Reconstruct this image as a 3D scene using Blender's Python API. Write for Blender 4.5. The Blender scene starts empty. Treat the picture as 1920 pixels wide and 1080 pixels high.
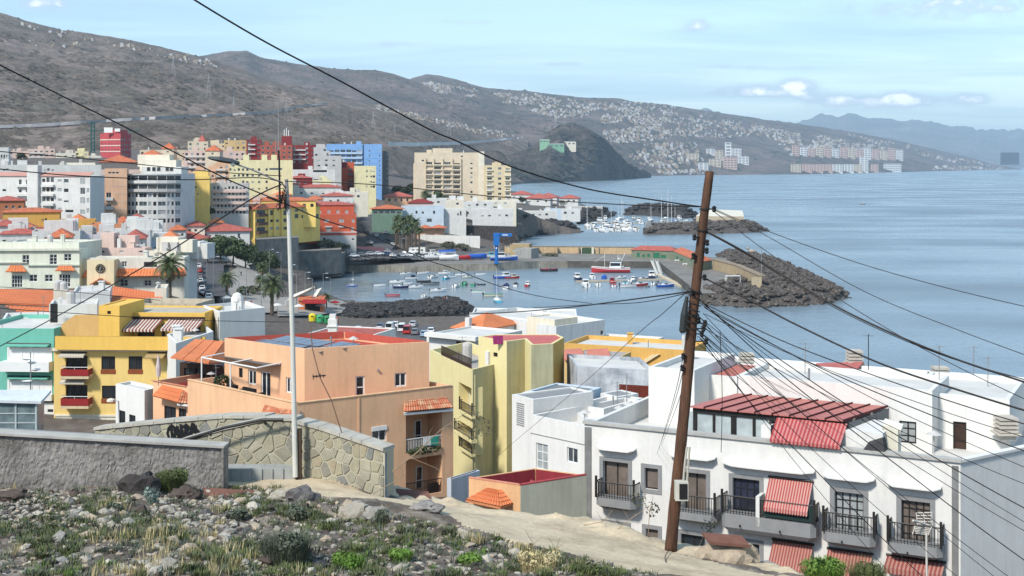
import bpy,bmesh,math,random
import numpy as np
from mathutils import Vector,Matrix
random.seed(7); RNG = np.random.default_rng(7)
scene = bpy.context.scene
COL = scene.collection
R = math.radians
# ---------------------------------------------------------------- camera, sky, sun, exposure
F,CX,HY,H = 2400.0,960.0,308.0,45.0
cam = bpy.data.cameras.new('camera'); camo = bpy.data.objects.new('camera',cam); COL.objects.link(camo)
cam.sensor_width = 36.0; cam.lens = 36.0*F/1920.0; cam.shift_y = -(540-HY)/1920.0
cam.clip_start = 0.5; cam.clip_end = 90000
camo.location = (0,0,H); camo.rotation_euler = (R(90),0,0)
scene.camera = camo
SUN_EL,SUN_AZ = R(44),math.atan2(-0.61,-0.79)
sd = Vector((math.sin(SUN_AZ)*math.cos(SUN_EL),math.cos(SUN_AZ)*math.cos(SUN_EL),math.sin(SUN_EL)))
sun = bpy.data.lights.new('sun','SUN'); suno = bpy.data.objects.new('sun',sun); COL.objects.link(suno)
sun.energy = 3.2; sun.angle = R(7); sun.color = (1.0,0.95,0.87)
suno.rotation_euler = sd.to_track_quat('Z','Y').to_euler()
suno.location = (0,0,900)
world = bpy.data.worlds.new('World'); scene.world = world; world.use_nodes = True
def build_world():
 nt = world.node_tree; nt.nodes.clear(); N = nt.nodes.new; L = nt.links.new
 out = N('ShaderNodeOutputWorld'); bg = N('ShaderNodeBackground'); bg.inputs['Strength'].default_value = 0.142
 sky = N('ShaderNodeTexSky'); sky.sky_type = 'NISHITA'; sky.sun_disc = False
 sky.sun_elevation = SUN_EL; sky.sun_rotation = SUN_AZ; sky.altitude = 50; sky.air_density = 1.0; sky.dust_density = 0.4; sky.ozone_density = 1.6
 tc = N('ShaderNodeTexCoord'); sep = N('ShaderNodeSeparateXYZ'); L(tc.outputs['Generated'],sep.inputs[0])
 def math_(op,a,b=None,clamp=False):
  n = N('ShaderNodeMath'); n.operation = op; n.use_clamp = clamp
  for i,x in enumerate((a,b)):
   if x is None: continue
   if isinstance(x,(int,float)): n.inputs[i].default_value = x
   else: L(x,n.inputs[i])
  return n.outputs[0]
 zc = math_('MAXIMUM',sep.outputs['Z'],0.02)
 cmb = N('ShaderNodeCombineXYZ')
 L(math_('DIVIDE',sep.outputs['X'],math_('ADD',zc,0.06)),cmb.inputs[0]); L(math_('DIVIDE',sep.outputs['Y'],math_('ADD',zc,0.06)),cmb.inputs[1])
 mp = N('ShaderNodeMapping'); mp.inputs['Scale'].default_value = (0.42,0.95,1); L(cmb.outputs[0],mp.inputs[0])
 nz = N('ShaderNodeTexNoise'); nz.inputs['Scale'].default_value = 1.0; nz.inputs['Detail'].default_value = 7; nz.inputs['Roughness'].default_value = 0.55; nz.inputs['Distortion'].default_value = 0.6
 L(mp.outputs[0],nz.inputs['Vector'])
 veil = N('ShaderNodeMapRange'); veil.inputs[1].default_value = 0.42; veil.inputs[2].default_value = 0.78; veil.inputs[3].default_value = 0.30; veil.inputs[4].default_value = 0.85
 L(nz.outputs[0],veil.inputs[0])
 mixv = N('ShaderNodeMix'); mixv.data_type = 'RGBA'; mixv.inputs[7].default_value = (2.0,3.35,4.4,1)
 L(veil.outputs[0],mixv.inputs[0]); L(sky.outputs[0],mixv.inputs[6])
 nd = N('ShaderNodeTexNoise'); nd.inputs['Scale'].default_value = 70; nd.inputs['Detail'].default_value = 8; nd.inputs['Roughness'].default_value = 0.62
 mp2 = N('ShaderNodeMapping'); mp2.inputs['Scale'].default_value = (1,1,1.7); L(tc.outputs['Generated'],mp2.inputs[0]); L(mp2.outputs[0],nd.inputs['Vector'])
 cl = [(1493,160,36,13,1.15),(1410,168,34,11,.8),(1335,172,50,10,.4),(1455,176,60,8,.5),(1600,192,90,18,.62),(1692,184,30,12,1.0),(1745,190,70,10,.55),(1826,186,34,11,1.0),(1560,186,60,9,.35),
          (1306,46,24,14,.6),(85,8,60,14,.75),(255,6,60,9,.4),(745,84,110,8,.4),(1055,120,60,4,.55),(1350,125,70,4,.5),(1480,127,90,4,.35),(860,40,80,6,.35),(1790,12,160,20,.5),(1740,20,420,60,.22),(1000,58,320,14,.22)]
 tot = None
 for (px,py,sx,sy,a) in cl:
  x,z = (px-CX)/F,-(py-HY)/F
  gx = math_('DIVIDE',math_('SUBTRACT',math_('DIVIDE',sep.outputs['X'],math_('MAXIMUM',sep.outputs['Y'],.05)),x),sx/F)
  gz = math_('DIVIDE',math_('SUBTRACT',math_('DIVIDE',sep.outputs['Z'],math_('MAXIMUM',sep.outputs['Y'],.05)),z),sy/F)
  e = math_('MULTIPLY',math_('EXPONENT',math_('MULTIPLY',math_('ADD',math_('MULTIPLY',gx,gx),math_('MULTIPLY',gz,gz)),-0.8)),a)
  tot = e if tot is None else math_('ADD',tot,e)
 nn = math_('ADD',math_('MULTIPLY',math_('SUBTRACT',nd.outputs[0],0.5),2.4),0.9)
 dens = math_('MULTIPLY',tot,nn)
 cr = N('ShaderNodeMapRange'); cr.interpolation_type = 'SMOOTHSTEP'; cr.inputs[1].default_value = 0.10; cr.inputs[2].default_value = .8; cr.inputs[3].default_value = 0; cr.inputs[4].default_value = 0.9
 L(dens,cr.inputs[0])
 ccol = N('ShaderNodeMix'); ccol.data_type = 'RGBA'; ccol.inputs[6].default_value = (3.0,3.7,4.5,1); ccol.inputs[7].default_value = (8.5,8.6,8.9,1)
 cw = N('ShaderNodeMapRange'); cw.inputs[1].default_value = 0.55; cw.inputs[2].default_value = 1.1; L(dens,cw.inputs[0]); L(cw.outputs[0],ccol.inputs[0])
 mixc = N('ShaderNodeMix'); mixc.data_type = 'RGBA'; L(cr.outputs[0],mixc.inputs[0]); L(mixv.outputs[2],mixc.inputs[6]); L(ccol.outputs[2],mixc.inputs[7])
 L(mixc.outputs[2],bg.inputs['Color']); L(bg.outputs[0],out.inputs[0])
build_world()
vs = scene.view_settings; vs.view_transform = 'Standard'; vs.look = 'None'; vs.gamma = 1.0; vs.use_curve_mapping = False; vs.exposure = 0.62
cy = scene.cycles
cy.max_bounces = 6; cy.diffuse_bounces = 3; cy.glossy_bounces = 3; cy.transmission_bounces = 3; cy.volume_bounces = 1; cy.transparent_max_bounces = 8
cy.caustics_reflective = False; cy.caustics_refractive = False
cy.use_denoising = True
# ---------------------------------------------------------------- small helpers
def P(px,py,d): return Vector(((px-CX)*d/F,d,H-(py-HY)*d/F))
def XY(px,d): return Vector(((px-CX)*d/F,d))
def dz(py,z): return (H-z)*F/(py-HY)
def PZ(px,py,z): return P(px,py,dz(py,z))
def zat(py,d): return H-(py-HY)*d/F
def lin(c,k=1.0):
 f = lambda s: (s/12.92 if s <= .04045 else ((s+.055)/1.055)**2.4)
 return tuple(f(x/255.0)*k for x in c)
def tag(o,label=None,cat=None,group=None,kind=None):
 if label: o['label'] = label
 if cat: o['category'] = cat
 if group: o['group'] = group
 if kind: o['kind'] = kind
 return o
ORG = {}
def empty(name,loc,label=None,cat=None,group=None):
 o = bpy.data.objects.new(name,None); COL.objects.link(o); o.location = loc; o.empty_display_size = .5
 ORG[o] = Vector(loc)
 return tag(o,label,cat,group)
class MB:
 def __init__(s): s.v = []; s.f = []; s.m = []
 def add(s,vs,fs,mi=0):
  b = len(s.v); s.v.extend([tuple(x) for x in vs])
  for f in fs: s.f.append(tuple(b+i for i in f)); s.m.append(mi)
  return s
 def poly(s,pts,mi=0): return s.add(pts,[tuple(range(len(pts)))],mi)
 def hexa(s,p,mi=0):
  return s.add(p,[(3,2,1,0),(4,5,6,7),(0,1,5,4),(1,2,6,5),(2,3,7,6),(3,0,4,7)],mi)
 def box(s,a,b,mi=0):
  (x0,y0,z0),(x1,y1,z1) = a,b
  return s.hexa([(x0,y0,z0),(x1,y0,z0),(x1,y1,z0),(x0,y1,z0),(x0,y0,z1),(x1,y0,z1),(x1,y1,z1),(x0,y1,z1)],mi)
 def prism(s,ring,z0,z1,mi=0,top=None):
  n = len(ring); b = [(p[0],p[1],z0) for p in ring]+[(p[0],p[1],z1) for p in ring]
  s.add(b,[(i,(i+1)%n,n+(i+1)%n,n+i) for i in range(n)],mi)
  s.add([(p[0],p[1],z1) for p in ring],[tuple(range(n))],mi if top is None else top)
  s.add([(p[0],p[1],z0) for p in ring],[tuple(range(n-1,-1,-1))],mi)
  return s
 def slab(s,pts,off,mi=0):
  n = len(pts); off = Vector(off); q = [Vector(p)+off for p in pts]
  s.add(list(pts)+q,[tuple(range(n)),tuple(range(2*n-1,n-1,-1))]+[(i,n+i,n+(i+1)%n,(i+1)%n) for i in range(n)],mi)
  return s
 def tube(s,pts,rad,seg=6,mi=0,cap=True):
  pts = [Vector(p) for p in pts]; n = len(pts)
  if not hasattr(rad,'__len__'): rad = [rad]*n
  vs = []; up = Vector((0,0,1)); prev = None
  for i,p in enumerate(pts):
   t = (pts[min(i+1,n-1)]-pts[max(i-1,0)])
   if t.length < 1e-9: t = Vector((0,0,1))
   t.normalize()
   if prev is None: a = t.cross(up if abs(t.z) < .9 else Vector((1,0,0))).normalized()
   else:
    a = prev-t*prev.dot(t); a.normalize()
   prev = a; b = t.cross(a)
   for k in range(seg):
    th = 2*math.pi*k/seg; vs.append(p+(a*math.cos(th)+b*math.sin(th))*rad[i])
  fs = [(i*seg+k,i*seg+(k+1)%seg,(i+1)*seg+(k+1)%seg,(i+1)*seg+k) for i in range(n-1) for k in range(seg)]
  if cap: fs += [tuple(range(seg-1,-1,-1)),tuple((n-1)*seg+k for k in range(seg))]
  return s.add(vs,fs,mi)
 def lathe(s,prof,seg=10,c=(0,0,0),mi=0,sx=1,sy=1):
  vs = [(c[0]+r*math.cos(2*math.pi*k/seg)*sx,c[1]+r*math.sin(2*math.pi*k/seg)*sy,c[2]+z) for r,z in prof for k in range(seg)]
  n = len(prof)
  fs = [(i*seg+k,i*seg+(k+1)%seg,(i+1)*seg+(k+1)%seg,(i+1)*seg+k) for i in range(n-1) for k in range(seg)]
  fs += [tuple(range(seg-1,-1,-1)),tuple((n-1)*seg+k for k in range(seg))]
  return s.add(vs,fs,mi)
 def data(s,name,mats,org=(0,0,0),smooth=False):
  me = bpy.data.meshes.new(name); o = Vector(org)
  me.from_pydata([(x-o.x,y-o.y,z-o.z) for x,y,z in s.v],[],s.f)
  mats = mats if isinstance(mats,(list,tuple)) else [mats]
  for m in mats: me.materials.append(m)
  if len(mats) > 1: me.polygons.foreach_set('material_index',s.m)
  if smooth: me.polygons.foreach_set('use_smooth',[True]*len(me.polygons))
  me.update(); return me
 def build(s,name,mats,parent=None,smooth=False,origin=None):
  if parent is not None:
   org = ORG[parent]
   o = bpy.data.objects.new(name,s.data(name,mats,org,smooth)); o.parent = parent; ORG[o] = org
  else:
   org = Vector(origin) if origin is not None else Vector((0,0,0))
   o = bpy.data.objects.new(name,s.data(name,mats,org,smooth)); o.location = org; ORG[o] = org
  COL.objects.link(o); return o
def inst(name,me,parent,loc,rz=0.0,ry=None,sc=None):
 o = bpy.data.objects.new(name,me); COL.objects.link(o)
 if parent is not None: o.parent = parent; o.location = Vector(loc)-ORG[parent]
 else: o.location = loc
 o.rotation_euler = (0,0,rz) if ry is None else ry
 if sc is not None: o.scale = sc if hasattr(sc,'__len__') else (sc,sc,sc)
 ORG[o] = Vector(loc); return o
def copy_tree(o,parent=None):
 c = o.copy(); COL.objects.link(c); c.parent = parent
 for ch in o.children: copy_tree(ch,c)
 return c
def place(proto,loc,rz=0,sc=1.0,label=None,group=None,first=set()):
 o = proto if proto.name not in first else copy_tree(proto)
 first.add(proto.name)
 o.location = loc; o.rotation_euler = (0,0,rz); o.scale = (sc,sc,sc) if not hasattr(sc,'__len__') else sc
 if label: o['label'] = label
 if group: o['group'] = group
 return o
# ---------------------------------------------------------------- numpy noise
_perm = RNG.random((256,256))
def vnoise(x,y):
 x = np.asarray(x,float); y = np.asarray(y,float)
 xi = np.floor(x).astype(int); yi = np.floor(y).astype(int); fx = x-xi; fy = y-yi
 fx = fx*fx*(3-2*fx); fy = fy*fy*(3-2*fy)
 g = lambda a,b: _perm[a & 255,b & 255]
 return (g(xi,yi)*(1-fx)+g(xi+1,yi)*fx)*(1-fy)+(g(xi,yi+1)*(1-fx)+g(xi+1,yi+1)*fx)*fy
def fbm(x,y,o=4,ridged=False):
 t = 0; a = 1; s = 0
 for k in range(o):
  n = vnoise(np.asarray(x)*2**k+17.3*k,np.asarray(y)*2**k+9.1*k)
  if ridged: n = 1-abs(2*n-1)
  t = t+a*n; s += a; a *= .5
 return t/s
def tps(pts,reg=0.0):
 A = np.array(pts,float); n = len(A); X = A[:,:2]; sc = np.abs(X).max(); X = X/sc
 def K(a,b):
  r2 = ((a[:,None,:]-b[None,:,:])**2).sum(2)
  return np.where(r2 > 1e-12,.5*r2*np.log(np.maximum(r2,1e-12)),0)
 M = np.zeros((n+3,n+3)); M[:n,:n] = K(X,X)+reg*np.eye(n); M[:n,n] = 1; M[:n,n+1:] = X; M[n,:n] = 1; M[n+1:,:n] = X.T
 w = np.linalg.solve(M,np.concatenate([A[:,2],[0,0,0]]))
 def f(x,y):
  q = np.stack([np.ravel(np.asarray(x,float)),np.ravel(np.asarray(y,float))],1)/sc
  o = np.concatenate([K(q[i:i+20000],X)@w[:n] for i in range(0,len(q),20000)])+w[n]+q@w[n+1:]
  return o.reshape(np.shape(x))
 return f
def inpoly(x,y,poly):
 x = np.asarray(x); y = np.asarray(y); ins = np.zeros(x.shape,bool); n = len(poly)
 for i in range(n):
  x1,y1 = poly[i]; x2,y2 = poly[(i+1)%n]
  if y1 == y2: continue
  c = ((y1 > y) != (y2 > y)) & (x < (x2-x1)*(y-y1)/(y2-y1)+x1); ins ^= c
 return ins
def grid_obj(name,X,Y,Z,mat,kind='structure',keep=None,smooth=True):
 n,m = X.shape; idx = np.arange(n*m).reshape(n,m)
 q = np.stack([idx[:-1,:-1],idx[:-1,1:],idx[1:,1:],idx[1:,:-1]],-1).reshape(-1,4)
 if keep is not None: q = q[keep.reshape(-1)]
 used,inv = np.unique(q,return_inverse=True); q = inv.reshape(-1,4)
 V = np.stack([X.ravel(),Y.ravel(),Z.ravel()],1)[used]
 return np_obj(name,V,q,mat,kind,smooth)
def np_mesh(name,V,Q,mat,smooth=True,mi=None):
 me = bpy.data.meshes.new(name); k = Q.shape[1]
 me.vertices.add(len(V)); me.vertices.foreach_set('co',np.asarray(V,np.float32).ravel())
 me.loops.add(Q.size); me.loops.foreach_set('vertex_index',np.asarray(Q,np.int32).ravel())
 me.polygons.add(len(Q)); me.polygons.foreach_set('loop_start',np.arange(0,Q.size,k,dtype=np.int32))
 me.polygons.foreach_set('use_smooth',np.full(len(Q),smooth))
 for m in (mat if isinstance(mat,(list,tuple)) else [mat]): me.materials.append(m)
 if mi is not None: me.polygons.foreach_set('material_index',np.asarray(mi,np.int32))
 me.update(calc_edges=True); me.validate(); return me
def np_obj(name,V,Q,mat,kind=None,smooth=True,parent=None,mi=None):
 if parent is not None: V = np.asarray(V)-np.array(ORG[parent])
 o = bpy.data.objects.new(name,np_mesh(name,V,Q,mat,smooth,mi)); COL.objects.link(o)
 if parent is not None: o.parent = parent; ORG[o] = ORG[parent]
 else: ORG[o] = Vector((0,0,0))
 if kind: o['kind'] = kind
 return o
# ---------------------------------------------------------------- materials
MATS = {}
def M(col,rough=.85,var=.12,scale=.6,bump=.0,bscale=8.0,streak=0.0,spec=.3,metal=0.0,name='paint',col2=None,c2lo=.45,c2hi=.65,stretch=None,fine=0.0):
 key = (tuple(round(c,4) for c in col),rough,var,scale,bump,bscale,streak,spec,metal,name,col2,c2lo,c2hi,stretch,fine)
 if key in MATS: return MATS[key]
 m = bpy.data.materials.new(name); MATS[key] = m; m.use_nodes = True
 nt = m.node_tree; b = nt.nodes['Principled BSDF']; N = nt.nodes.new; L = nt.links.new
 b.inputs['Roughness'].default_value = rough; b.inputs['Specular IOR Level'].default_value = spec; b.inputs['Metallic'].default_value = metal
 geo = N('ShaderNodeNewGeometry'); pos = geo.outputs['Position']
 if stretch:
  mp = N('ShaderNodeMapping'); mp.inputs['Scale'].default_value = stretch; L(pos,mp.inputs[0]); pos = mp.outputs[0]
 def noise(s,det=4,vec=pos,rough=.6):
  n = N('ShaderNodeTexNoise'); n.inputs['Scale'].default_value = s; n.inputs['Detail'].default_value = det; n.inputs['Roughness'].default_value = rough; L(vec,n.inputs['Vector']); return n.outputs[0]
 def mul(c,f,lo,hi,a=.3,bb=.7):
  mr = N('ShaderNodeMapRange'); mr.inputs[1].default_value = a; mr.inputs[2].default_value = bb; mr.inputs[3].default_value = lo; mr.inputs[4].default_value = hi; L(f,mr.inputs[0])
  mx = N('ShaderNodeVectorMath'); mx.operation = 'SCALE'; L(mr.outputs[0],mx.inputs['Scale'])
  if isinstance(c,tuple): mx.inputs[0].default_value = c
  else: L(c,mx.inputs[0])
  return mx.outputs[0]
 c = tuple(col)
 if col2 is not None:
  mr = N('ShaderNodeMapRange'); mr.inputs[1].default_value = c2lo; mr.inputs[2].default_value = c2hi; L(noise(scale*1.7,6),mr.inputs[0])
  mx = N('ShaderNodeMix'); mx.data_type = 'RGBA'; mx.inputs[6].default_value = (*col,1); mx.inputs[7].default_value = (*col2,1); L(mr.outputs[0],mx.inputs[0]); c = mx.outputs[2]
 if var: c = mul(c,noise(scale,5),1-var,1+var*.7)
 if fine: c = mul(c,noise(scale*14,3),1-fine,1+fine)
 if streak:
  mp = N('ShaderNodeMapping'); mp.inputs['Scale'].default_value = (2.2,2.2,.22); L(geo.outputs['Position'],mp.inputs[0])
  c = mul(c,noise(1.0,6,mp.outputs[0],.72),1-streak,1.02,.34,.54)
 if isinstance(c,tuple): b.inputs['Base Color'].default_value = (*c,1)
 else: L(c,b.inputs['Base Color'])
 if bump:
  bp = N('ShaderNodeBump'); bp.inputs['Strength'].default_value = min(1,bump); bp.inputs['Distance'].default_value = .05*max(1,bump); L(noise(bscale,4),bp.inputs['Height']); L(bp.outputs[0],b.inputs['Normal'])
 return m
def plaster(c,k=.80,streak=.13,var=.09):
 g = sum(c)/3; c = tuple(x*.88+g*.12 for x in c); return M(lin(c,k),.9,var,.35,.12,6,streak,.2,name='plaster',fine=.03)
def striped(c1,c2,axis_scale,name='awning_stripes',rot=0):
 m = bpy.data.materials.new(name); m.use_nodes = True; nt = m.node_tree; b = nt.nodes['Principled BSDF']; N = nt.nodes.new; L = nt.links.new
 uv = N('ShaderNodeTexCoord'); sp = N('ShaderNodeSeparateXYZ'); L(uv.outputs['UV'],sp.inputs[0])
 a = N('ShaderNodeMath'); a.operation = 'MULTIPLY'; a.inputs[1].default_value = axis_scale; L(sp.outputs[0],a.inputs[0])
 fr = N('ShaderNodeMath'); fr.operation = 'FRACT'; L(a.outputs[0],fr.inputs[0])
 rp = N('ShaderNodeValToRGB'); rp.color_ramp.interpolation = 'LINEAR'
 e = rp.color_ramp.elements; e[0].position = .0; e[0].color = (*c1,1); e[1].position = .46; e[1].color = (*c1,1)
 for p_,c_ in ((.52,c2),(.95,c2)): x = e.new(p_); x.color = (*c_,1)
 L(fr.outputs[0],rp.inputs[0])
 nz = N('ShaderNodeTexNoise'); nz.inputs['Scale'].default_value = 3; mx = N('ShaderNodeMix'); mx.data_type = 'RGBA'; mx.blend_type = 'MULTIPLY'; mx.inputs[0].default_value = .25
 L(rp.outputs[0],mx.inputs[6]); L(nz.outputs[0],mx.inputs[7]); L(mx.outputs[2],b.inputs['Base Color']); b.inputs['Roughness'].default_value = .9
 return m
GLASS = M((.018,.024,.03),.12,.5,.8,spec=.6,name='dark_glass')
GLASS2 = M((.07,.085,.095),.15,.6,.9,spec=.6,name='curtained_glass')
GLASS3 = M((.32,.34,.34),.3,.3,1.2,spec=.5,name='net_curtain_glass')
WHITE = M(lin((236,236,232),.85),.6,.06,1,name='white_paint')
DARKM = M((.022,.02,.019),.5,.2,2,name='dark_metal')
BLACKW = M((.012,.012,.013),.6,.1,2,name='black_cable')
BROWNF = M((.045,.022,.014),.6,.2,3,name='brown_wood')
GREYT = M((.24,.24,.24),.8,.12,2,.1,20,name='grey_trim')
# ---------------------------------------------------------------- ground, sea, hills, haze
SOIL = M((.105,.085,.072),.95,.25,.5,.5,3,name='dusty_ground',col2=(.15,.13,.11))
ASPH = M((.085,.085,.09),.9,.2,.3,.2,12,name='asphalt',fine=.08)
PAVE = M((.30,.275,.245),.9,.15,.25,.1,6,name='plaza_paving')
CONC = M((.26,.24,.21),.9,.25,.25,.4,2,.2,name='concrete')
LAVA = M((.035,.031,.03),.9,.5,.9,.9,2.5,name='lava_rock',col2=(.085,.075,.07))
def build_sea():
 m = bpy.data.materials.new('sea_water'); m.use_nodes = True; nt = m.node_tree; b = nt.nodes['Principled BSDF']; N = nt.nodes.new; L = nt.links.new
 b.inputs['Base Color'].default_value = (.165,.21,.24,1); b.inputs['Roughness'].default_value = .22; b.inputs['IOR'].default_value = 1.333
 geo = N('ShaderNodeNewGeometry'); hs = []
 for sc,w in ((.6,.35),(.19,.7),(.05,.55)):
  mp = N('ShaderNodeMapping'); mp.inputs['Scale'].default_value = (sc*.6,sc,sc); mp.inputs['Rotation'].default_value = (0,0,.25); L(geo.outputs['Position'],mp.inputs[0])
  n = N('ShaderNodeTexNoise'); n.inputs['Scale'].default_value = 1; n.inputs['Detail'].default_value = 4; L(mp.outputs[0],n.inputs['Vector'])
  a = N('ShaderNodeMath'); a.operation = 'MULTIPLY'; a.inputs[1].default_value = w; L(n.outputs[0],a.inputs[0]); hs.append(a.outputs[0])
 s1 = N('ShaderNodeMath'); L(hs[0],s1.inputs[0]); L(hs[1],s1.inputs[1]); s2 = N('ShaderNodeMath'); L(s1.outputs[0],s2.inputs[0]); L(hs[2],s2.inputs[1])
 bp = N('ShaderNodeBump'); bp.inputs['Strength'].default_value = .55; bp.inputs['Distance'].default_value = .8; L(s2.outputs[0],bp.inputs['Height']); L(bp.outputs[0],b.inputs['Normal'])
 mp = N('ShaderNodeMapping'); mp.inputs['Scale'].default_value = (.006,.012,1); L(geo.outputs['Position'],mp.inputs[0]); n = N('ShaderNodeTexNoise'); n.inputs['Detail'].default_value = 6; n.inputs['Scale'].default_value = 1; L(mp.outputs[0],n.inputs['Vector'])
 mr = N('ShaderNodeMapRange'); mr.inputs[1].default_value = .35; mr.inputs[2].default_value = .65; mr.inputs[3].default_value = .12; mr.inputs[4].default_value = .45; L(n.outputs[0],mr.inputs[0]); L(mr.outputs[0],b.inputs['Roughness'])
 mb = MB(); mb.poly([(-24000,-400,0),(24000,-400,0),(24000,33900,0),(-24000,33900,0)])
 tag(mb.build('sea',m),kind='structure')
build_sea()
LANDPX = [(2300,880),(1920,830),(1500,775),(1290,730),(1140,680),(1000,640),(905,606),(895,585),(870,572),(780,571),(690,572),(640,566),(605,552),(590,537),(572,520),(563,512),(650,504),(930,493),(962,484),
          (952,468),(965,456),(985,447),(1000,441),(1090,437),(1090,433),(1040,428),(985,421),(1010,416),(1060,408),(1100,400),(1090,388),(1085,383),(1070,374),(960,366),(880,360),(860,352),(960,346)]
LAND = [(420,30)]+[tuple(PZ(px,py,0)[:2]) for px,py in LANDPX]+[(-700,3000),(-1000,2900),(-1000,-80),(420,-80)]
_cp = [(-300,-60,30),(-60,-60,30),(60,-60,30),(300,-60,28),(-60,40,25),(0,42,25),(30,42,23.5),(80,40,22),(200,60,15),(120,150,8),(60,200,7),(100,230,2)]
def cpx(px,py,d): _cp.append(tuple(P(px,py,d)))
def cz(px,d,z): x,y = XY(px,d); _cp.append((x,y,z))
for a in [(100,808,113),(250,800,112),(-60,808,113),(850,935,87),(375,560,350),(375,505,420),(420,490,420),(460,530,395),(480,575,350),(580,570,370),(640,570,395),(600,578,350),(500,505,470),(600,474,520),(740,475,600),(720,478,575),(705,440,640),(690,400,730),(735,378,780),
          (850,385,770),(960,388,800),(900,412,740),(900,450,650),(850,455,640),(0,420,400),(180,418,400),(290,432,436),(380,412,470),(450,430,480),(560,442,520),(660,463,540),(60,435,330),(60,545,205),(250,545,205),(330,545,210),(60,610,150),(340,500,395),
          (100,300,900),(300,300,900),(500,302,850),(600,330,800),(660,362,770),(780,340,1300),(0,287,1300),(400,285,1300),(-300,280,1300),(-300,420,400),(-400,560,200),(150,490,300),(300,500,320),(-100,480,300),(60,520,250),(620,450,545),(700,420,650)]: cpx(*a)
for a in [(720,330,3),(630,350,3),(800,318,3.2),(880,300,4),(820,350,3),(1000,330,4),(1100,300,6),(1290,270,7),(1500,240,7),(960,250,7),(960,130,14),(960,100,19),(720,200,9),(720,260,4),(720,150,16),(500,200,16),(500,280,9),(350,280,13),(850,200,8),(850,140,14),(1000,200,7),(560,320,6),(250,260,22),(390,230,12),(100,105,19.5),(250,105,19.5),(0,85,20.5),(200,80,21),(390,300,9.5),(378,330,9.2),(372,380,9.6),(350,340,10),(350,380,11),(360,230,14),(1300,120,16),(1100,68,22),(1700,60,22),(600,575,3.5),(900,590,2),(1030,1150,9),(960,1150,10),(1085,1150,7),(1010,894,4),(1080,850,2),(1030,1000,4),(960,1500,8),(940,2200,15),(700,2600,60),(1040,850,3),(985,760,2),(950,700,2.4)]: cz(*a)
_tz = tps(_cp,1e-5)
def tz(x,y): return np.maximum(_tz(x,y),1.2)
def G(px,py,d0=60,d1=2500):
 d = np.geomspace(d0,d1,900); x = (px-CX)*d/F; z = H-(py-HY)*d/F; g = tz(x,d)
 k = np.argmax(z < g)
 if z[k] >= g[k]: k = len(d)-1
 if k > 0:
  a = (z[k-1]-g[k-1])/max(1e-6,(z[k-1]-g[k-1])-(z[k]-g[k])); dd = d[k-1]+(d[k]-d[k-1])*a
 else: dd = d[0]
 return Vector(((px-CX)*dd/F,dd,H-(py-HY)*dd/F))
def TG(px,d):
 x,y = XY(px,d); return Vector((x,y,float(tz(np.array([x]),np.array([y]))[0])))
def build_land():
 xs = np.arange(-900,421,3.0); ys = [30.0]
 while ys[-1] < 2900: ys.append(ys[-1]*1.0105 if ys[-1] > 220 else ys[-1]+2.3)
 X,Y = np.meshgrid(xs,np.array(ys)); Z = tz(X,Y)
 ins = inpoly(X,Y,LAND)
 Z = Z+(fbm(X*.08,Y*.08,4)-.5)*.5
 Z = np.where(ins,Z,-4.0)
 any_in = ins[:-1,:-1]|ins[1:,:-1]|ins[:-1,1:]|ins[1:,1:]
 grid_obj('ground',X,Y,Z,SOIL,keep=any_in)
build_land()
def drape(name,pts,width,mat,lift=.18,step=3.0):
 W = [q if isinstance(q,Vector) else G(*q) for q in pts]; path = []
 for a,b in zip(W[:-1],W[1:]):
  n = max(1,int((b-a).length/step)); path += [a.lerp(b,i/n) for i in range(n)]
 path.append(W[-1]); vs = []; ws = width if hasattr(width,'__len__') else [width]*len(path)
 for i,p in enumerate(path):
  t = path[min(i+1,len(path)-1)]-path[max(i-1,0)]; nrm = Vector((-t.y,t.x,0)).normalized(); w = np.interp(i/max(1,len(path)-1),np.linspace(0,1,len(ws)),ws)/2
  for s in np.linspace(-1,1,5):
   q = p+nrm*w*s; z = float(tz(np.array([q.x]),np.array([q.y]))[0])
   vs.append((q.x,q.y,max(z,p.z)+lift+.25))
 n = len(path); mb = MB(); mb.add(vs,[(i*5+k,i*5+k+1,(i+1)*5+k+1,(i+1)*5+k) for i in range(n-1) for k in range(4)])
 return tag(mb.build(name,mat,smooth=True),kind='structure')
def area(name,pxs,mat,lift=.1,n=24,z=None):
 W = [G(px,py) if z is None else PZ(px,py,z) for px,py in pxs]; poly = [(w.x,w.y) for w in W]
 xs = np.linspace(min(p[0] for p in poly),max(p[0] for p in poly),n*3); ys = np.linspace(min(p[1] for p in poly),max(p[1] for p in poly),n*3)
 X,Y = np.meshgrid(xs,ys); c = inpoly((X[:-1,:-1]+X[1:,1:])/2,(Y[:-1,:-1]+Y[1:,1:])/2,poly)
 Z = tz(X,Y)+lift+.28 if z is None else np.full(X.shape,z)
 return grid_obj(name,X,Y,Z,mat,keep=c)
HILL = {}
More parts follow.
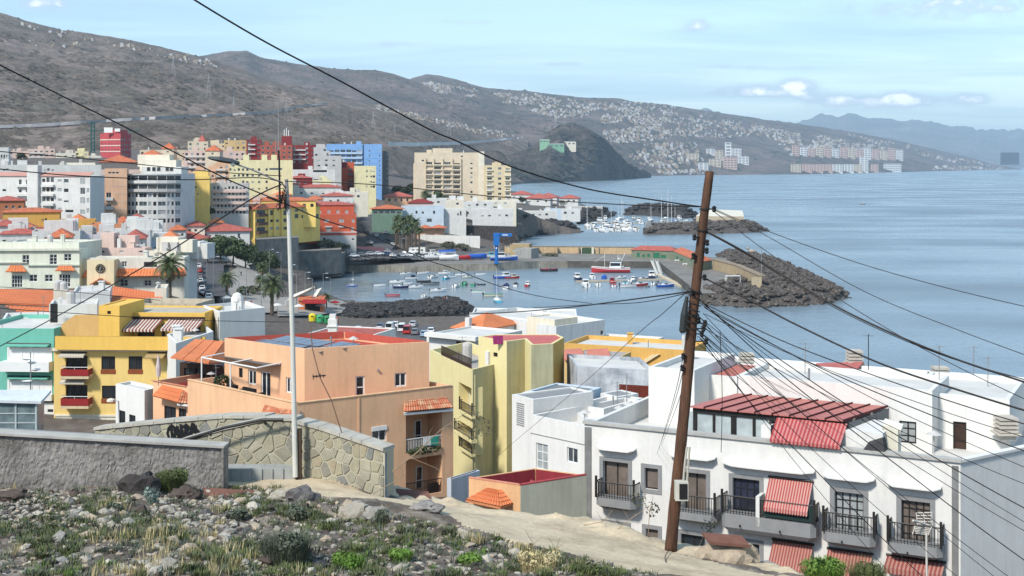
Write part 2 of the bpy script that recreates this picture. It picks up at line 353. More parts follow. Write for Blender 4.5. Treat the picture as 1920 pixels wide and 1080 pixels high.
def hill(name,sil,base,mat,amp,freq,step=6,rows=70,prof=1.0,back=.5,ridge=True,matlist=None):
 a = np.array(sil,float); b = np.array(base,float)
 px = np.arange(a[0,0],a[-1,0]+.1,step)
 sy = np.interp(px,a[:,0],a[:,1]); sdist = np.interp(px,a[:,0],a[:,2]); by = np.interp(px,b[:,0],b[:,1]); bd = np.interp(px,b[:,0],b[:,2])
 sy = sy+(fbm(px*(.10 if name == 'mountains' else .06),px*0+3.3,4)-.5)*(14.0 if name == 'mountains' else 3.0)
 def w(pxx,py,d): return (pxx-CX)*d/F,d,H-(py-HY)*d/F
 bx,b_y,bz = w(px,by,bd); sx,s_y,sz = w(px,sy,sdist)
 t = np.linspace(0,1,rows)[:,None]
 X = bx+(sx-bx)*t; Y = b_y+(s_y-b_y)*t; Z = bz+(sz-bz)*t**prof
 env = np.sin(np.pi*np.clip(t,0,1))**.7
 Z = Z+(fbm(X*freq,Y*freq*.45,6,ridge)-.55)*amp*env+(fbm(X*freq*6,Y*freq*6,4)-.5)*amp*.22*env
 Z[0] = bz-8
 HILL[name] = (px,X.copy(),Y.copy(),Z.copy())
 tb = np.linspace(.08,1,8)[:,None]
 X2 = sx*(1+tb*back*.9); Y2 = s_y*(1+tb*back*.9); Z2 = sz-(sz+30)*tb**1.3
 X = np.vstack([X,X2]); Y = np.vstack([Y,Y2]); Z = np.vstack([Z,Z2])
 return grid_obj(name.split('/')[0],X,Y,Z,mat)
def hill_pt(name,px,py):
 hp,X,Y,Z = HILL[name]; i = int(np.clip(np.searchsorted(hp,px),1,len(hp)-1)); f = (px-hp[i-1])/(hp[i]-hp[i-1])
 x = X[:,i-1]*(1-f)+X[:,i]*f; y = Y[:,i-1]*(1-f)+Y[:,i]*f; z = Z[:,i-1]*(1-f)+Z[:,i]*f
 pr = HY-(z-H)*F/y; k = np.argmax(pr <= py)
 if pr[k] > py or k == 0: return None
 a = (pr[k-1]-py)/max(1e-6,pr[k-1]-pr[k])
 return Vector((x[k-1]+(x[k]-x[k-1])*a,y[k-1]+(y[k]-y[k-1])*a,z[k-1]+(z[k]-z[k-1])*a))
def hillmat(c1,c2,name,sc=.006):
 m = M(c1,.95,.30,sc,1.0,.06,0,.1,name=name,col2=c2,c2lo=.40,c2hi=.62,fine=.42)
 for n in m.node_tree.nodes:
  if n.type == 'BUMP': n.inputs['Distance'].default_value = 7
 return m
HM1 = hillmat((.195,.15,.125),(.115,.097,.075),'scrub_hillside')
HM2 = hillmat((.16,.12,.105),(.085,.075,.064),'far_scrub_hillside',.004)
HM4 = hillmat((.10,.076,.066),(.05,.05,.045),'headland_rock',.008)
HM5 = hillmat((.16,.15,.14),(.11,.11,.10),'distant_mountain_rock',.0015)
hill('hill/near',[(-500,-120,3400),(-200,-40,3400),(0,24,3300),(60,42,3300),(110,55,3300),(200,67,3300),(270,80,3300),(330,95,3300),(400,113,3300),(450,128,3350),(500,147,3400),(560,162,3500),(620,176,3600),(700,196,3800),(800,217,4000),(880,236,4200),(940,248,4400),(990,262,4600)],
     [(-500,285,1250),(0,292,1250),(400,292,1250),(600,305,1300),(720,330,1500),(850,345,2000),(990,343,3050)],HM1,60,1/420.,5,110)
hill('hill/middle',[(330,112,5600),(400,101,5600),(425,96,5600),(462,95,5600),(492,108,5600),(560,120,5600),(640,130,5600),(700,131,5600),(735,138,5600),(768,148,5600),(830,178,5500),(900,202,5400),(980,222,5300),(1060,236,5200),(1110,252,5100)],
     [(330,280,3600),(700,280,4200),(900,280,4600),(1110,300,4900)],HM2,70,1/600.,6,60)
hill('hill/far_slope',[(660,160,6900),(720,156,6800),(768,148,6800),(800,139,6800),(825,141,6800),(860,150,6800),(910,165,6900),(1000,172,7000),(1080,182,7200),(1160,185,7400),(1200,192,7500),(1240,195,7700),(1330,208,8200),(1420,222,8800),(1500,232,9400),(1600,248,10200),(1680,263,11000),(1760,281,11700),(1830,299,12300),(1880,313,12600),(1915,318,12700),(1925,321,12700)],
     [(660,300,4600),(1040,336,3900),(1130,333,4320),(1210,330,4909),(1330,328,5400),(1500,327,5700),(1600,325,6353),(1700,322.5,7448),(1800,320,9000),(1870,318.5,10300),(1915,318,10900),(1925,320,11500)],HM2,60,1/520.,6,100)
hill('headland',[(900,296,3300),(960,290,3500),(985,280,3600),(1010,268,3600),(1030,246,3600),(1050,234,3600),(1075,231,3600),(1098,238,3600),(1118,250,3600),(1138,264,3700),(1155,284,3750),(1172,301,3850),(1190,317,4000),(1206,328,4150),(1222,333,4350)],
     [(900,350,2500),(960,345,2900),(1000,343,3080),(1060,341,3270),(1100,340,3375),(1160,336.5,3800),(1222,333.2,4290)],HM4,95,1/210.,3,90,.8)
hill('mountains',[(1290,212,19000),(1325,203,19000),(1350,212,19000),(1400,225,20000),(1480,230,22000),(1512,224,22000),(1545,214,22000),(1570,219,22000),(1590,214,22000),(1640,222,22000),(1690,228,22000),(1722,226,22000),(1760,233,22000),(1800,237,22000),(1850,244,22000),(1920,244,22000),(2050,250,23000),(2250,290,25000)],
     [(1290,315.4,14500),(1600,315,15500),(1920,314.5,16500),(2250,313.7,19000)],HM5,330,1/1500.,6,60,back=.18)
def scrub():
 V0 = np.array([(-1,-.6,0),(1,-.7,0),(.9,.8,0),(-.8,.7,0),(.1,-.1,.9)],float); Q0 = np.array([(0,1,4),(1,2,4),(2,3,4),(3,0,4)])
 for layer,box,n,s,c in (('hill/near',(-20,980,30,285),11000,3.0,(.07,.058,.047)),('headland',(950,1210,232,338),1500,4.5,(.035,.036,.03)),('hill/middle',(400,1060,100,240),2500,5,(.05,.044,.038)),('hill/far_slope',(780,1880,150,322),5200,7,(.045,.05,.04))):
  Vs,Qs,off = [],[],0; a = RNG.random((n,4))
  for u,v,w_,t in a:
   x = box[0]+(box[1]-box[0])*u; y = box[2]+(box[3]-box[2])*v
   if vnoise(x*.03,y*.07) < .35: continue
   p = hill_pt(layer,x,y)
   if p is None: continue
   k = s*(.4+1.3*t*t); Vs.append(V0*np.array([k*1.5,k,k])+np.array(p)-np.array([0,0,k*.15])); Qs.append(Q0+off); off += 5
  np_obj('scrub',np.concatenate(Vs),np.concatenate(Qs),M(c,.95,.4,.02,name='dry_scrub',col2=tuple(x*1.9 for x in c)),'stuff',False)
scrub()
def build_haze():
 m = bpy.data.materials.new('pale_haze'); m.use_nodes = True; nt = m.node_tree; nt.nodes.clear()
 o = nt.nodes.new('ShaderNodeOutputMaterial'); v = nt.nodes.new('ShaderNodeVolumePrincipled')
 v.inputs['Color'].default_value = (.70,.87,1.0,1); v.inputs['Density'].default_value = 5.4e-5; v.inputs['Anisotropy'].default_value = .25
 nt.links.new(v.outputs[0],o.inputs['Volume'])
 mb = MB(); mb.box((-24500,-900,-40),(24500,34500,1000)); h = tag(mb.build('haze',m),kind='stuff')
build_haze()
# ---------------------------------------------------------------- building kit
WINCACHE = {}
def window_data(w,h,nx,ny,frame,glass,fw=.06,depth=.05,far=False):
 key = (round(w,2),round(h,2),nx,ny,frame.name,id(frame),id(glass),far)
 if key in WINCACHE: return WINCACHE[key]
 fr = MB(); y0,y1 = -.02,depth
 fr.box((0,y0,0),(fw,y1,h)); fr.box((w-fw,y0,0),(w,y1,h)); fr.box((fw,y0,0),(w-fw,y1,fw)); fr.box((fw,y0,h-fw),(w-fw,y1,h))
 for i in range(1,nx): x = w*i/nx; fr.box((x-fw*.45,y0+.006,fw),(x+fw*.45,y1-.006,h-fw))
 for j in range(1,ny): z = h*j/ny; fr.box((fw,y0+.012,z-fw*.35),(w-fw,y1-.012,z+fw*.35))
 g = MB(); g.box((.01,.025,.01),(w-.01,.04,h-.01))
 if far:
  b = len(fr.v); fr.v += g.v; fr.f += [tuple(i+b for i in f) for f in g.f]; fr.m += [1]*len(g.f)
  WINCACHE[key] = (fr.data('window',[frame,glass]),None)
 else: WINCACHE[key] = (fr.data('window_frame',frame),g.data('pane',glass))
 return WINCACHE[key]
class Bld:
 """a building on a plan polygon (counter-clockwise from above); edge i runs from point i to i+1"""
 ALL = []
 def __init__(s,name,label,cat,plan,zb,zt,wall,group=None,roof=None,parapet=.8,pth=.22):
  Bld.ALL.append(s); s.plan = [Vector((p[0],p[1])) for p in plan]; s.zb,s.zt,s.wall,s.roof,s.par,s.pth = zb,zt,wall,roof,parapet,pth
  c = sum(s.plan,Vector((0,0)))/len(s.plan); s.root = empty(name,(c.x,c.y,zb),label,cat,group); s.op = {i: [] for i in range(len(plan))}
 def edge(s,e):
  a = s.plan[e]; b = s.plan[(e+1)%len(s.plan)]; d = b-a; L = d.length; u = d/L; return a,u,Vector((u.y,-u.x)),L
 def u_of(s,e,px,off=0.0):
  a,u,n,L = s.edge(e); a = a+n*off; k = (px-CX)/F
  t = (k*a.y-a.x)/(u.x-k*u.y); return t
 def uw(s,e,px,py,off=0.0):
  a,u,n,L = s.edge(e); t = s.u_of(e,px,off); p = a+n*off+u*t; return t,H-(py-HY)*p.y/F
 def pt(s,e,t,z,off=0.0):
  a,u,n,L = s.edge(e); p = a+u*t+n*off; return Vector((p.x,p.y,z))
 def rect(s,e,x0,y0,x1,y1,off=0.0):
  u0,wa = s.uw(e,x0,y0,off); u1,wb = s.uw(e,x1,y0,off); um,w0 = s.uw(e,(x0+x1)/2,y1,off); um,w1 = s.uw(e,(x0+x1)/2,y0,off); return u0,w0,u1,w1
 def hole(s,e,u0,w0,u1,w1,rec=.15,open_=False):
  a,u,n,L = s.edge(e); u0 = max(u0,.05); u1 = min(u1,L-.05); w0 = max(w0,s.zb+.05); w1 = min(w1,s.zt-.08)
  if u1-u0 < .1 or w1-w0 < .1: return None
  for o in s.op[e]:
   if u0 < o[2]-.01 and u1 > o[0]+.01 and w0 < o[3]-.01 and w1 > o[1]+.01: return None
  s.op[e].append((u0,w0,u1,w1,rec)); return (u0,w0,u1,w1)
 def win_at(s,e,u0,w0,u1,w1,nx=2,ny=1,frame=WHITE,glass=GLASS,rec=.15,far=False,name='window',fw=.06,label=None):
  h = s.hole(e,u0,w0,u1,w1,rec)
  if h is None: return None
  u0,w0,u1,w1 = h; a,u,n,L = s.edge(e)
  w = round(u1-u0,1 if far else 2); hh = round(w1-w0,1 if far else 2); fm,pm = window_data(max(w,.2),max(hh,.2),nx,ny,frame,glass,fw,far=far)
  p = s.pt(e,u0,w0,-rec+.045); o = inst(name,fm,s.root,p,math.atan2(u.y,u.x)); o.scale = ((u1-u0)/max(w,.2),1,(w1-w0)/max(hh,.2))
  if pm is not None:
   q = bpy.data.objects.new('pane',pm); COL.objects.link(q); q.parent = o
  if label: o['label'] = label
  return o
 def win(s,e,x0,y0,x1,y1,**k): return s.win_at(e,*s.rect(e,x0,y0,x1,y1),**k)
 def rows(s,e,xs,ys,wpx,hpx,frame=WHITE,glass=GLASS,jit=0,**k):
  gl = glass if isinstance(glass,(list,tuple)) else [glass]
  for y in ys:
   for x in xs:
    if isinstance(x,tuple): xx,ww = x
    else: xx,ww = x,wpx
    if k.get('far') and random.random() < .04: continue
    bl = random.choice((0,0,0,.25,.45)) if k.get('far') and hpx > 3.5 else 0
    s.win(e,xx-ww/2,y-hpx/2+hpx*bl,xx+ww/2,y+hpx/2,frame=frame,glass=random.choice(gl),**k)
 def box(s,name,e,u0,u1,w0,w1,o0,o1,mat,label=None,mb=None):
  own = mb is None; mb = mb or MB()
  p = [s.pt(e,u0,w0,o1),s.pt(e,u1,w0,o1),s.pt(e,u1,w0,o0),s.pt(e,u0,w0,o0)]; q = [s.pt(e,u0,w1,o1),s.pt(e,u1,w1,o1),s.pt(e,u1,w1,o0),s.pt(e,u0,w1,o0)]
  mb.hexa(p+q)
  if own:
   o = mb.build(name,mat,s.root)
   if label: o['label'] = label
   return o
 def band(s,name,e,x0,y0,x1,y1,o0,o1,mat,label=None):
  u0,w0,u1,w1 = s.rect(e,x0,y0,x1,y1); return s.box(name,e,u0,u1,w0,w1,o0,o1,mat,label)
 def surround(s,e,r,t,mat,proud=.03):
  u0,w0,u1,w1 = r; mb = MB()
  for a in ((u0-t,u0,w0-t,w1+t),(u1,u1+t,w0-t,w1+t),(u0,u1,w1,w1+t),(u0,u1,w0-t,w0)): s.box('',e,a[0],a[1],a[2],a[3],-.01,proud,None,mb=mb)
  return mb.build('surround',mat,s.root)
 def inset(s,d):
  n = len(s.plan); out = []
  for i in range(n):
   a,u,nn,L = s.edge(i-1 if i else n-1); b,v,mm,L2 = s.edge(i)
   p1 = a-nn*d; p2 = b-mm*d; den = u.x*v.y-u.y*v.x
   if abs(den) < 1e-6: out.append(s.plan[i]-mm*d); continue
   t = ((p2.x-p1.x)*v.y-(p2.y-p1.y)*v.x)/den; out.append(p1+u*t)
  return out
 def finish(s,roofmat=None,top=True):
  mb = MB(); n = len(s.plan)
  for e in range(n):
   a,u,nn,L = s.edge(e); us = sorted({0.0,L}|{x for o in s.op[e] for x in (o[0],o[2])}); ws = sorted({s.zb,s.zt}|{x for o in s.op[e] for x in (o[1],o[3])})
   idx = {}; vs = []
   def vid(i,j):
    if (i,j) not in idx: idx[(i,j)] = len(vs); vs.append(s.pt(e,us[i],ws[j]))
    return idx[(i,j)]
   fs = []
   for i in range(len(us)-1):
    for j in range(len(ws)-1):
     cu,cw = (us[i]+us[i+1])/2,(ws[j]+ws[j+1])/2
     if any(o[0] < cu < o[2] and o[1] < cw < o[3] for o in s.op[e]): continue
     fs.append((vid(i,j),vid(i+1,j),vid(i+1,j+1),vid(i,j+1)))
   mb.add(vs,fs)
   for (u0,w0,u1,w1,r) in s.op[e]:
    c = [s.pt(e,u0,w0),s.pt(e,u1,w0),s.pt(e,u1,w1),s.pt(e,u0,w1)]; d = [s.pt(e,u0,w0,-r),s.pt(e,u1,w0,-r),s.pt(e,u1,w1,-r),s.pt(e,u0,w1,-r)]
    mb.add(c+d,[(0,1,5,4),(1,2,6,5),(2,3,7,6),(3,0,4,7),(4,5,6,7)])
  if top:
   ins = s.inset(s.pth); zr = s.zt-s.par
   o = [(p.x,p.y,s.zt) for p in s.plan]+[(p.x,p.y,s.zt) for p in ins]; mb.add(o,[(i,(i+1)%n,n+(i+1)%n,n+i) for i in range(n)])
   if s.par > .02:
    o = [(p.x,p.y,s.zt) for p in ins]+[(p.x,p.y,zr) for p in ins]; mb.add(o,[(i,(i+1)%n,n+(i+1)%n,n+i) for i in range(n)])
   r = MB(); r.prism([(p.x,p.y) for p in s.inset(s.pth+.004)],zr-.25,zr); r.build('roof',roofmat or s.roof or ROOFG,s.root)
  return mb.build('wall',s.wall,s.root)
ROOFG = M((.36,.33,.30),.9,.2,.5,.1,4,name='flat_roof_screed')
ROOFW = M(lin((225,222,215),.75),.85,.12,.5,.1,4,name='white_flat_roof')
TILE = M(lin((222,128,88),.72),.85,.22,.8,.15,6,name='terracotta_tiles',col2=lin((196,104,76),.65),fine=.10)
TILER = M(lin((202,112,98),.70),.85,.2,.8,.15,6,name='red_roof_tiles',col2=lin((176,92,80),.65),fine=.1)
TILEO = M(lin((228,136,88),.76),.8,.15,.6,.1,6,name='orange_roof_tiles',fine=.06)
def face(l,x1,depth):
 a = XY(*l); kr = (x1-CX)/F; m = -.8*a.x/a.y; return two(l,(x1,(a.y-m*a.x)/(1-m*kr)),depth)
def two(l,r,depth):
 a,b = XY(*l),XY(*r); u = (b-a).normalized(); n = Vector((-u.y,u.x)); return [a,b,b+n*depth,a+n*depth]
def corner(l,c,r):
 a,b,d = XY(*l),XY(*c),XY(*r); return [a,b,d,a+d-b]
def hip_roof(root,ring,z,h,mat,over=.4,name='roof',th=.15,ridge=.5):
 """hipped roof over a four-sided plan"""
 p = [Vector((q[0],q[1])) for q in ring]; c = sum(p,Vector((0,0)))/4
 q = [x+(x-c).normalized()*over*1.4 for x in p]
 if (q[1]-q[0]).length < (q[2]-q[1]).length: q = q[1:]+q[:1]
 m0 = (q[0]+q[3])/2; m1 = (q[1]+q[2])/2; d = m1-m0; w = (q[3]-q[0]).length/2; k = min(.48,max(.02,w/d.length*(1-ridge)*2 if ridge < 1 else .02)); r0 = m0+d*k; r1 = m1-d*k
 V = [(x.x,x.y,z) for x in q]+[(x.x,x.y,z+th) for x in q]+[(r0.x,r0.y,z+th+h),(r1.x,r1.y,z+th+h)]
 mb = MB(); mb.add(V,[(3,2,1,0),(0,1,5,4),(1,2,6,5),(2,3,7,6),(3,0,4,7),(4,5,9,8),(5,6,9),(6,7,8,9),(7,4,8)])
 return mb.build(name,mat,root)
def barrel_sheet(name,root,A,B,C,D,mat,pitch=.24,amp=.05,rowlen=.42,th=.05):
 """a pitched sheet of barrel tiles: eave A-B, ridge D-C; real half-round ribs, stepped in courses"""
 A,B,C,D = map(Vector,(A,B,C,D)); nrm = (B-A).cross(D-A).normalized()
 if nrm.z < 0: nrm = -nrm
 n = max(2,int((B-A).length/pitch)); m = max(1,int((D-A).length/rowlen)); V = []; Q = []; prof = [0,.75,1,.75]
 cols = n*4+1; rows_ = []
 for j in range(m):
  for t,lift in ((j/m,.035),((j+1)/m,0.0)):
   for i in range(cols):
    f = i/(cols-1); e = A.lerp(B,f); r = D.lerp(C,f); V.append(e.lerp(r,t)+nrm*(amp*prof[i%4]+lift))
 for j in range(2*m-1):
  for i in range(cols-1): k = j*cols+i; Q.append((k,k+1,k+cols+1,k+cols))
 mb = MB(); mb.add(V,Q); k0 = len(V)
 mb.add([A-nrm*th,B-nrm*th,C-nrm*th,D-nrm*th,A+nrm*.03,B+nrm*.03,C,D],[(3,2,1,0),(0,1,5,4),(1,2,6,5),(2,3,7,6),(3,0,4,7)])
 return mb.build(name,mat,root,smooth=False)
# ---------------------------------------------------------------- the far town
CREAM = plaster((238,228,206)); WHT = plaster((244,242,236),.67); PEACH = plaster((240,188,150)); YEL = plaster((252,212,112),.92); PINK = plaster((232,200,185))
GRYB = plaster((205,200,195)); BLUE = plaster((128,176,232),.85); TERRA = plaster((214,98,66)); OCHRE = plaster((232,178,84)); BEIGE = plaster((232,212,182)); MAROON = plaster((150,52,52)); PALE = plaster((242,230,176)); LBLUE = plaster((205,222,235))
GREENISH = plaster((226,226,205)); REDP = plaster((205,80,85)); LILAC = plaster((232,225,228))
GL3 = [GLASS,GLASS,GLASS,GLASS2,GLASS2,GLASS3]
BLD = {}
FB = None
def fbld(name,label,l,r,ytop,zb,mat,depth=14,c=None,par=.6,roof=None,group=None,rooftop=True):
 if c is None:
  a = XY(*l); kr = (r[0]-CX)/F; m = -.8*a.x/a.y; yr = (a.y-m*a.x)/(1-m*kr); r = (r[0],yr)
 plan = two(l,r,depth) if c is None else corner(l,c,r)
 k = c or l
 zt = zat(ytop,k[1]); b = Bld(name,label,'building',plan,zb,zt,mat,group,roof=roof,parapet=par)
 return b
def clutter(b,n=5,seed=1,mats=None):
 rr = random.Random(seed); p = b.plan; zr = b.zt-b.par-.01
 for i in range(n):
  f,g = rr.uniform(.12,.75),rr.uniform(.2,.7); e0 = p[0].lerp(p[1],f); e1 = p[3 if len(p)==4 else -1].lerp(p[2],f); q = e0.lerp(e1,g); k = rr.random()
  u = (p[1]-p[0]).normalized(); v = Vector((-u.y,u.x))
  if k > .9: mb = MB(); a = Vector((q.x,q.y,zr)); mb.tube([a,a+Vector((0,0,b.par+2.8))],.05,4); mb.tube([a+Vector((-.6,0,b.par+2.6)),a+Vector((.6,0,b.par+2.6))],.04,3); mb.build('aerial',GREYT,b.root); continue
  if k < .55: w,d,h,nm,m = rr.uniform(2.2,4),rr.uniform(2,3.5),rr.uniform(1.6,2.6)+b.par,'stair_head',(mats or b.wall)
  elif k < .8: w,d,h,nm,m = 1.1,1.1,1.4+b.par,'water_tank',GRYB
  else: w,d,h,nm,m = .6,.6,1.5+b.par,'chimney',WHT
  a = [q,q+u*w,q+u*w+v*d,q+v*d]; mb = MB(); mb.prism([(x.x,x.y) for x in a],zr,zr+h); mb.build(nm,m,b.root)
def far_windows(b,e,xs,ys,w,h,glass=None,frame=None,**k): b.rows(e,xs,ys,w,h,frame=frame or WHITE,glass=glass or GL3,far=True,nx=k.pop('nx',1),**k)
fr = lambda a,b,n: [a+(b-a)*i/(n-1) for i in range(n)] if n > 1 else [a]
DKF = M((.10,.07,.05),.7,.2,2,name='dark_frame')
def far_town():
 b = fbld('apartment_block','long white apartment block with dark brown balcony openings at the far left',(-40,402),(196,418),330,22,WHT,c=(169,392),par=.5)
 far_windows(b,0,[38,51],[341,356,373,391],5,9,frame=DKF); far_windows(b,0,[(82,6),(90,6),(98,6)],[337,355,373,392],6,8.5,frame=DKF); far_windows(b,0,[112],[338,356,374,393],8,7,glass=GLASS3)
 far_windows(b,0,[124],[339,357,376],9,7); far_windows(b,0,[(130,15)],[395],15,7); far_windows(b,0,[(155,9)],[340,358,376,396],9,12,glass=[GLASS2,GLASS3],nx=2); far_windows(b,0,[(165,5)],[339,357,376,395],5,9,glass=GLASS3)
 far_windows(b,0,[8],[356,373],7,6); far_windows(b,0,[-12,-25],[341,356,373,391],6,8,frame=DKF)
 for y in (347,364,382,400): b.band('balcony',0,80,y-1,103,y+3.5,0,1.0,WHT); b.band('balcony',0,32,y-1,55,y+3.5,0,1.0,WHT)
 b.band('stair_tower',0,55,310,75,415,-1,1.2,WHT)
 b.finish(ROOFG); BLD['white'] = b
 for (x0,x1) in ((-40,55),(75,169)):
  u0,_ = b.uw(0,x0,330); u1,_ = b.uw(0,x1,330); mb = MB(); z = b.zt
  A,B_,C,D = b.pt(0,u0,z+.02,.35),b.pt(0,u1,z+.02,.35),b.pt(0,u1,z+1.2,-2.2),b.pt(0,u0,z+1.2,-2.2); mb.slab([A,B_,C,D],(0,0,-.15)); mb.build('eave_roof',plaster((205,150,135)),b.root)
 b2 = fbld('apartment_block','white stepped roof storey behind the white slab block',(-30,455),(190,455),309,25,WHT); far_windows(b2,0,[8,14,85,91,99],[318,328],5,5); b2.finish(ROOFW); clutter(b2,7,3)
 b2 = fbld('apartment_block','narrow white tower storeys at the left edge, behind the white slab',(-40,500),(16,500),276,30,WHT); far_windows(b2,0,[3,8,13],[293,300,308],3.5,6); b2.finish(ROOFW)
 b2 = fbld('house','cream flat-roofed house half hidden behind the white slab block',(112,470),(178,470),305,28,CREAM); far_windows(b2,0,[125,140,150],[322],4,5); b2.finish(ROOFG); clutter(b2,2,5)
 b = fbld('apartment_block','peach rendered block squeezed between white slab and curved block',(196,428),(238,426),316,20,PEACH,depth=16); far_windows(b,0,[206,213,220],[324],6,3.5); far_windows(b,0,[204],[366,383,404],9,10,nx=2)
 for y in (372,389,410): b.band('balcony',0,198,y-2,212,y+4,0,1.1,WHT)
 for y in (349,363,378,393): b.band('string_course',0,212,y,238,y+.7,0,.06,GRYB)
 b.finish(ROOFG)
 pts = []; cxm = (292-960)*442/F; Rr = 10.6
 for k in range(9):
  a = R(200+k*17.5); pts.append((cxm+Rr*1.0*math.cos(a),440+Rr*.75*math.sin(a)))
 pts += [(cxm+Rr*.95,456),(cxm-Rr*.95,456)]
 b = Bld('curved_apartment_block','white apartment block with bowed front and dark window bands','building',pts,16,zat(326,433),WHT,roof=ROOFG,parapet=.9)
 rowz = [zat(y,433) for y in (334,350,366,382,398,414)]
 for e in range(8):
  a,u,n,L = b.edge(e)
  for j,z in enumerate(rowz):
   if j < 2: b.win_at(e,.1,z-.75,L-.1,z+.75,nx=3,frame=DKF,glass=random.choice([GLASS,GLASS2]),far=True)
   elif e % 2: b.win_at(e,.25,z-.75,L-.25,z+.75,nx=2,glass=random.choice(GL3),far=True)
   else:
    for k in range(2): b.win_at(e,.25+k*L/2,z-.75,.05+(k+1)*L/2-.3,z+.75,nx=1,glass=random.choice(GL3),far=True)
  for j,z in enumerate(rowz[:2]): b.box('balcony_parapet',e,-.1,L+.1,z-1.75,z-.8,0,.9,GRYB if j else WHT)
  b.box('cornice',e,-.1,L+.1,b.zt-.3,b.zt,0,.5,WHT)
 b.finish(ROOFG)
 for k,(x0,x1,y0,dd) in enumerate(((266,340,313,447),(262,330,300,452),(258,318,290,456))):
  q = two((x0,dd),(x1,dd),9-k*1.5); mb = MB(); mb.prism([(p.x,p.y) for p in q],b.zt-1-.5*k+k*2.2,zat(y0,dd)); mb.build('roof_storey',CREAM if k else WHT,b.root)
 for x in (275,285,294,310,318): 
  w_,_ = window_data(1.3,1.5,1,1,WHITE,GLASS,far=True); inst('window',w_,b.root,P(x,321,446.9),0)
 b = fbld('apartment_block','plain yellow block right of the curved block',(352,462),(393,458),331,20,YEL,depth=14); far_windows(b,0,[371],[364,377],3,3.5); far_windows(b,0,[360,366],[351],5,4); b.finish(ROOFG); clutter(b,1,9)
 b = fbld('house','yellow roof storey above the plain yellow block',(362,478),(391,478),322,22,YEL,depth=9); far_windows(b,0,[382],[338],3,4); b.finish(ROOFG)
 b = fbld('apartment_block','weathered grey block with crowded balconies beside the yellow block',(395,474),(466,470),344,20,GRYB,depth=16); far_windows(b,0,fr(402,458,9),[352,363,374,386,398],4,5.5,frame=GRYB)
 for y in (358,369,380,392): b.band('balcony',0,398,y-1,462,y+3,0,.8,PINK)
 b.finish(ROOFG); clutter(b,3,11)
 b = fbld('apartment_block','cream block with a grid of small square windows behind the lamp',(430,566),(549,560),300,20,PALE,depth=18)
 far_windows(b,0,[432,440,448,456,464,474,486,500],[318,329,341,353],4.5,5); far_windows(b,0,[(517,24)],[317,331],24,4); b.finish(ROOFG); clutter(b,4,13)
 b = fbld('hotel','bright yellow hotel with brown balconies and tall pillars',(413,488),(600,520),391,14,YEL,c=(478,478),par=.3); far_windows(b,0,[437,451],[398,413],5,5,frame=DKF,nx=2)
 far_windows(b,1,[(489,16)],[398,414,430],16,8,frame=DKF,nx=2); far_windows(b,1,[(509,8),(519,8),(534,9)],[399,412,426],8,9,frame=DKF); far_windows(b,1,fr(556,594,4),[393,405],7,8,frame=DKF)
 for y in (404,420,436): b.band('balcony',1,480,y-3,498,y+2,0,1.2,M((.13,.07,.05),.8,.2,2,name='brown_balcony'))
 for x in (502,513,527,541): b.band('pillar',1,x-1.5,392,x+1.5,444,0,.7,YEL)
 b.finish(ROOFG)
 for e in (0,1):
  a,u,n,L = b.edge(e); mb = MB(); mb.slab([b.pt(e,-.6,b.zt-.2,.8),b.pt(e,L+.3,b.zt-.2,.8),b.pt(e,L+.3,b.zt+1.6,-3),b.pt(e,-.6,b.zt+1.6,-3)],(0,0,-.2)); mb.build('eave_roof',TILE,b.root)
 b2 = fbld('hotel_upper_storey','yellow upper hotel storey with pillars under an orange roof',(462,505),(592,512),377,20,YEL,depth=14,par=.2); far_windows(b2,0,fr(470,585,9),[385],6,6,frame=DKF); b2.finish(ROOFG); hip_roof(b2.root,[(p.x,p.y) for p in b2.plan],b2.zt,1.2,TILE,.6)
 b = fbld('hotel','terracotta red hotel with white framed windows above the beach',(550,532),(668,526),403,12,TERRA,depth=16,par=.3); far_windows(b,0,[(557,9),(587,14),(616,9),(641,9),(661,5)],[430],10,8,glass=GLASS3); far_windows(b,0,[(590,10),(612,9),(640,9),(662,5)],[414],9,6,glass=GLASS3)
 for x,w in ((587,19),(616,14),(641,13),(557,12)): b.band('window_hood',0,x-w/2,424,x+w/2,426,0,.5,WHT)
 b.band('eave',0,548,436,669,441,0,1.3,TILER); b.band('white_course',0,548,434.8,669,436,0,1.35,WHT); b.finish(TILER)
 b2 = fbld('hotel_upper_storey','red upper hotel storey set back above the terracotta hotel',(552,546),(664,544),385,14,TERRA,depth=14,par=.3); far_windows(b2,0,fr(566,650,6),[397],6,6,glass=GLASS3); b2.finish(ROOFG); hip_roof(b2.root,[(p.x,p.y) for p in b2.plan],b2.zt,1.3,TILER,.6)
 b = fbld('house','low pale base storey under the terracotta hotel',(600,529),(668,523),442,8,GRYB,depth=4,par=.1); far_windows(b,0,[608,662],[448,452],5,5); b.finish(ROOFG)
 b = fbld('tower_block','bright blue tower block with white window grid left of the gap',(612,772),(716,768),270,18,BLUE,depth=22,par=.5)
 far_windows(b,0,[(621,9),(632,9),(643,9),(654,9),(664,8),(674,8)],[283,292,302,311],9,4.6,frame=LBLUE,nx=2); far_windows(b,0,[693,712],[283,292,302,311,320,329,338,347],2.5,3)
 for y in (287.5,296.5,306,315.5): b.band('balcony',0,616,y-1.5,679,y+1.2,0,.9,LBLUE)
 for y in fr(287,352,8): b.band('string_course',0,682,y,715,y+.8,0,.08,BLUE)
 b.band('painted_recess_shade',0,680,271,682,352,-.02,.12,M((.03,.04,.06),.8,name='recess_shade_paint')); b.finish(ROOFG); clutter(b,4,17,BLUE)  # raised dark strip: the shade of a recess is put into its colour
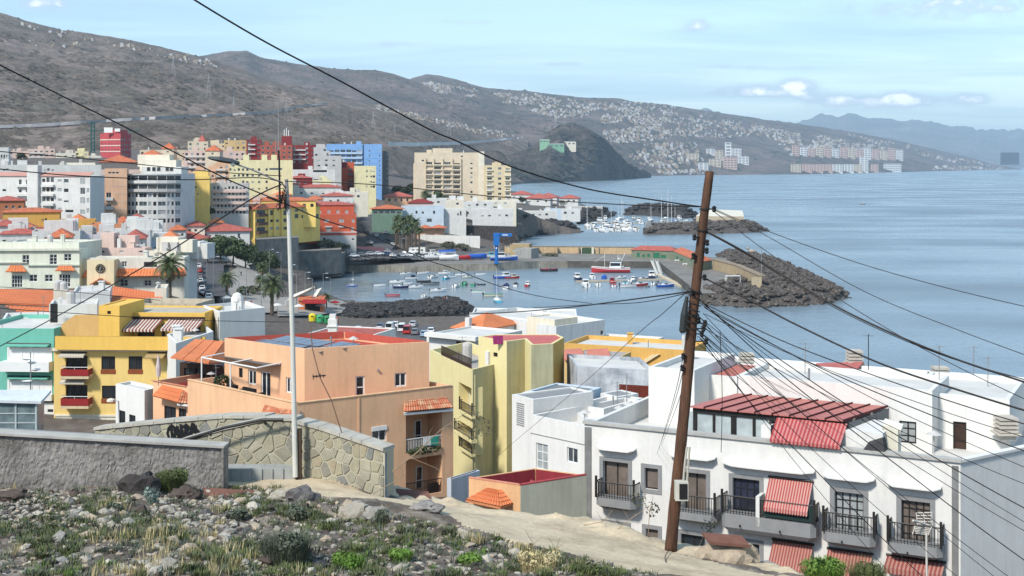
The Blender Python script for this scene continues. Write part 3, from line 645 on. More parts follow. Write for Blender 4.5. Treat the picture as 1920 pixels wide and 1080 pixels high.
 b2 = fbld('tower_block','thin grey tower slab beside the blue tower block',(717,790),(728,786),283,18,plaster((120,124,124)),depth=12,par=.3); far_windows(b2,0,[726],fr(290,352,8),1.6,2.4,glass=GLASS3); b2.finish(ROOFG)
 b = fbld('apartment_block','red and orange apartment block in front of the blue tower',(626,705),(664,702),304,18,TERRA,depth=14); far_windows(b,0,[(657,9)],[317,327,337,347,356],9,4.5,frame=MAROON)
 for y in (321,331,341,351): b.band('balcony',0,652,y-2,664,y+1,0,1,MAROON)
 b.band('maroon_band',0,625,304,650,314,0,.4,MAROON); b.finish(ROOFG); clutter(b,2,21)
 b = fbld('apartment_block','pale yellow apartment block in front of the blue tower',(664,700),(705,695),311,16,PALE,depth=14); far_windows(b,0,[688,696],[321,331,341,350],3,3.5); far_windows(b,0,[(701,5)],[321,331,341,350],5,4.5); b.finish(ROOFG)
 b = fbld('tower_block','large beige apartment slab standing alone before the headland',(777,772),(908,764),286,14,BEIGE,depth=18,par=1.0)
 ys = fr(306,369,8); far_windows(b,0,[(805,11),(821,12),(839,12),(857,11)],ys,11,4.6,frame=CREAM,nx=3); far_windows(b,0,[(884,4.5)],ys,4.5,4); far_windows(b,0,[(793,5)],[301],5,3); far_windows(b,0,[(866,4.5)],[292],5,5)
 for y in ys: b.band('balcony',0,798,y+2,864,y+4.4,0,1.0,BEIGE)
 for x in (798,813,830,848,864): b.band('pier',0,x-.7,297,x+.7,374,0,1.05,BEIGE)
 b.band('pilaster',0,897,284,908,385,0,.5,CREAM); b.finish(ROOFG); clutter(b,5,23)
 q = two((811,776),(848,776),9); mb = MB(); mb.prism([(p.x,p.y) for p in q],b.zt-2,zat(278,776)); mb.build('roof_storey',BEIGE,b.root)
 b2 = fbld('tower_block','narrow beige wing at the left of the beige slab',(775,788),(790,786),306,14,BEIGE,depth=10); far_windows(b2,0,[779,785],fr(316,372,7),2.6,3.4); b2.finish(ROOFG)
 b = fbld('tower_block','lower beige block attached to the right of the beige slab',(907,770),(958,760),310,12,plaster((228,206,165)),depth=16); ys = fr(316,373,7)
 far_windows(b,0,[(918,9),(937,6),(952,8)],ys,8,4.4,nx=2)
 for y in ys: b.band('balcony',0,912,y+2,924,y+4.2,0,.9,CREAM); b.band('balcony',0,946,y+2,958,y+4.2,0,.9,CREAM)
 b.finish(ROOFG); clutter(b,3,29)
 b = fbld('tower_block','rounded pink-red tower under a white rooftop sign',(188,905),(246,920),250,30,REDP,c=(226,895),par=.4); far_windows(b,0,fr(192,222,6),[270,281],3,2.2,glass=GLASS2,frame=REDP); far_windows(b,1,fr(229,244,4),fr(262,290,4),3,4,glass=GLASS2,frame=PEACH)
 for y in (262,273,284): b.band('white_band',0,188,y-1,226,y+1,0,.25,PINK)
 b.finish(REDP)
 q = [(p.x,p.y) for p in b.inset(2.2)]; mb = MB(); mb.prism(q,b.zt-.5,zat(243,900)); mb.build('roof_storey',REDP,b.root)
 mb = MB(); a0,a1 = P(195,246,897),P(211,239,897); mb.box((a0.x,897,a0.z-1),(a1.x,897.6,a1.z)); a0,a1 = P(215,244,897),P(225,241,897); mb.box((a0.x,897,a0.z-1),(a1.x,897.6,a1.z)); mb.build('rooftop_sign',WHITE,b.root)
 b = fbld('house','cream villa with wide orange hipped roof below the red tower',(188,760),(256,756),304,35,PEACH,depth=18,par=.1); far_windows(b,0,[200,215,230,245],[310],5,4); b.finish(); hip_roof(b.root,[(p.x,p.y) for p in b.plan],b.zt,4.2,TILE,.9,ridge=.4)
 b = fbld('house','pinkish house with dark eaves left of the curved block',(172,560),(262,556),318,28,PINK,depth=12,par=.3); far_windows(b,0,fr(186,250,6),[327],5,4); b.finish(TILE)
 rows = [('pale pink house cluster on the skyline at far left',(16,905),(52,905),283,PINK),('white house with pink roof terrace on the left skyline',(52,900),(103,905),279,PINK),('sand coloured low house left of the red tower',(104,880),(142,880),287,CREAM),('pale yellow house left of the red tower',(140,900),(166,900),284,PALE),('low cream house directly left of the red tower',(164,860),(190,860),292,CREAM),
   ('small white skyline house left of the pink cluster',(-20,930),(18,930),284,WHT),
   ('long pinkish block on the skyline right of the red tower',(262,700),(350,696),281,BEIGE),('orange-beige block with tiled eaves behind the curved block',(345,690),(460,686),283,PINK),('tall beige block with stepped top storeys on the skyline',(352,800),(390,798),265,BEIGE),('yellow-beige block with corner turret on the skyline',(388,806),(424,804),269,BEIGE),('ochre stepped block with roof boxes on the skyline',(420,800),(462,800),263,plaster((226,190,130))),
   ('dark red block on the skyline behind the lamp',(462,796),(490,794),262,MAROON),('brick red wide block on the skyline with pale lower floors',(488,790),(548,786),272,plaster((190,95,75))),('maroon banded block with antennas on the skyline',(546,800),(592,800),272,MAROON),('white and grey block left of the blue tower',(588,780),(614,776),276,GRYB),
   ('pink stucco house under the skyline blocks',(300,600),(352,598),312,PINK),('orange stucco house right of the curved block',(352,560),(404,556),322,PEACH),('peach rooftop house behind the street lamp',(400,600),(440,598),306,PEACH)]
 for i,(lb,l,r,y,m) in enumerate(rows):
  b = fbld('apartment_block',lb,l,r,y,28,m,depth=14,group='blocks on the town skyline'); w = r[0]-l[0]; n = max(2,int(w/10)); k = F/l[1]
  far_windows(b,0,fr(l[0]+5,r[0]-5,n),[y+2.9*k*(j+.62) for j in range(4)],min(5,w/n*.62),1.4*k,nx=1)
  if i % 2: 
   for j in range(3): b.band('balcony',0,l[0]+3,y+2.9*k*(j+.95),r[0]-w*.4,y+2.9*k*(j+1.2),0,.9,WHT if i % 3 else m)
  b.finish(ROOFG); clutter(b,4,40+i)
 for lb,x0,x1,yb,yt,d,m in (('orange pyramid roofed stair tower on the skyline',303,326,279,268,690,TILE),('orange pyramid roof behind the curved block',385,412,283,272,680,TILE),('red pyramid roof on the cream skyline block',372,384,265,252,805,TILER),('orange hipped roof house right of the red tower',262,300,292,281,640,TILE)):
  q = two((x0,d),(x1,d),(x1-x0)*d/F); zt = zat(yb,d); b = Bld('tower_house',lb,'building',q,30,zt,BEIGE,parapet=.1); far_windows(b,0,[(x0+x1)/2],[yb+5],4,4); b.finish(); hip_roof(b.root,[(p.x,p.y) for p in q],zt,(yb-yt)*d/F,m,.4,ridge=.0)
 b = fbld('water_tower','maroon rooftop tank house with aerials on the skyline',(528,802),(547,800),255,40,MAROON,depth=6,par=.1); b.finish(MAROON)
 for x,h in ((533,243),(537,240),(541,244)): mb = MB(); mb.tube([P(x,256,804),P(x,h,804)],.28,5); mb.build('aerial',WHITE,b.root)
 rows = [('white block with dark ribbon windows left of the red block',(546,655),(628,650),318,WHT,[(600,26)],[321,336]),('pale grey block with open balconies left of the red block',(588,690),(640,686),292,GRYB,[598,612,626],[300,310]),('white house with maroon roof edge, centre of the town',(558,600),(640,596),352,WHT,[565,585,606,625],[362]),('cream gabled house beside the white ribbon block',(586,620),(622,618),338,PALE,[595,610],[348]),
   ('white terrace house under the maroon roofs',(500,590),(560,588),346,WHT,[508,520,532,545],[356,364]),('maroon roofed row house behind the lamp pole',(540,640),(585,636),334,MAROON,[548,560,572],[342]),('pale house at the top of the street',(640,610),(690,606),360,CREAM,[648,660,672],[368,378]),('white house beside the street palms',(600,575),(662,570),368,WHT,[606,620,634],[376]),('white corner house at the left of the uphill street',(628,552),(662,548),384,WHT,[636,650],[392]),
   ('small white house above the hotel',(480,575),(506,574),350,WHT,[486,496],[358]),('pink house between grey block and yellow hotel',(455,500),(480,498),380,PINK,[462,472],[388]),('orange plastered house above the yellow hotel',(470,540),(520,538),372,PEACH,[478,490,505],[380])]
 for i,(lb,l,r,y,m,xs,ys) in enumerate(rows):
  b = fbld('house',lb,l,r,y,20,m,depth=12,group='houses in the middle of the town'); far_windows(b,0,xs,ys,5,4.5); b.finish(ROOFG); clutter(b,3,70+i)
  if i in (2,4,5,7): hip_roof(b.root,[(p.x,p.y) for p in b.plan],b.zt,1.4,TILER,.5)
 b = fbld('house','ochre yellow house with orange tiled roof at the left',(5,334),(112,326),399,22,OCHRE,depth=12,par=.1); far_windows(b,0,[80,86],[411],3.5,7,frame=DKF); far_windows(b,0,[(18,20)],[420],20,4); b.band('porch',0,46,425,88,433,0,1.5,plaster((205,120,100))); far_windows(b,0,[101],[430],4,5,frame=DKF); b.finish(); hip_roof(b.root,[(p.x,p.y) for p in b.plan],b.zt,1.0,TILE,.4)
 b = fbld('house','lower ochre annex joined to the ochre house',(112,328),(178,326),413,22,OCHRE,depth=9,par=.3); far_windows(b,0,[119,134,143],[429],3,4,frame=DKF); b.finish(TILE); clutter(b,2,91)
 b = fbld('house','small brown-orange house at the far left edge',(-20,360),(45,356),377,22,plaster((196,120,80)),depth=9,par=.2); far_windows(b,0,[12,25,37],[388],6,5,frame=WHITE); b.finish(); hip_roof(b.root,[(p.x,p.y) for p in b.plan],b.zt,1.2,TILER,.4)
 rows = [('white house with sloping red roof edge at far left',(-20,300),(36,298),425,WHT),('low white house with orange parapet block',(0,285),(78,282),440,WHT),('white roof terrace behind the pale green house',(60,275),(150,272),434,WHT),('white roof terrace with red lined parapet',(140,285),(215,282),440,LILAC),('white rooftop house left of the villa',(205,290),(282,288),432,WHT),('orange washed low house among the white terraces',(168,318),(228,316),420,plaster((236,150,100))),('white flat-roofed house right of the orange low house',(222,330),(262,328),425,WHT),('dark glazed restaurant beside the curved block',(248,350),(304,348),432,GRYB),('pale blue house behind the villa',(262,300),(300,298),452,LBLUE)]
 for i,(lb,l,r,y,m) in enumerate(rows):
  b = fbld('house',lb,l,r,y,20,m,depth=11,par=.7,group='white terraced houses left of the villa',roof=plaster((200,120,105)) if i in (2,3) else ROOFW)
  w = r[0]-l[0]; far_windows(b,0,fr(l[0]+8,r[0]-8,max(2,int(w/16))),[y+11],7,6); b.finish(); clutter(b,5,100+i,WHT)
  if i in (0,1): hip_roof(b.root,[(p.x,p.y) for p in b.plan],b.zt,1.3,TILER,.3)
 b = fbld('villa','white villa with low red hipped roofs beside the round tree crowns',(298,430),(392,418),450,8,WHT,depth=18,par=.2); far_windows(b,0,[(341,14),(362,18),(377,8)],[461],12,13,frame=DKF,nx=1); far_windows(b,0,[(310,8)],[461],7,9); far_windows(b,0,[360],[489],4,13); b.finish()
 hip_roof(b.root,[(p.x,p.y) for p in b.plan],b.zt,2.8,TILER,.9,ridge=.3)
 b2 = fbld('villa','white upper villa wing with red roof below the yellow hotel',(372,442),(468,434),434,8,WHT,depth=14,par=.2); far_windows(b2,0,[385,394,448],[441],5,6); far_windows(b2,0,[(430,16),(446,14)],[457],14,13,glass=GLASS2); far_windows(b2,0,[(471-14,12)],[460],10,9,glass=GLASS); b2.finish(); hip_roof(b2.root,[(p.x,p.y) for p in b2.plan],b2.zt,2.2,TILER,.8,ridge=.4)
 b = fbld('restaurant','green glazed restaurant with orange hipped roof beside the street',(697,640),(755,632),392,10,plaster((120,150,130)),depth=12,par=.1); far_windows(b,0,fr(704,748,5),[398],9,6,glass=GLASS2); b.finish(); hip_roof(b.root,[(p.x,p.y) for p in b.plan],b.zt,1.9,TILE,.8,ridge=.3)
 b = fbld('house','long pale blue house behind the palm group',(752,655),(832,645),387,8,LBLUE,depth=13,par=.3); far_windows(b,0,[781,793,814],[398],4,6); far_windows(b,0,[(805,10)],[412],5,9,glass=GLASS2); b.finish(plaster((150,150,160)))
 b = fbld('house','white house with twin narrow windows right of the blue house',(832,660),(874,656),392,8,WHT,depth=12); far_windows(b,0,[859,864],[400],3,9); b.finish(ROOFW)
 b = fbld('house','pink villa with red hipped roof among trees',(722,720),(772,716),369,14,PEACH,depth=12,par=.1); far_windows(b,0,fr(730,764,4),[375],4,6); b.finish(); hip_roof(b.root,[(p.x,p.y) for p in b.plan],b.zt,2.6,TILER,1.1,ridge=.0)
 b = fbld('house','low house with dull red lean-to roof below the beige slab',(765,690),(812,688),381,12,PINK,depth=10,par=.1); b.finish(); hip_roof(b.root,[(p.x,p.y) for p in b.plan],b.zt,2.0,MAROON,.6)
 b = fbld('kiosk','small beige kiosk with two orange roofs above the white wall',(782,640),(834,636),428,6,PEACH,depth=7,par=.1); far_windows(b,0,[(794,17)],[434],17,7); b.finish()
 for x0,x1 in ((781,805),(804,835)): q = two((x0,638.5),(x1,637.5),8); hip_roof(b.root,[(p.x,p.y) for p in q],b.zt+.1+.05*(x0>790),1.4,TILE,.3)
 rows = [('white villa with shaded veranda above the dark sea wall',(886,700),(962,692),392,WHT,[905,918,937,950],[404]),('white flat-roofed upper house at the foot of the beige slab',(868,735),(925,730),378,WHT,[880,895,910],[384]),('pale low house under the lower beige block',(905,750),(968,745),376,CREAM,[915,930,948],[381]),('white boxy house above the boat point',(988,905),(1044,895),396,WHT,[1000,1012,1025],[402,410]),('light blue fronted house at the marina',(1020,930),(1052,925),392,LBLUE,[1028,1040],[404]),('white house beside the palm on the point',(958,870),(990,866),396,WHT,[966,978],[404]),('low white yacht club building',(1040,960),(1088,955),392,WHT,[1048,1060,1074],[399]),('grey white boat sheds on the marina quay',(1060,1090),(1130,1085),387,GRYB,[1070,1085,1100],[391]),
   ('small white house beside the tree at the slab foot',(800,735),(838,732),372,WHT,[808,822],[379]),('white annex with brown lintel below the slab',(838,735),(870,732),375,CREAM,[845,858],[382])]
 for i,(lb,l,r,y,m,xs,ys) in enumerate(rows):
  b = fbld('house',lb,l,r,y,2,m,depth=12,par=.5,group='low houses along the marina shore'); far_windows(b,0,xs,ys,5,4); b.finish(ROOFW); clutter(b,2,130+i,WHT)
 for lb,x0,x1,yb,yt,d in (('white house with red hipped roof, first on the point',956,996,365,358,1160),('white house with wide red roof, second on the point',985,1032,372,363,1130),('white house with red roof half behind the second',1008,1044,370,362,1185),('white house with red roof at the tip of the point',1048,1084,372,365,1140)):
  q = two((x0,d),(x1,d-4),13); zt = zat(yb,d); b = Bld('house',lb,'building',q,4,zt,WHT,'red roofed houses on the point',parapet=.1); far_windows(b,0,fr(x0+8,x1-8,3),[yb+5],4,4); b.finish(); hip_roof(b.root,[(p.x,p.y) for p in q],zt,(yb-yt)*d/F,TILER,1.0,ridge=.2)
far_town()
def fillers():
 rr = random.Random(31); T_ = [TILE,TILER,TILEO]
 for i,(x,d,w,y,m,lb) in enumerate([(212,352,34,418,CREAM,'cream cottage with orange roof between ochre annex and curved block'),(240,372,30,412,WHT,'white cottage with tiled roof at the foot of the peach block'),(180,340,26,424,PEACH,'peach cottage right of the ochre annex'),(318,425,30,432,WHT,'white cottage under the curved block'),(350,440,34,424,CREAM,'cream house with orange roof right of the curved block'),(392,450,26,418,PINK,'pink cottage left of the yellow hotel'),(404,520,30,392,PEACH,'peach house with red roof above the grey block'),(470,600,30,352,CREAM,'cream house with orange roof above the yellow hotel'),(510,560,34,366,PINK,'pink house with orange roof behind the yellow hotel'),(575,560,30,374,CREAM,'cream cottage behind the terracotta hotel'),(612,640,28,352,PEACH,'peach house with red roof left of the pale yellow block'),(520,660,30,334,WHT,'white house with red roof under the brick block'),(585,660,26,340,CREAM,'cream house with tiled roof left of the red block'),(60,370,36,408,WHT,'white cottage behind the ochre house'),(130,352,30,414,CREAM,'cream cottage with orange roof behind the ochre annex'),(30,300,40,432,PEACH,'peach cottage left behind the pale green house'),(232,262,40,448,WHT,'white cottage with orange roof behind the long cream house'),(300,268,36,450,PEACH,'peach cottage behind the long cream house'),(90,262,44,446,CREAM,'cream cottage with tiled roof behind the pale green house')]):
  b = fbld('house',lb,(x,d),(x+w,d),y,zat(y,d)-9,m,depth=9,par=.15,group='tiled houses among the blocks'); far_windows(b,0,fr(x+6,x+w-6,3),[y+8],5,5); b.finish(); hip_roof(b.root,[(p.x,p.y) for p in b.plan],b.zt,1.6,T_[i%3],.5,ridge=.3)
fillers()
# ---------------------------------------------------------------- harbour: quays, breakwaters, boats, cars, plaza, palms, people
def ico(sub=1,seed=0,j=.25,flat=.8):
 bm = bmesh.new(); bmesh.ops.create_icosphere(bm,subdivisions=sub,radius=1); rr = random.Random(seed)
 for v in bm.verts: v.co *= 1+rr.uniform(-j,j); v.co.z *= flat
 V = np.array([v.co[:] for v in bm.verts]); Q = np.array([[x.index for x in f.verts] for f in bm.faces]); bm.free(); return V,Q
ROCKS = [ico(1,k,.30,.78) for k in range(8)]
def rock_mesh(k,mat,name='boulder'):
 V,Q = ROCKS[k % 8]; return np_mesh(name,V,Q,mat,False)
def rock_pile(pts,sizes,mat,name,parent=None,seed=3):
 rr = np.random.default_rng(seed); Vs = []; Qs = []; off = 0
 for p,s in zip(pts,sizes):
  V,Q = ROCKS[rr.integers(8)]; a = rr.random()*6.28; c,sn = math.cos(a),math.sin(a)
  W = V*np.array([s*rr.uniform(.8,1.3),s*rr.uniform(.8,1.2),s*rr.uniform(.6,1.0)]); W = np.stack([W[:,0]*c-W[:,1]*sn,W[:,0]*sn+W[:,1]*c,W[:,2]],1)+np.array(p)
  Vs.append(W); Qs.append(Q+off); off += len(V)
 return np_obj(name,np.concatenate(Vs),np.concatenate(Qs),mat,'stuff',False,parent)
LAVA2 = M((.060,.050,.045),.9,.45,1.1,.8,3,name='lava_boulder',col2=(.20,.17,.14),c2lo=.48,c2hi=.66)
LAVAK = M((.030,.028,.028),.9,.45,1.1,.8,3,name='black_lava_boulder',col2=(.12,.11,.10),c2lo=.5,c2hi=.68)
def breakwater(name,label,poly,top,mat,n,size,single=0,core=None,seed=1,edge_z=-.5):
 """a bank of armour stones on a polygon in metres: highest along its middle"""
 rr = random.Random(seed); c = [sum(p[0] for p in poly)/len(poly),sum(p[1] for p in poly)/len(poly)]
 root = empty(name,(c[0],c[1],0),label,'breakwater'); xs = [p[0] for p in poly]; ys = [p[1] for p in poly]
 seg = [(Vector(poly[i]),Vector(poly[(i+1)%len(poly)])) for i in range(len(poly))]
 def dist(q):
  b = 1e9
  for a,e in seg:
   d = e-a; t = max(0,min(1,(q-a).dot(d)/d.length_squared)); b = min(b,(a+d*t-q).length)
  return b
 pts = []; 
 while len(pts) < n:
  q = Vector((rr.uniform(min(xs),max(xs)),rr.uniform(min(ys),max(ys))))
  if not bool(inpoly(np.array([q.x]),np.array([q.y]),poly)[0]): continue
  d = dist(q); h = min(top,edge_z+d*.75)+rr.uniform(-.25,.35)*size; pts.append((q.x,q.y,h))
 sz = [size*rr.uniform(.6,1.35) for _ in pts]
 order = sorted(range(n),key=lambda i: -sz[i]/pts[i][1]); one = set(order[:single]); ms = [rock_mesh(k,mat) for k in range(8)]
 for i in one:
  k = rr.randrange(8); inst('boulder',ms[k],root,pts[i],ry=(rr.uniform(-.3,.3),rr.uniform(-.3,.3),rr.uniform(0,6.28)),sc=(sz[i]*rr.uniform(.9,1.3),sz[i]*rr.uniform(.8,1.1),sz[i]*rr.uniform(.7,1)))
 rest = [i for i in range(n) if i not in one]; rock_pile([pts[i] for i in rest],[sz[i] for i in rest],mat,'small_boulders',root,seed)
 xs_ = np.linspace(min(xs),max(xs),60); ys_ = np.linspace(min(ys),max(ys),60); X,Y = np.meshgrid(xs_,ys_); Z = np.zeros(X.shape)
 for i in range(60):
  for j in range(60): Z[i,j] = min(top,edge_z+dist(Vector((X[i,j],Y[i,j])))*.75)-.35*size
 k = inpoly((X[:-1,:-1]+X[1:,1:])/2,(Y[:-1,:-1]+Y[1:,1:])/2,poly); 
 idx = np.arange(3600).reshape(60,60); q = np.stack([idx[:-1,:-1],idx[:-1,1:],idx[1:,1:],idx[1:,:-1]],-1).reshape(-1,4)[k.ravel()]
 np_obj('rubble_core',np.stack([X.ravel(),Y.ravel(),Z.ravel()],1),q,core or mat,None,True,root)
 return root
QZ = 3.0
def q3(px,py,z=QZ): v = PZ(px,py,z); return (v.x,v.y)
QTOP = M((.20,.185,.165),.9,.3,.15,.3,3,name='quay_paving',fine=.1)
QWALL = M((.30,.27,.22),.9,.35,.25,.5,2,.45,name='quay_concrete')
def prism_obj(name,ring,z0,z1,side,top,label=None,cat=None,kind=None):
 c = ring[0]; 
 if kind: mb = MB(); mb.prism(ring,z0,z1,0,1); return tag(mb.build(name,[side,top]),kind=kind)
 root = empty(name,(sum(p[0] for p in ring)/len(ring),sum(p[1] for p in ring)/len(ring),z0),label,cat); mb = MB(); mb.prism(ring,z0,z1-.05); mb.build('wall',side,root)
 mb = MB(); mb.prism(ring,z1-.05,z1); mb.build('deck',top,root); return root
def quays():
 prism_obj('quay',[q3(560,499),q3(650,497.5),q3(760,497),q3(930,494),q3(1010,489.5),q3(1064,488.5),q3(1070,478),(XY(1000,640)[0],640),(XY(860,648)[0],648),(XY(560,640)[0],640)],-2,QZ,QWALL,QTOP,'long concrete harbour quay with boats laid up on its deck','quay')
 prism_obj('quay',[q3(1064,489),q3(1235,490),q3(1292,534),q3(1300,549),q3(1424,550),q3(1432,536),(XY(1345,600)[0],575),(XY(1190,606)[0],606),(XY(1000,606)[0],606),q3(1064,486)],-2.2,QZ-.03,M((.11,.10,.085),.9,.4,.25,.5,2,.4,name='dark_quay_concrete'),QTOP,'dark quay bending round the right side of the fishing harbour','quay')
 rw = empty('sea_wall',(XY(1070,606)[0],606,QZ),'tall ochre sea wall behind the fishing harbour','wall'); mb = MB(); prev = None
 line = [(946,606),(1060,604),(1190,598)]
 for (a,da),(b,db) in zip(line[:-1],line[1:]):
  p0,p1 = P(a,463,da),P(b,465,db); mb.hexa([(p0.x,da,2),(p1.x,db,2),(p1.x,db+1.4,2),(p0.x,da+1.4,2),(p0.x,da,6.1),(p1.x,db,6.1),(p1.x,db+1.4,6.1),(p0.x,da+1.4,6.1)])
 mb.build('wall',plaster((226,192,145),.72,.35,.15),rw); mb = MB()
 for (a,da),(b,db) in zip(line[:-1],line[1:]):
  p0,p1 = P(a,463,da),P(b,465,db); mb.hexa([(p0.x,da-.2,6.1),(p1.x,db-.2,6.1),(p1.x,db+1.6,6.1),(p0.x,da+1.6,6.1),(p0.x,da-.2,6.4),(p1.x,db-.2,6.4),(p1.x,db+1.6,6.4),(p0.x,da+1.6,6.4)])
 mb.build('coping',CONC,rw)
 for x in (1008,1045,1085,1122,1162): p = P(x,480,604-.3); mb = MB(); mb.box((p.x-.15,600.5,2.9),(p.x+.15,605,6.15)); mb.build('joint_post',CONC,rw)
 p = P(1100,480,601.4); mb = MB(); mb.box((p.x-2.3,p.y,2.9),(p.x+2.3,p.y+2,5.7)); mb.build('gate',plaster((70,95,70)),rw); mb = MB(); mb.box((p.x+2.3,p.y-1.2,2.9),(p.x+3.3,p.y+2,6.0)); mb.box((p.x-2.6,p.y-.3,2.9),(p.x-2.31,p.y+1,5.9)); mb.build('gate_pier',CREAM,rw)
 b = Bld('concrete_store','flat-roofed grey concrete store below the ochre sea wall','building',two((966,574),(996,570),7),2.6,7.4,plaster((165,165,160),.8,.2),parapet=.15); b.finish(ROOFG)
 b = Bld('concrete_store','low beige shed beside the blue harbour crane','building',two((956,592),(992,590),7),2.6,8.2,plaster((190,165,120),.8,.2),parapet=.15); far_windows(b,0,[963],[470],4,4); b.finish(ROOFG)
 b = Bld('market_hall','long harbour shed with red tiled roof and green doors','building',two((1184,573),(1264,566),9),2.6,6.6,plaster((130,140,115),.8,.15),parapet=.05)
 far_windows(b,0,[1197,1207,1216],[478],5,8,glass=M((.02,.14,.08),.6,name='green_door'),frame=M((.02,.10,.06),.6,name='green_frame')); far_windows(b,0,[(1231,12),(1244,10)],[479],11,10,glass=M((.02,.14,.08),.6,name='green_door'),frame=M((.02,.10,.06),.6,name='green_frame')); far_windows(b,0,[1187,1223,1252],[473],2.5,3); b.finish(); hip_roof(b.root,[(p.x,p.y) for p in b.plan],b.zt,1.7,TILER,.6,ridge=.6)
 b = Bld('market_hall','orange roofed wing of the harbour shed behind the wooden pole','building',corner((1264,566),(1312,505),(1335,515)),2.6,6.4,plaster((140,150,125),.8,.15),parapet=.05); far_windows(b,0,[1270,1278,1287,1296],[485],4,8,glass=M((.02,.14,.08),.6,name='green_door'),frame=M((.02,.10,.06),.6,name='green_frame')); b.finish(); hip_roof(b.root,[(p.x,p.y) for p in b.plan],b.zt,1.8,TILE,.6,ridge=.6)
 rw = empty('pier_wall',(XY(1380,480)[0],480,QZ),'sloping ochre wall along the pier in front of the rock bank','wall'); w = [(1336,493,512),(1380,522,482),(1424,552,436)]; mb = MB(); mc = MB()
 for (a,ya,da),(b_,yb,db) in zip(w[:-1],w[1:]):
  p0 = XY(a,da); p1 = XY(b_,db); n = Vector((.9,.35)); q0,q1 = p0+n,p1+n
  mb.hexa([(p0.x,p0.y,2.9),(p1.x,p1.y,2.9),(q1.x,q1.y,2.9),(q0.x,q0.y,2.9),(p0.x,p0.y,6.8),(p1.x,p1.y,6.8),(q1.x,q1.y,6.8),(q0.x,q0.y,6.8)])
  p0,p1,q0,q1 = p0-n*.2,p1-n*.2,q0+n*1.6,q1+n*1.6; mc.hexa([(p0.x,p0.y,6.8),(p1.x,p1.y,6.8),(q1.x,q1.y,6.8),(q0.x,q0.y,6.8),(p0.x,p0.y,7.1),(p1.x,p1.y,7.1),(q1.x,q1.y,7.1),(q0.x,q0.y,7.1)])
 mb.build('wall',plaster((205,180,140),.7,.3,.15),rw); mc.build('coping',plaster((170,150,125),.7),rw)
 a = XY(1424,436); mb = MB(); mb.box((a.x-2.6,a.y-.5,2.9),(a.x+.7,a.y+1.0,6.4)); mb.build('end_block',plaster((215,195,160),.7,.3),rw)
 a = XY(1428,440); lamp = MB(); lamp.tube([(a.x,a.y,2.9),(a.x,a.y,16.5)],[.14,.09],6); lamp.box((a.x-.9,a.y-.12,16.4),(a.x+.1,a.y+.12,16.55)); r = empty('lamp_post',(a.x,a.y,2.9),'thin pale lamp post at the end of the pier wall','lamp post'); lamp.build('post',GREYT,r)
 for x,y,lb,w_,h_,m in ((1375,532,'small white pergola frame on the pier',5,2.6,WHT),(1395,540,'white upturned skiff lying on the pier',3.4,.7,WHT),(1270,490,'white plastic fish bins stacked near the market shed',1.6,1.4,WHT),(1285,497,'round white bundle of floats on the quay',1.4,1.4,WHT)):
  p = PZ(x,y,QZ); r = empty('quay_gear',p,lb,'quay gear'); mb = MB()
  if 'pergola' in lb:
   for sx in (-1,1):
    for sy in (0,1): mb.box((p.x+sx*w_/2-.1,p.y+sy*2-.1,QZ),(p.x+sx*w_/2+.1,p.y+sy*2+.1,QZ+h_))
   mb.box((p.x-w_/2,p.y-.2,QZ+h_),(p.x+w_/2,p.y+2.2,QZ+h_+.2))
  elif 'skiff' in lb: mb.lathe([(.1,0),(.9,0),(.8,.3),(.4,.6),(.05,.68)],8,(p.x,p.y,QZ),sx=2.2)
  else:
   for k in range(3): mb.lathe([(.4,0),(.55,.3),(.5,.6),(.2,.75)],7,(p.x+(k-1)*.7,p.y+(k%2)*.5,QZ+.0))
  mb.build('body',m,r)
quays()
def z0(px,py): v = PZ(px,py,0); return (v.x,v.y)
breakwater('breakwater','brown rock bank tapering to a point beyond the pier wall',[z0(1296,556),z0(1320,572),z0(1400,577),z0(1500,574),z0(1560,569),z0(1596,560),z0(1585,549),z0(1542,528),z0(1490,506),z0(1455,492),z0(1400,483),z0(1342,478),z0(1345,500),z0(1400,520)],3.4,LAVA2,1500,1.15,150,seed=2)
breakwater('breakwater','black lava rock groin sheltering the little beach',[z0(555,618),z0(640,622),z0(760,614),z0(860,606),z0(894,597),z0(893,582),z0(868,570),z0(840,572),z0(760,582),z0(640,590),z0(555,596)],3.2,LAVAK,1500,.95,150,seed=5)
breakwater('breakwater','dark rock bank between the marina houses and the bay',[z0(945,468),z0(985,449),z0(1000,442),z0(1092,436),z0(1085,431),z0(1040,424),z0(985,418),z0(950,430)],5.5,LAVAK,500,1.7,40,seed=7)
breakwater('breakwater','outer marina breakwater of dark rocks',[z0(1060,398),z0(1090,404),z0(1200,404),z0(1300,410),z0(1310,402),z0(1200,394),z0(1088,422)],7.0,LAVAK,500,2.2,20,seed=9)
breakwater('breakwater','low rock foot along the marina mole',[z0(1204,441),z0(1300,439),z0(1400,437),z0(1440,434),z0(1420,424),z0(1380,414),z0(1300,414),z0(1310,425),z0(1210,430)],3.6,LAVA2,600,1.8,40,seed=11)
breakwater('breakwater','rocky black foot of the harbour quay at the small beach',[z0(563,514),z0(600,513),z0(655,513),z0(655,508),z0(600,505),z0(562,506)],2.2,LAVAK,260,.9,20,seed=12)
breakwater('breakwater','dark rocks below the sea wall left of the ochre wall',[z0(935,492),z0(965,486),z0(985,474),z0(975,462),z0(950,466),z0(930,480)],4,LAVAK,260,1.3,20,seed=13)
prism_obj('mole',[z0(1206,437),z0(1300,435),z0(1312,427),z0(1300,422),z0(1214,426)],-2,3.2,M((.05,.046,.045),.9,.4,.3,.4,2,name='dark_mole_stone'),QTOP,'dark stone mole closing the marina basin','quay')
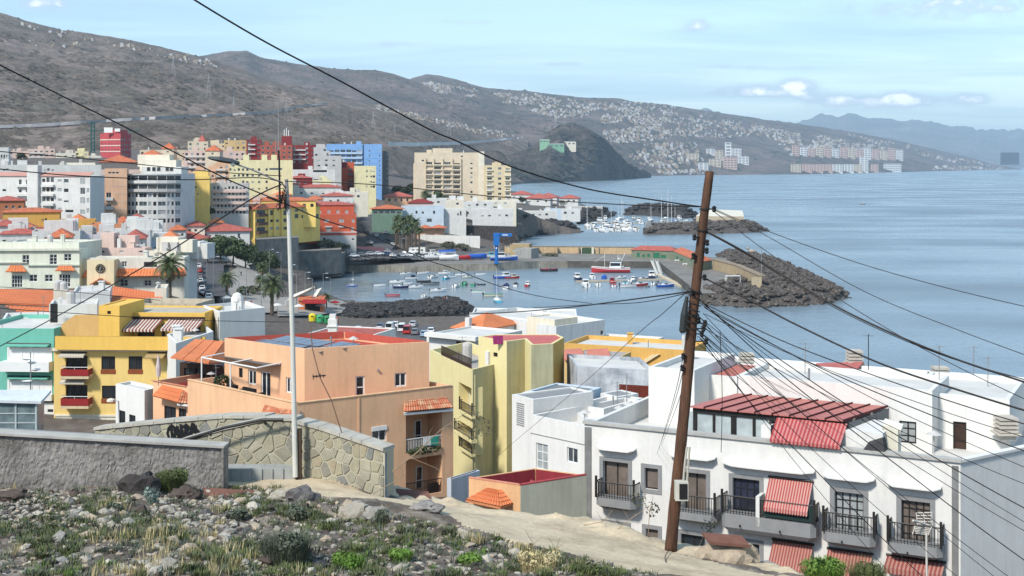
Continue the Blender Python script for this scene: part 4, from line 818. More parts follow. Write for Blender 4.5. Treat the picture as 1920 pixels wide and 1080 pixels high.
prism_obj('mole',[z0(1305,424),z0(1395,425),z0(1392,412),z0(1320,408)],-2,7.4,plaster((205,188,160),.75,.2),CREAM,'pale block wall at the head of the marina mole','wall')
prism_obj('sea_wall',[XY(786,640),XY(900,628),XY(900,629),XY(786,641)],1,zat(441,636),WHT,WHT,'long white garden wall above the boatyard','wall')
prism_obj('sea_wall',[XY(870,668),XY(968,655),XY(968,662),XY(870,676)],0,zat(424,664),LAVA,LAVA,'black stone retaining wall below the veranda villa','wall')
prism_obj('retaining_wall',[XY(480,468),XY(560,482),XY(560,492),XY(480,486)],3,zat(447,475),M((.17,.165,.155),.9,.35,.4,.5,2,.3,name='dark_masonry'),QTOP,'dark grey masonry wall below the yellow hotel','wall')
prism_obj('retaining_wall',[XY(560,492),XY(640,505),XY(640,515),XY(560,500)],2,zat(470,497),M((.12,.125,.12),.9,.3,.4,.4,2,.3,name='grey_masonry'),QTOP,'grey masonry wall under the beach terrace','wall')
prism_obj('retaining_wall',[XY(640,505),XY(655,540),XY(655,546),XY(636,520)],1,zat(474,515),M((.12,.125,.12),.9,.3,.4,.4,2,.3,name='grey_masonry'),QTOP,'short grey masonry wall at the foot of the street','wall')
drape('road',[TG(388,318),TG(380,345),TG(376,375),TG(380,405),TG(398,430)],13,ASPH,.3)
drape('road',[(745,487),(727,470),(712,452),(700,432),(694,415),(690,402)],[12,11,11,10,9,9],ASPH,.35)
area('plaza',[(432,512),(500,512),(520,530),(520,585),(470,592),(420,592),(405,560)],PAVE,.2)
area('plaza',[(520,560),(640,566),(660,575),(640,590),(520,596)],PAVE,.2)
area('boatyard_ground',[(790,476),(955,468),(960,484),(840,490),(650,490),(640,482)],M((.11,.105,.10),.95,.3,.1,.3,3,name='black_gravel_ground'),.15)
area('car_park',[(590,655),(840,650),(810,612),(600,618)],M((.10,.10,.105),.9,.2,.2,.2,8,name='car_park_asphalt'),.1)
CARCOL = {'white':(.72,.72,.72),'silver':(.42,.43,.45),'grey':(.16,.165,.175),'black':(.015,.015,.017),'red':(.42,.025,.02),'dark blue':(.02,.035,.13),'pale blue':(.30,.42,.52),'beige':(.45,.40,.32)}
TYRE = M((.015,.015,.015),.9,name='tyre_rubber'); RIM = M((.35,.35,.36),.4,metal=.6,name='wheel_rim'); REDL = M((.4,.01,.01),.3,name='tail_light'); HEADL = M((.7,.7,.68),.2,name='headlight_lens')
def car_proto(colour,van=False):
 paint = M(CARCOL[colour],.28,.03,1,spec=.6,name=colour.replace(' ','_')+'_car_paint'); root = empty('parked_car',(0,0,0),colour+' parked car','car'); ORG[root] = Vector((0,0,0))
 L_,W_ = (4.3,1.76) if not van else (5.0,1.95)
 if van: prof = [(-2.5,.35,.55),(-2.48,1.1,.93),(-2.3,1.95,.86),(-.2,2.05,.86),(.9,1.95,.86),(1.6,1.1,.93),(2.35,.95,.90),(2.5,.38,.8)]
 low = [(-L_/2,.32),(-L_/2+.02,.75),(-L_/2+.12,.92),(L_*.19,.92),(L_*.42,.80),(L_/2-.02,.62),(L_/2,.32)]
 cab = [(-L_/2+.25,.90),(-L_/2+.75,1.42),(.25,1.44),(1.05,.90)] if not van else [(-L_/2+.05,.90),(-L_/2+.1,1.98),(.9,2.0),(1.75,.90)]
 def sweep(mb,prof,w0,w1):
  zs = [p[1] for p in prof]; a,b = min(zs),max(zs); n = len(prof)
  for s in (-1,1): pass
  V = [(x,s*(w0+(w1-w0)*(z-a)/max(.01,b-a)),z) for s in (-1,1) for x,z in prof]
  mb.add(V,[tuple(range(n-1,-1,-1))[::-1] if False else tuple(range(n)),tuple(range(2*n-1,n-1,-1))]+[(i,n+i,n+(i+1)%n,(i+1)%n) for i in range(n)])
 mb = MB(); sweep(mb,low,W_/2,W_/2-.06); sweep(mb,[(c[0]*1.0,c[1]) for c in cab],W_/2-.07,W_/2-.24); mb.build('body',paint,root)
 g = MB(); c = cab; a = [(c[0][0]+.12,c[0][1]+.05),(c[1][0]+.05,c[1][1]-.1),(c[2][0]-.03,c[2][1]-.1),(c[3][0]-.17,c[3][1]+.05)]
 if van: a[0] = (.2,a[0][1]); a[1] = (.2,a[1][1])
 for s in (-1,1):
  yy = lambda z: s*(W_/2-.07+(-.17)*(z-.9)/(cab[1][1]-.9)+.012); g.add([(x,yy(z),z) for x,z in a],[(0,1,2,3) if s > 0 else (3,2,1,0)])
 for (x0,z0_),(x1,z1_),sg in (((c[2][0],c[2][1]),(c[3][0],c[3][1]),1),((c[0][0],c[0][1]),(c[1][0],c[1][1]),-1)):
  p0 = (x0+(x1-x0)*.08,z0_+(z1_-z0_)*.08); p1 = (x0+(x1-x0)*.9,z0_+(z1_-z0_)*.9); o = .02*sg; hw = W_/2-.27
  g.add([(p0[0]+o,-hw,p0[1]+.01),(p0[0]+o,hw,p0[1]+.01),(p1[0]+o,hw+.05,p1[1]+.01),(p1[0]+o,-hw-.05,p1[1]+.01)],[(0,1,2,3)])
 g.build('windows_glass'.replace('_glass','') if False else 'glazing',GLASS,root)
 wm = MB(); seg = 10
 for x,r,m in ((0,.31,0),):
  wm.add([(.31*math.cos(6.283*k/seg),y,.31*math.sin(6.283*k/seg)) for y in (-.1,.1) for k in range(seg)],[(k,(k+1)%seg,seg+(k+1)%seg,seg+k) for k in range(seg)]+[tuple(range(seg)),tuple(range(2*seg-1,seg-1,-1))])
 wd = wm.data('wheel',TYRE)
 for x in (-L_*.3,L_*.3):
  for y in (-W_/2+.08,W_/2-.08): inst('wheel',wd,root,(x,y,.31))
 for y in (-W_/2+.25,W_/2-.25):
  mb = MB(); mb.box((L_/2-.06,y-.18,.58),(L_/2+.015,y+.18,.70)); mb.build('headlight',HEADL,root); mb = MB(); mb.box((-L_/2-.012,y-.14,.68),(-L_/2+.05,y+.14,.84)); mb.build('tail_light',REDL,root)
 return root
CARS = {}
def car(colour,loc,rz,label,group,van=False):
 k = (colour,van)
 if k not in CARS: CARS[k] = car_proto(colour,van); o = CARS[k]
 else: o = copy_tree(CARS[k])
 o.location = loc; o.rotation_euler = (0,0,rz); o['label'] = label; o['group'] = group; return o
def car_row(a,b,n,where,group,rz,cols,lift=.45,skip=(),side='from the near end'):
 ordn = ['first','second','third','fourth','fifth','sixth','seventh','eighth','ninth','tenth','eleventh','twelfth','thirteenth','fourteenth']
 A = G(*a,d0=300); B = G(*b,d0=300)
 for i in range(n):
  if i in skip: continue
  p = A.lerp(B,i/max(1,n-1)); p.z = float(tz(np.array([p.x]),np.array([p.y]))[0])+lift; p.z += .25
  car(cols[i%len(cols)],p,rz+random.uniform(-.06,.06),f'{cols[i%len(cols)]} car {where}, {ordn[i]} {side}',group)
car_row((392,566),(373,506),13,'in the dense row along the street',"cars parked along the street",R(97),['white','black','silver','dark blue','white','grey','silver','white','black','white','grey','red','white'])
car_row((350,560),(352,512),5,'on the left side of the street',"cars parked along the street",R(95),['white','white','red','silver','grey'])
car_row((735,484),(686,440),7,'on the left kerb of the uphill street',"cars parked on the uphill street",R(125),['white','silver','white','pale blue','grey','white','black'])
car_row((706,446),(697,405),7,'parked mid slope on the uphill street',"cars parked on the uphill street",R(98),['white','black','silver','white','grey','white','silver'],side='from the foot')
car_row((742,470),(722,440),4,'on the right kerb of the uphill street',"cars parked on the uphill street",R(115),['black','white','grey','silver'])
car_row((648,487),(740,482),7,'below the street, behind the red awning',"cars behind the boatyard",R(20),['black','white','grey','silver','white','dark blue','grey'],side='from the left')
car_row((755,484),(800,482),4,'behind the white caravan',"cars behind the boatyard",R(10),['silver','white','black','white'],side='from the left')
cp = [('dark blue',715,620,80,'dark blue car nose-on below the rock groin'),('white',732,622,85,'white van left of the red car in the car park'),('white',754,624,88,'tall white van in the middle of the car park'),('red',764,628,88,'dark red car right of the tall white van'),('grey',778,630,90,'grey car right of the dark red car'),('pale blue',795,634,92,'pale blue car at the right end of the car park'),('silver',686,632,35,'silver estate in the front left of the car park'),('silver',702,638,25,'long silver car closest in the car park'),('white',742,616,85,'small white car in the back row near the rocks'),('black',640,628,85,'black car left of the chimney, in the car park'),('white',672,626,80,'white car behind the round dish in the car park'),('grey',655,632,60,'grey car beside the bottle banks'),('white',808,628,92,'white car at the ramp of the car park'),('silver',775,615,85,'silver car in the back row of the car park'),('black',725,640,15,'black car in front of the dark blue car')]
for c,x,y,a,lb in cp:
 p = G(x,y,250); p.z += .45; car(c,p,R(a),lb,'cars in the car park',van='van' in lb)
for x,y,c,lb in ((604,622,'yellow','yellow domed recycling bank at the car park edge'),(618,622,'green','light green recycling bank beside the yellow one'),(632,622,'green','dark green recycling bank, rightmost of the green ones'),(646,624,'orange','orange bin right of the green recycling banks')):
 p = G(x-45,y-2,250); p = TG(x-18+ (20 if False else 0),322); p.z += .3; m = M({'yellow':(.7,.55,.03),'green':(.06,.35,.15),'orange':(.6,.14,.04)}[c] if 'dark' not in lb else (.03,.22,.08),.5,.1,2,name=c+'_plastic')
 r = empty('recycling_bank',p,lb,'recycling bin'); mb = MB(); mb.lathe([(.95,0),(1.0,1.2),(.85,1.65),(.45,1.9),(.05,1.95)],10,p); mb.build('body',m,r); mb = MB(); mb.box((p.x-.25,p.y-1.04,p.z+1.15),(p.x+.25,p.y-.85,p.z+1.4)); mb.build('slot',BLACKW,r)
BCOL = {'white':(.74,.74,.73),'red':(.40,.025,.03),'blue':(.02,.10,.42),'green':(.06,.30,.17),'grey':(.22,.24,.25),'navy':(.015,.025,.09),'turquoise':(.10,.40,.55),'cream':(.62,.58,.48),'pink':(.50,.18,.2),'dark':(.03,.03,.035)}
def bm_(c): return M(BCOL[c],.35,.08,1,spec=.5,name=c+'_hull_paint')
WOODD = M((.20,.13,.08),.8,.2,2,name='deck_wood')
def hull(mb,L_,W_,h,deck,n=9):
 st = []
 for i in range(n):
  t = i/(n-1); x = -L_/2+L_*t; w = W_/2*(.80+.2*math.sin(min(1,t*2)*math.pi/2) if t < .45 else max(.02,(1-((t-.45)/.55)**2.2))); sh = h*(1+.35*max(0,t-.4)**1.5*2)
  st.append([(x,-w*.55,-.25),(x,-w*.95,h*.35),(x,-w,sh),(x,w,sh),(x,w*.95,h*.35),(x,w*.55,-.25)])
 V = [p for s in st for p in s]; Q = [(i*6+k,(i+1)*6+k,(i+1)*6+(k+1)%6,i*6+(k+1)%6) for i in range(n-1) for k in (0,1,3,4,5)]
 mb.add(V,Q+[tuple(range(5,-1,-1))]); dk = [(s[2][0],s[2][1]*.9,s[2][2]-deck) for s in st]+[(s[3][0],s[3][1]*.9,s[3][2]-deck) for s in reversed(st)]; return dk,st
def boat_proto(kind,c1,c2='white'):
 root = empty(kind,(0,0,0),c1+' boat','boat'); ORG[root] = Vector((0,0,0)); L_,W_,h = {'dinghy':(3.8,1.5,.45),'motorboat':(6.0,2.2,.8),'cabin_boat':(7.5,2.6,.95),'sailing_yacht':(9,2.8,1.0),'fishing_boat':(16,4.6,1.9),'covered_boat':(6.5,2.4,.8)}[kind]
 mb = MB(); dk,st = hull(mb,L_,W_,h,.28 if kind == 'dinghy' else .10); mb.build('hull',bm_(c1),root)
 mb = MB(); mb.poly(dk); mb.build('deck',WOODD if kind in ('dinghy','fishing_boat') else bm_('cream'),root)
 mb = MB()
 for s in st[:-1]: pass
 for sg in (2,3): mb.tube([(s[sg][0],s[sg][1],s[sg][2]+.02) for s in st],.05 if L_ < 10 else .12,4)
 mb.build('gunwale',bm_(c2),root)
 if kind == 'dinghy':
  for x in (-.9,.3): mb = MB(); mb.box((x-.12,-W_*.42,h-.2),(x+.12,W_*.42,h-.12)); mb.build('thwart',WOODD,root)
 if kind in ('dinghy','motorboat','cabin_boat'):
  mb = MB(); mb.box((-L_/2-.3,-.16,h-.1),(-L_/2-.02,.16,h+.45)); mb.box((-L_/2-.22,-.07,-.3),(-L_/2-.08,.07,h)); mb.build('outboard_motor',bm_('dark'),root)
 if kind == 'motorboat':
  mb = MB(); mb.hexa([(-.1,-.8,h-.05),(.9,-.7,h-.05),(.9,.7,h-.05),(-.1,.8,h-.05),(0,-.65,h+.5),(.45,-.55,h+.5),(.45,.55,h+.5),(0,.65,h+.5)]); mb.build('windscreen',GLASS2,root)
  mb = MB(); mb.box((-1.2,-.6,h-.1),(-.5,.6,h+.3)); mb.build('seat',bm_(c2),root)
 if kind in ('cabin_boat','fishing_boat'):
  k = 1 if kind == 'cabin_boat' else 1.9; mb = MB(); x0,x1 = (-.4*k,1.8*k) if k == 1 else (-4.2,.2); w = W_*.36; zt_ = h+1.5*k*.8
  mb.hexa([(x0,-w,h-.1),(x1+.5,-w*.8,h-.1),(x1+.5,w*.8,h-.1),(x0,w,h-.1),(x0,-w*.9,zt_),(x1,-w*.75,zt_),(x1,w*.75,zt_),(x0,w*.9,zt_)]); mb.build('cabin',bm_(c2),root)
  g = MB(); z0_,z1_ = h+.5*k,zt_-.22
  for sg in (-1,1): g.add([(x0+.3,sg*(w*.95+.0),z0_),(x1,sg*w*.85,z0_),(x1-.1,sg*w*.80,z1_),(x0+.3,sg*w*.935,z1_)],[(0,1,2,3)])
  g.add([(x0-.01,-w*.8,z0_),(x0-.01,w*.8,z0_),(x0-.01,w*.8,z1_),(x0-.01,-w*.8,z1_)],[(0,1,2,3)]); g.add([(x1+.36,-w*.7,z0_),(x1+.36,w*.7,z0_),(x1+.1,w*.68,z1_),(x1+.1,-w*.68,z1_)],[(0,1,2,3)]); g.build('cabin_window',GLASS,root)
  mb = MB(); mb.box((x0-.3,-w,zt_),(x1+.1,w,zt_+.1)); mb.build('cabin_roof',bm_(c2),root)
 if kind == 'fishing_boat':
  mb = MB(); mb.tube([(2.5,0,h),(2.5,0,h+6)],.12,5); mb.tube([(2.5,0,h+5),(6.5,0,h+2.5)],.07,4); mb.build('mast',bm_('cream'),root); mb = MB(); mb.tube([(-4.5,0,h+3),(-6,0,h+6.2)],.1,5); mb.tube([(-3,0,h+3.2),(-3,0,h+5.4)],.08,5); mb.build('derrick',bm_('white'),root)
  mb = MB(); mb.tube([(s[2][0],s[2][1]*1.005,s[2][2]-.45) for s in st],.12,4); mb.tube([(s[3][0],s[3][1]*1.005,s[3][2]-.45) for s in st],.12,4); mb.build('white_stripe',bm_('white'),root)
 if kind == 'sailing_yacht':
  mb = MB(); mb.hexa([(-1.4,-.9,h-.1),(2.2,-.6,h-.1),(2.2,.6,h-.1),(-1.4,.9,h-.1),(-1.3,-.75,h+.4),(1.8,-.45,h+.35),(1.8,.45,h+.35),(-1.3,.75,h+.4)]); mb.build('cabin',bm_('white'),root)
  mb = MB(); mb.tube([(.8,0,h),(.8,0,12.5)],[.09,.06],5); mb.build('mast',bm_('white'),root); mb = MB(); mb.tube([(.8,0,h+1.1),(-3.0,0,h+1.05)],.13,5); mb.build('boom',bm_(c2),root)
  mb = MB(); mb.tube([(.8,0,12.4),(L_/2,0,h+.3)],.02,3); mb.tube([(.8,0,12.4),(-L_/2,0,h+.2)],.02,3); mb.build('stay',GREYT,root)
 if kind == 'covered_boat':
  mb = MB(); n = len(st); V = []; Q = []
  for i,s in enumerate(st):
   for k,f in enumerate((-1,-.6,0,.6,1)): V.append((s[2][0],abs(s[2][1])*f*1.04,s[2][2]-.25*(abs(f) == 1)+(.55 if f == 0 else .4 if abs(f) < 1 else 0)*(1 if i not in (0,n-1) else .3)))
  Q = [(i*5+k,(i+1)*5+k,(i+1)*5+k+1,i*5+k+1) for i in range(n-1) for k in range(4)]; mb.add(V,Q); mb.build('tarpaulin',M(BCOL[c2],.8,.2,1.5,.3,4,name=c2+'_tarpaulin'),root)
 return root
BOATS = {}
def boat(kind,c1,c2,loc,rz,label,group,sc=1):
 k = (kind,c1,c2)
 if k not in BOATS: BOATS[k] = boat_proto(kind,c1,c2); o = BOATS[k]
 else: o = copy_tree(BOATS[k])
 o.location = loc; o.rotation_euler = (0,0,rz); o.scale = (sc,sc,sc); o['label'] = label; o['group'] = group; return o
moor = [('sailing_yacht','blue','white',660,537,15,.45,'tiny blue yacht alone near the beach end'),('dinghy','white','white',712,537,8,1.2,'white dinghy moored left of the motorboat pair'),('motorboat','white','white',745,531,5,1.0,'white motorboat with hood beside the dark launch'),('motorboat','navy','white',753,540,3,1.0,'dark hulled launch below the white motorboat'),('motorboat','white','white',780,540,10,.9,'white motorboat right of the dark launch'),('dinghy','white','white',765,533,15,1.0,'small white tender between two launches'),
 ('motorboat','white','white',760,515,20,.8,'small white boat by the quay, leftmost of the quay line'),('cabin_boat','white','navy',772,523,8,.7,'white boat with dark cabin below the quay'),('dinghy','white','white',793,514,25,1.4,'long white tender pointing at the quay'),('motorboat','white','cream',813,521,60,1.0,'white and cream motorboat pointing away'),('cabin_boat','white','white',833,514,12,.7,'white cabin boat close under the quay'),('motorboat','turquoise','white',837,523,70,1.0,'turquoise hulled boat under the quay'),('dinghy','grey','dark',808,534,4,1.7,'long low dark skiff moored mid harbour'),('dinghy','dark','grey',795,529,2,1.4,'thin dark punt behind the long skiff'),
 ('motorboat','white','white',822,547,20,1.0,'white boat with outboard in the front row'),('dinghy','pink','red',737,556,4,1.3,'pinkish red rowing boat alone in the near water'),('motorboat','white','white',795,556,85,.75,'white boat seen stern-on near the groin'),('motorboat','green','green',871,534,80,1.1,'bright green covered boat in the middle of the harbour'),('covered_boat','green','grey',888,535,80,.85,'grey-green covered boat beside the bright green one'),('motorboat','white','white',856,538,70,.9,'white motorboat left of the green boat'),('dinghy','white','green',897,549,-15,1.25,'white dinghy with green gunwale, front row'),('motorboat','cream','white',877,521,20,.8,'cream motorboat behind the green boats'),
 ('dinghy','white','white',901,516,5,1.1,'small white runabout near the quay steps'),('cabin_boat','blue','white',945,522,15,1.1,'blue fishing launch with white cabin, centre of the harbour'),('cabin_boat','red','cream',960,522,15,.8,'brown-red launch right behind the blue launch'),('covered_boat','white','navy',949,540,85,1.1,'white boat under a navy hood facing away'),('covered_boat','white','dark',967,536,85,.85,'white edged boat under a black cover'),('cabin_boat','red','white',989,536,80,.75,'small red launch, rightmost of the moored boats'),('sailing_yacht','turquoise','white',932,566,100,.85,'turquoise yacht with tall mast in the near water'),('dinghy','cream','green',925,556,5,1.7,'flat cream barge behind the turquoise yacht'),('dinghy','dark','grey',903,534,0,.8,'tiny dark tender right of the covered boats'),
 ('motorboat','white','white',864,517,10,.8,'white launch under the quay left of the crane'),('dinghy','white','white',848,521,30,.9,'small white tender beside the turquoise boat')]
for k,c1,c2,x,y,a,s,lb in moor:
 p = PZ(x,y,0); p.z = 0; boat(k,c1,c2,p,R(a),lb,'boats moored in the fishing harbour',s)
dock = [('fishing_boat','red','white',1145,511,178,1.0,'large red and white fishing boat along the dark quay'),('cabin_boat','navy','white',1083,524,100,1.1,'navy boat with white cabin at the left end of the dock row'),('cabin_boat','white','white',1098,537,95,1.15,'large white cruiser seen from behind'),('cabin_boat','white','white',1110,522,95,.9,'white cabin boat behind the cruiser'),('motorboat','white','white',1121,536,90,1.0,'white open boat right of the cruiser'),('covered_boat','blue','blue',1133,522,80,.9,'blue covered boat below the fishing boat'),('cabin_boat','red','red',1148,531,95,.9,'red boat with red wheelhouse in the dock row'),('motorboat','white','red',1152,537,80,.9,'white boat with red trim in the dock row'),('motorboat','white','turquoise',1172,534,85,1.1,'white boat with pale blue canopy'),('dinghy','white','grey',1178,538,5,1.6,'long grey and white boat in the front of the dock row'),('cabin_boat','white','white',1187,527,60,.8,'small white boat behind the red hull'),('motorboat','red','white',1200,536,20,1.1,'bright red open boat in the dock row'),('cabin_boat','navy','white',1222,521,85,1.2,'navy pilot launch under the gangway'),('motorboat','blue','white',1248,538,15,1.1,'royal blue boat at the right end of the dock row'),('motorboat','white','grey',1232,533,50,1.0,'white boat left of the royal blue boat'),('dinghy','grey','white',1215,538,60,.9,'small grey tender in the dock row'),('motorboat','dark','red',1030,509,5,1.2,'black inflatable rib lying along the quay'),('motorboat','white','white',1165,522,30,.8,'white boat close behind the red boats'),('motorboat','navy','white',1205,525,30,.9,'dark boat behind the bright red boat'),('fishing_boat','dark','white',1617,383,5,.45,'small dark fishing boat far out on the open sea')]
for k,c1,c2,x,y,a,s,lb in dock:
 p = PZ(x,y,0); p.z = 0; boat(k,c1,c2,p,R(a),lb,'boats along the floating dock',s)
yard = [('motorboat','white','white',592,491,10,1.0,'white boat on the quay at the far left'),('covered_boat','dark','dark',605,489,15,.9,'black covered boat on the quay at the left'),('motorboat','white','white',640,491,10,1.1,'white boat beside the white notice board'),('covered_boat','cream','cream',660,490,5,1.1,'cream covered boat under the quay awning'),('motorboat','white','white',694,490,12,1.2,'white boat left of the long speedboat'),('motorboat','white','grey',712,491,12,1.4,'long white speedboat at the quay edge'),('covered_boat','cream','cream',735,487,5,1.0,'cream tarpaulin boat in the boatyard row'),('covered_boat','white','navy',760,486,8,1.2,'navy topped boat in the boatyard row'),('covered_boat','white','grey',775,488,4,1.1,'grey topped boat in the boatyard row'),('cabin_boat','white','white',795,486,6,1.0,'white cabin boat in the boatyard row'),('motorboat','white','white',815,488,8,1.5,'long white hull on trestles in the boatyard'),('cabin_boat','white','white',808,480,12,1.0,'white cabin boat at the back of the boatyard'),('covered_boat','white','blue',838,479,10,1.3,'boat with blue cover at the back of the boatyard'),('covered_boat','white','white',842,489,3,1.3,'white covered hull left of the red boat'),('covered_boat','red','red',868,488,6,1.05,'crimson covered boat on the quay'),('covered_boat','blue','blue',895,487,8,1.3,'bright blue covered boat left of the crane'),('fishing_boat','blue','white',945,489,4,.75,'blue fishing boat on the quay under the crane'),('cabin_boat','white','turquoise',918,484,15,.9,'white boat behind the bright blue cover'),('covered_boat','white','white',770,480,0,1.2,'white shrouded boat behind the boatyard row'),('motorboat','white','white',824,481,5,1.0,'white open boat behind the cabin boats')]
for k,c1,c2,x,y,a,s,lb in yard:
 p = PZ(x,y,QZ); o = boat(k,c1,c2,(p.x,p.y,QZ+.62*s),R(a),lb,'boats laid up on the quay',s)
 r = empty('boat_trestle',(p.x,p.y,QZ),'trestles under the '+' '.join(lb.split()[:6]),'trestle'); r['group'] = 'boat trestles on the quay'; mb = MB()
 for t in (-1.3*s,1.3*s): cx_,cy_ = p.x+t*math.cos(R(a)),p.y+t*math.sin(R(a)); mb.box((cx_-.12,cy_-.8*s,QZ),(cx_+.12,cy_+.8*s,QZ+.42*s))
 mb.build('beam',BROWNF,r)
def marina():
 rr = random.Random(4); k = 0; adj = ['white','white','white','cream','white','blue','grey']
 where = ['nearest the basin mouth','behind the first row','by the pontoon','under the breakwater','beside the mole','at the marina quay']
 kinds = ['cabin_boat','motorboat','sailing_yacht','covered_boat','cabin_boat']
 for row,(y,x0,x1,n,w) in enumerate(((434.0,1112,1196,6,'in the front row of the marina'),(430,1100,1190,7,'in the second row of the marina'),(425.5,1095,1188,7,'in the third row of the marina'),(421,1105,1300,9,'on the middle pontoon of the marina'),(416,1115,1300,8,'in the back row of the marina'),(411,1120,1290,6,'under the outer breakwater'))):
  for i in range(n):
   x = x0+(x1-x0)*(i+.5)/n+rr.uniform(-3,3); kd = kinds[(i*2+row) % 5]; c = adj[rr.randrange(7)]; p = PZ(x,y+rr.uniform(-1,1),0)
   boat(kd,c,'white',(p.x,p.y,0),R(rr.uniform(60,120)),f'{c} {kd.replace("_"," ")} {w}, number {i+1} from the left'.replace(', number '+str(i+1),', '+['first','second','third','fourth','fifth','sixth','seventh','eighth','ninth'][i]),'boats in the far marina',rr.uniform(1.2,1.6))
 for x,y,s,lb in ((1240,426,1.9,'tall white sailing yacht left of the pair of high masts'),(1252,427,2.2,'sailing yacht with the tallest mast by the mole'),(1259,428,1.8,'sailing yacht right of the tallest mast')): p = PZ(x,y,0); boat('sailing_yacht','white','white',(p.x,p.y,0),R(80),lb,'boats in the far marina',s)
 for (a,b,w) in (((1095,428),(1200,428),3),((1100,419),(1300,419),3)):
  p,q = PZ(*a,0),PZ(*b,0); mb = MB(); mb.box((p.x,p.y-w/2,-.2),(q.x,p.y+w/2,.5)); o = tag(mb.build('pontoon',plaster((190,170,135))),'pale wooden marina pontoon '+('between the front rows of boats' if a[1]==428 else 'in the middle of the marina'),'pontoon')
marina()
def harbour_things():
 p = PZ(931,494,QZ); bl = M((.015,.13,.40),.5,.1,1,name='blue_crane_paint'); r = empty('harbour_crane',(p.x,p.y,QZ),'blue pillar crane with a short jib on the quay','crane'); d = p.y; z1 = zat(437,d)
 mb = MB(); mb.box((p.x-1.1,d-1.1,QZ),(p.x+1.1,d+1.1,QZ+.5)); mb.tube([(p.x,d,QZ),(p.x,d,z1-1.5)],[.75,.6],10); mb.build('pillar',bl,r)
 mb = MB(); mb.box((p.x-1.3,d-1.3,z1-5.2),(p.x+1.2,d+1.3,z1)); mb.build('head',bl,r); x1 = P(960,440,d).x; mb = MB(); mb.box((p.x+1.2,d-.5,z1-1.4),(x1,d+.5,z1-.1)); mb.build('jib',bl,r)
 mb = MB(); mb.box((p.x-.3,d-.85,QZ+6.2),(p.x+.2,d-.7,QZ+6.9)); mb.build('sign_plate',WHITE,r); mb = MB(); xx = p.x+2.6
 for w in (.32,.28,.34,.3,.3): mb.box((xx,d-.53,z1-1.05),(xx+w,d-.505,z1-.5)); xx += w+.14
 mb.build('lettering',WHITE,r); mb = MB(); mb.tube([(x1-.4,d,z1-1.4),(x1-.4,d,z1-4.5)],.06,4); mb.box((x1-.6,d-.2,z1-5),(x1-.2,d+.2,z1-4.5)); mb.build('hook',DARKM,r)
 a,b = PZ(1236,512,.5),PZ(1285,536,.5); n = Vector((-(b-a).y,(b-a).x,0)).normalized()*-2.2; mb = MB(); mb.slab([a,b,b+n,a+n],(0,0,-.7)); tag(mb.build('pontoon',plaster((215,200,170))),'pale floating dock along the slanting pier','pontoon')
 a,b = PZ(1080,527,.5),PZ(1245,523,.5); mb = MB(); mb.slab([a,b,b+Vector((0,2,0)),a+Vector((0,2,0))],(0,0,-.7)); tag(mb.build('pontoon',plaster((200,185,160))),'long floating dock behind the row of boats','pontoon')
 for x0,y0,x1,y1,lb in ((1222,489,1233,515,'white gangway, left one of the pair, down to the dock'),(1231,490,1240,516,'white gangway, right one of the pair, down to the dock'),(1160,484,1168,500,'pale ladder ramp beside the fishing boat')):
  a,b = PZ(x0,y0,QZ+.3),PZ(x1,y1,.7); t = Vector((.5,0,0)); r = empty('gangway',b,lb,'gangway'); mb = MB(); mb.slab([a-t,b-t,b+t,a+t],(0,0,-.15)); mb.build('walkway',plaster((225,220,205)),r)
  for s in (-1,1): mb = MB(); mb.tube([a+t*s+Vector((0,0,.9)),b+t*s+Vector((0,0,.9))],.06,4); mb.build('handrail',WHITE,r)
 p = PZ(776,484,QZ); p.y += 22; p.z = QZ; r = empty('caravan',p,'white motor caravan behind the boatyard','caravan'); mb = MB(); mb.hexa([(p.x-3.8,p.y-1.2,3.5),(p.x+3.8,p.y-1.2,3.5),(p.x+3.8,p.y+1.2,3.5),(p.x-3.8,p.y+1.2,3.5),(p.x-4.0,p.y-1.1,6.3),(p.x+3.6,p.y-1.1,6.4),(p.x+3.6,p.y+1.1,6.4),(p.x-4.0,p.y+1.1,6.3)]); mb.build('body',WHITE,r)
 mb = MB()
 for x in (-2.5,-.5,1.6): mb.box((p.x+x,p.y-1.24,4.9),(p.x+x+1,p.y-1.1,5.6))
 mb.build('window',GLASS2,r); mb = MB()
 for x in (-2.2,2.2): mb.tube([(p.x+x,p.y-1.25,3.45),(p.x+x,p.y-.9,3.45)],.42,10)
 mb.build('wheel',TYRE,r)
 a,b = PZ(660,480,QZ),PZ(730,480,QZ); d = 572; x0,x1 = XY(663,d).x,XY(725,d).x; r = empty('boatyard_shelter',(x0,d,QZ),'long open shelter with a faded red awning on the quay','shelter'); mb = MB(); mb.slab([(x0-3,d-4,6.0),(x1,d-5,5.6),(x1-2,d+5,7.6),(x0,d+5,8.0)],(0,0,-.15)); mb.build('awning',plaster((222,130,125)),r)
 mb = MB(); mb.slab([(x0-9,d-5,5.4),(x0+4,d-6,5.2),(x0+4,d-3,5.5),(x0-9,d-2,5.8)],(0,0,-.12)); mb.build('canopy',CREAM,r)
 for x in (x0,x0+5,x0+10,x1-1): 
  for y in (d-4.4,d+4): mb = MB(); mb.tube([(x,y,QZ),(x,y,5.8 if y < d else 7.6)],.09,5); mb.build('post',CREAM,r)
 p = PZ(612,490,QZ); r = empty('notice_board',p,'blank white board on the quay at the left','board'); mb = MB(); mb.box((p.x-2,p.y,QZ+.4),(p.x+2,p.y+.15,QZ+2.2)); mb.build('panel',WHITE,r); mb = MB(); mb.tube([(p.x-1.8,p.y+.2,QZ),(p.x-1.8,p.y+.2,QZ+2)],.06,4); mb.tube([(p.x+1.8,p.y+.2,QZ),(p.x+1.8,p.y+.2,QZ+2)],.06,4); mb.build('leg',GREYT,r)
harbour_things()
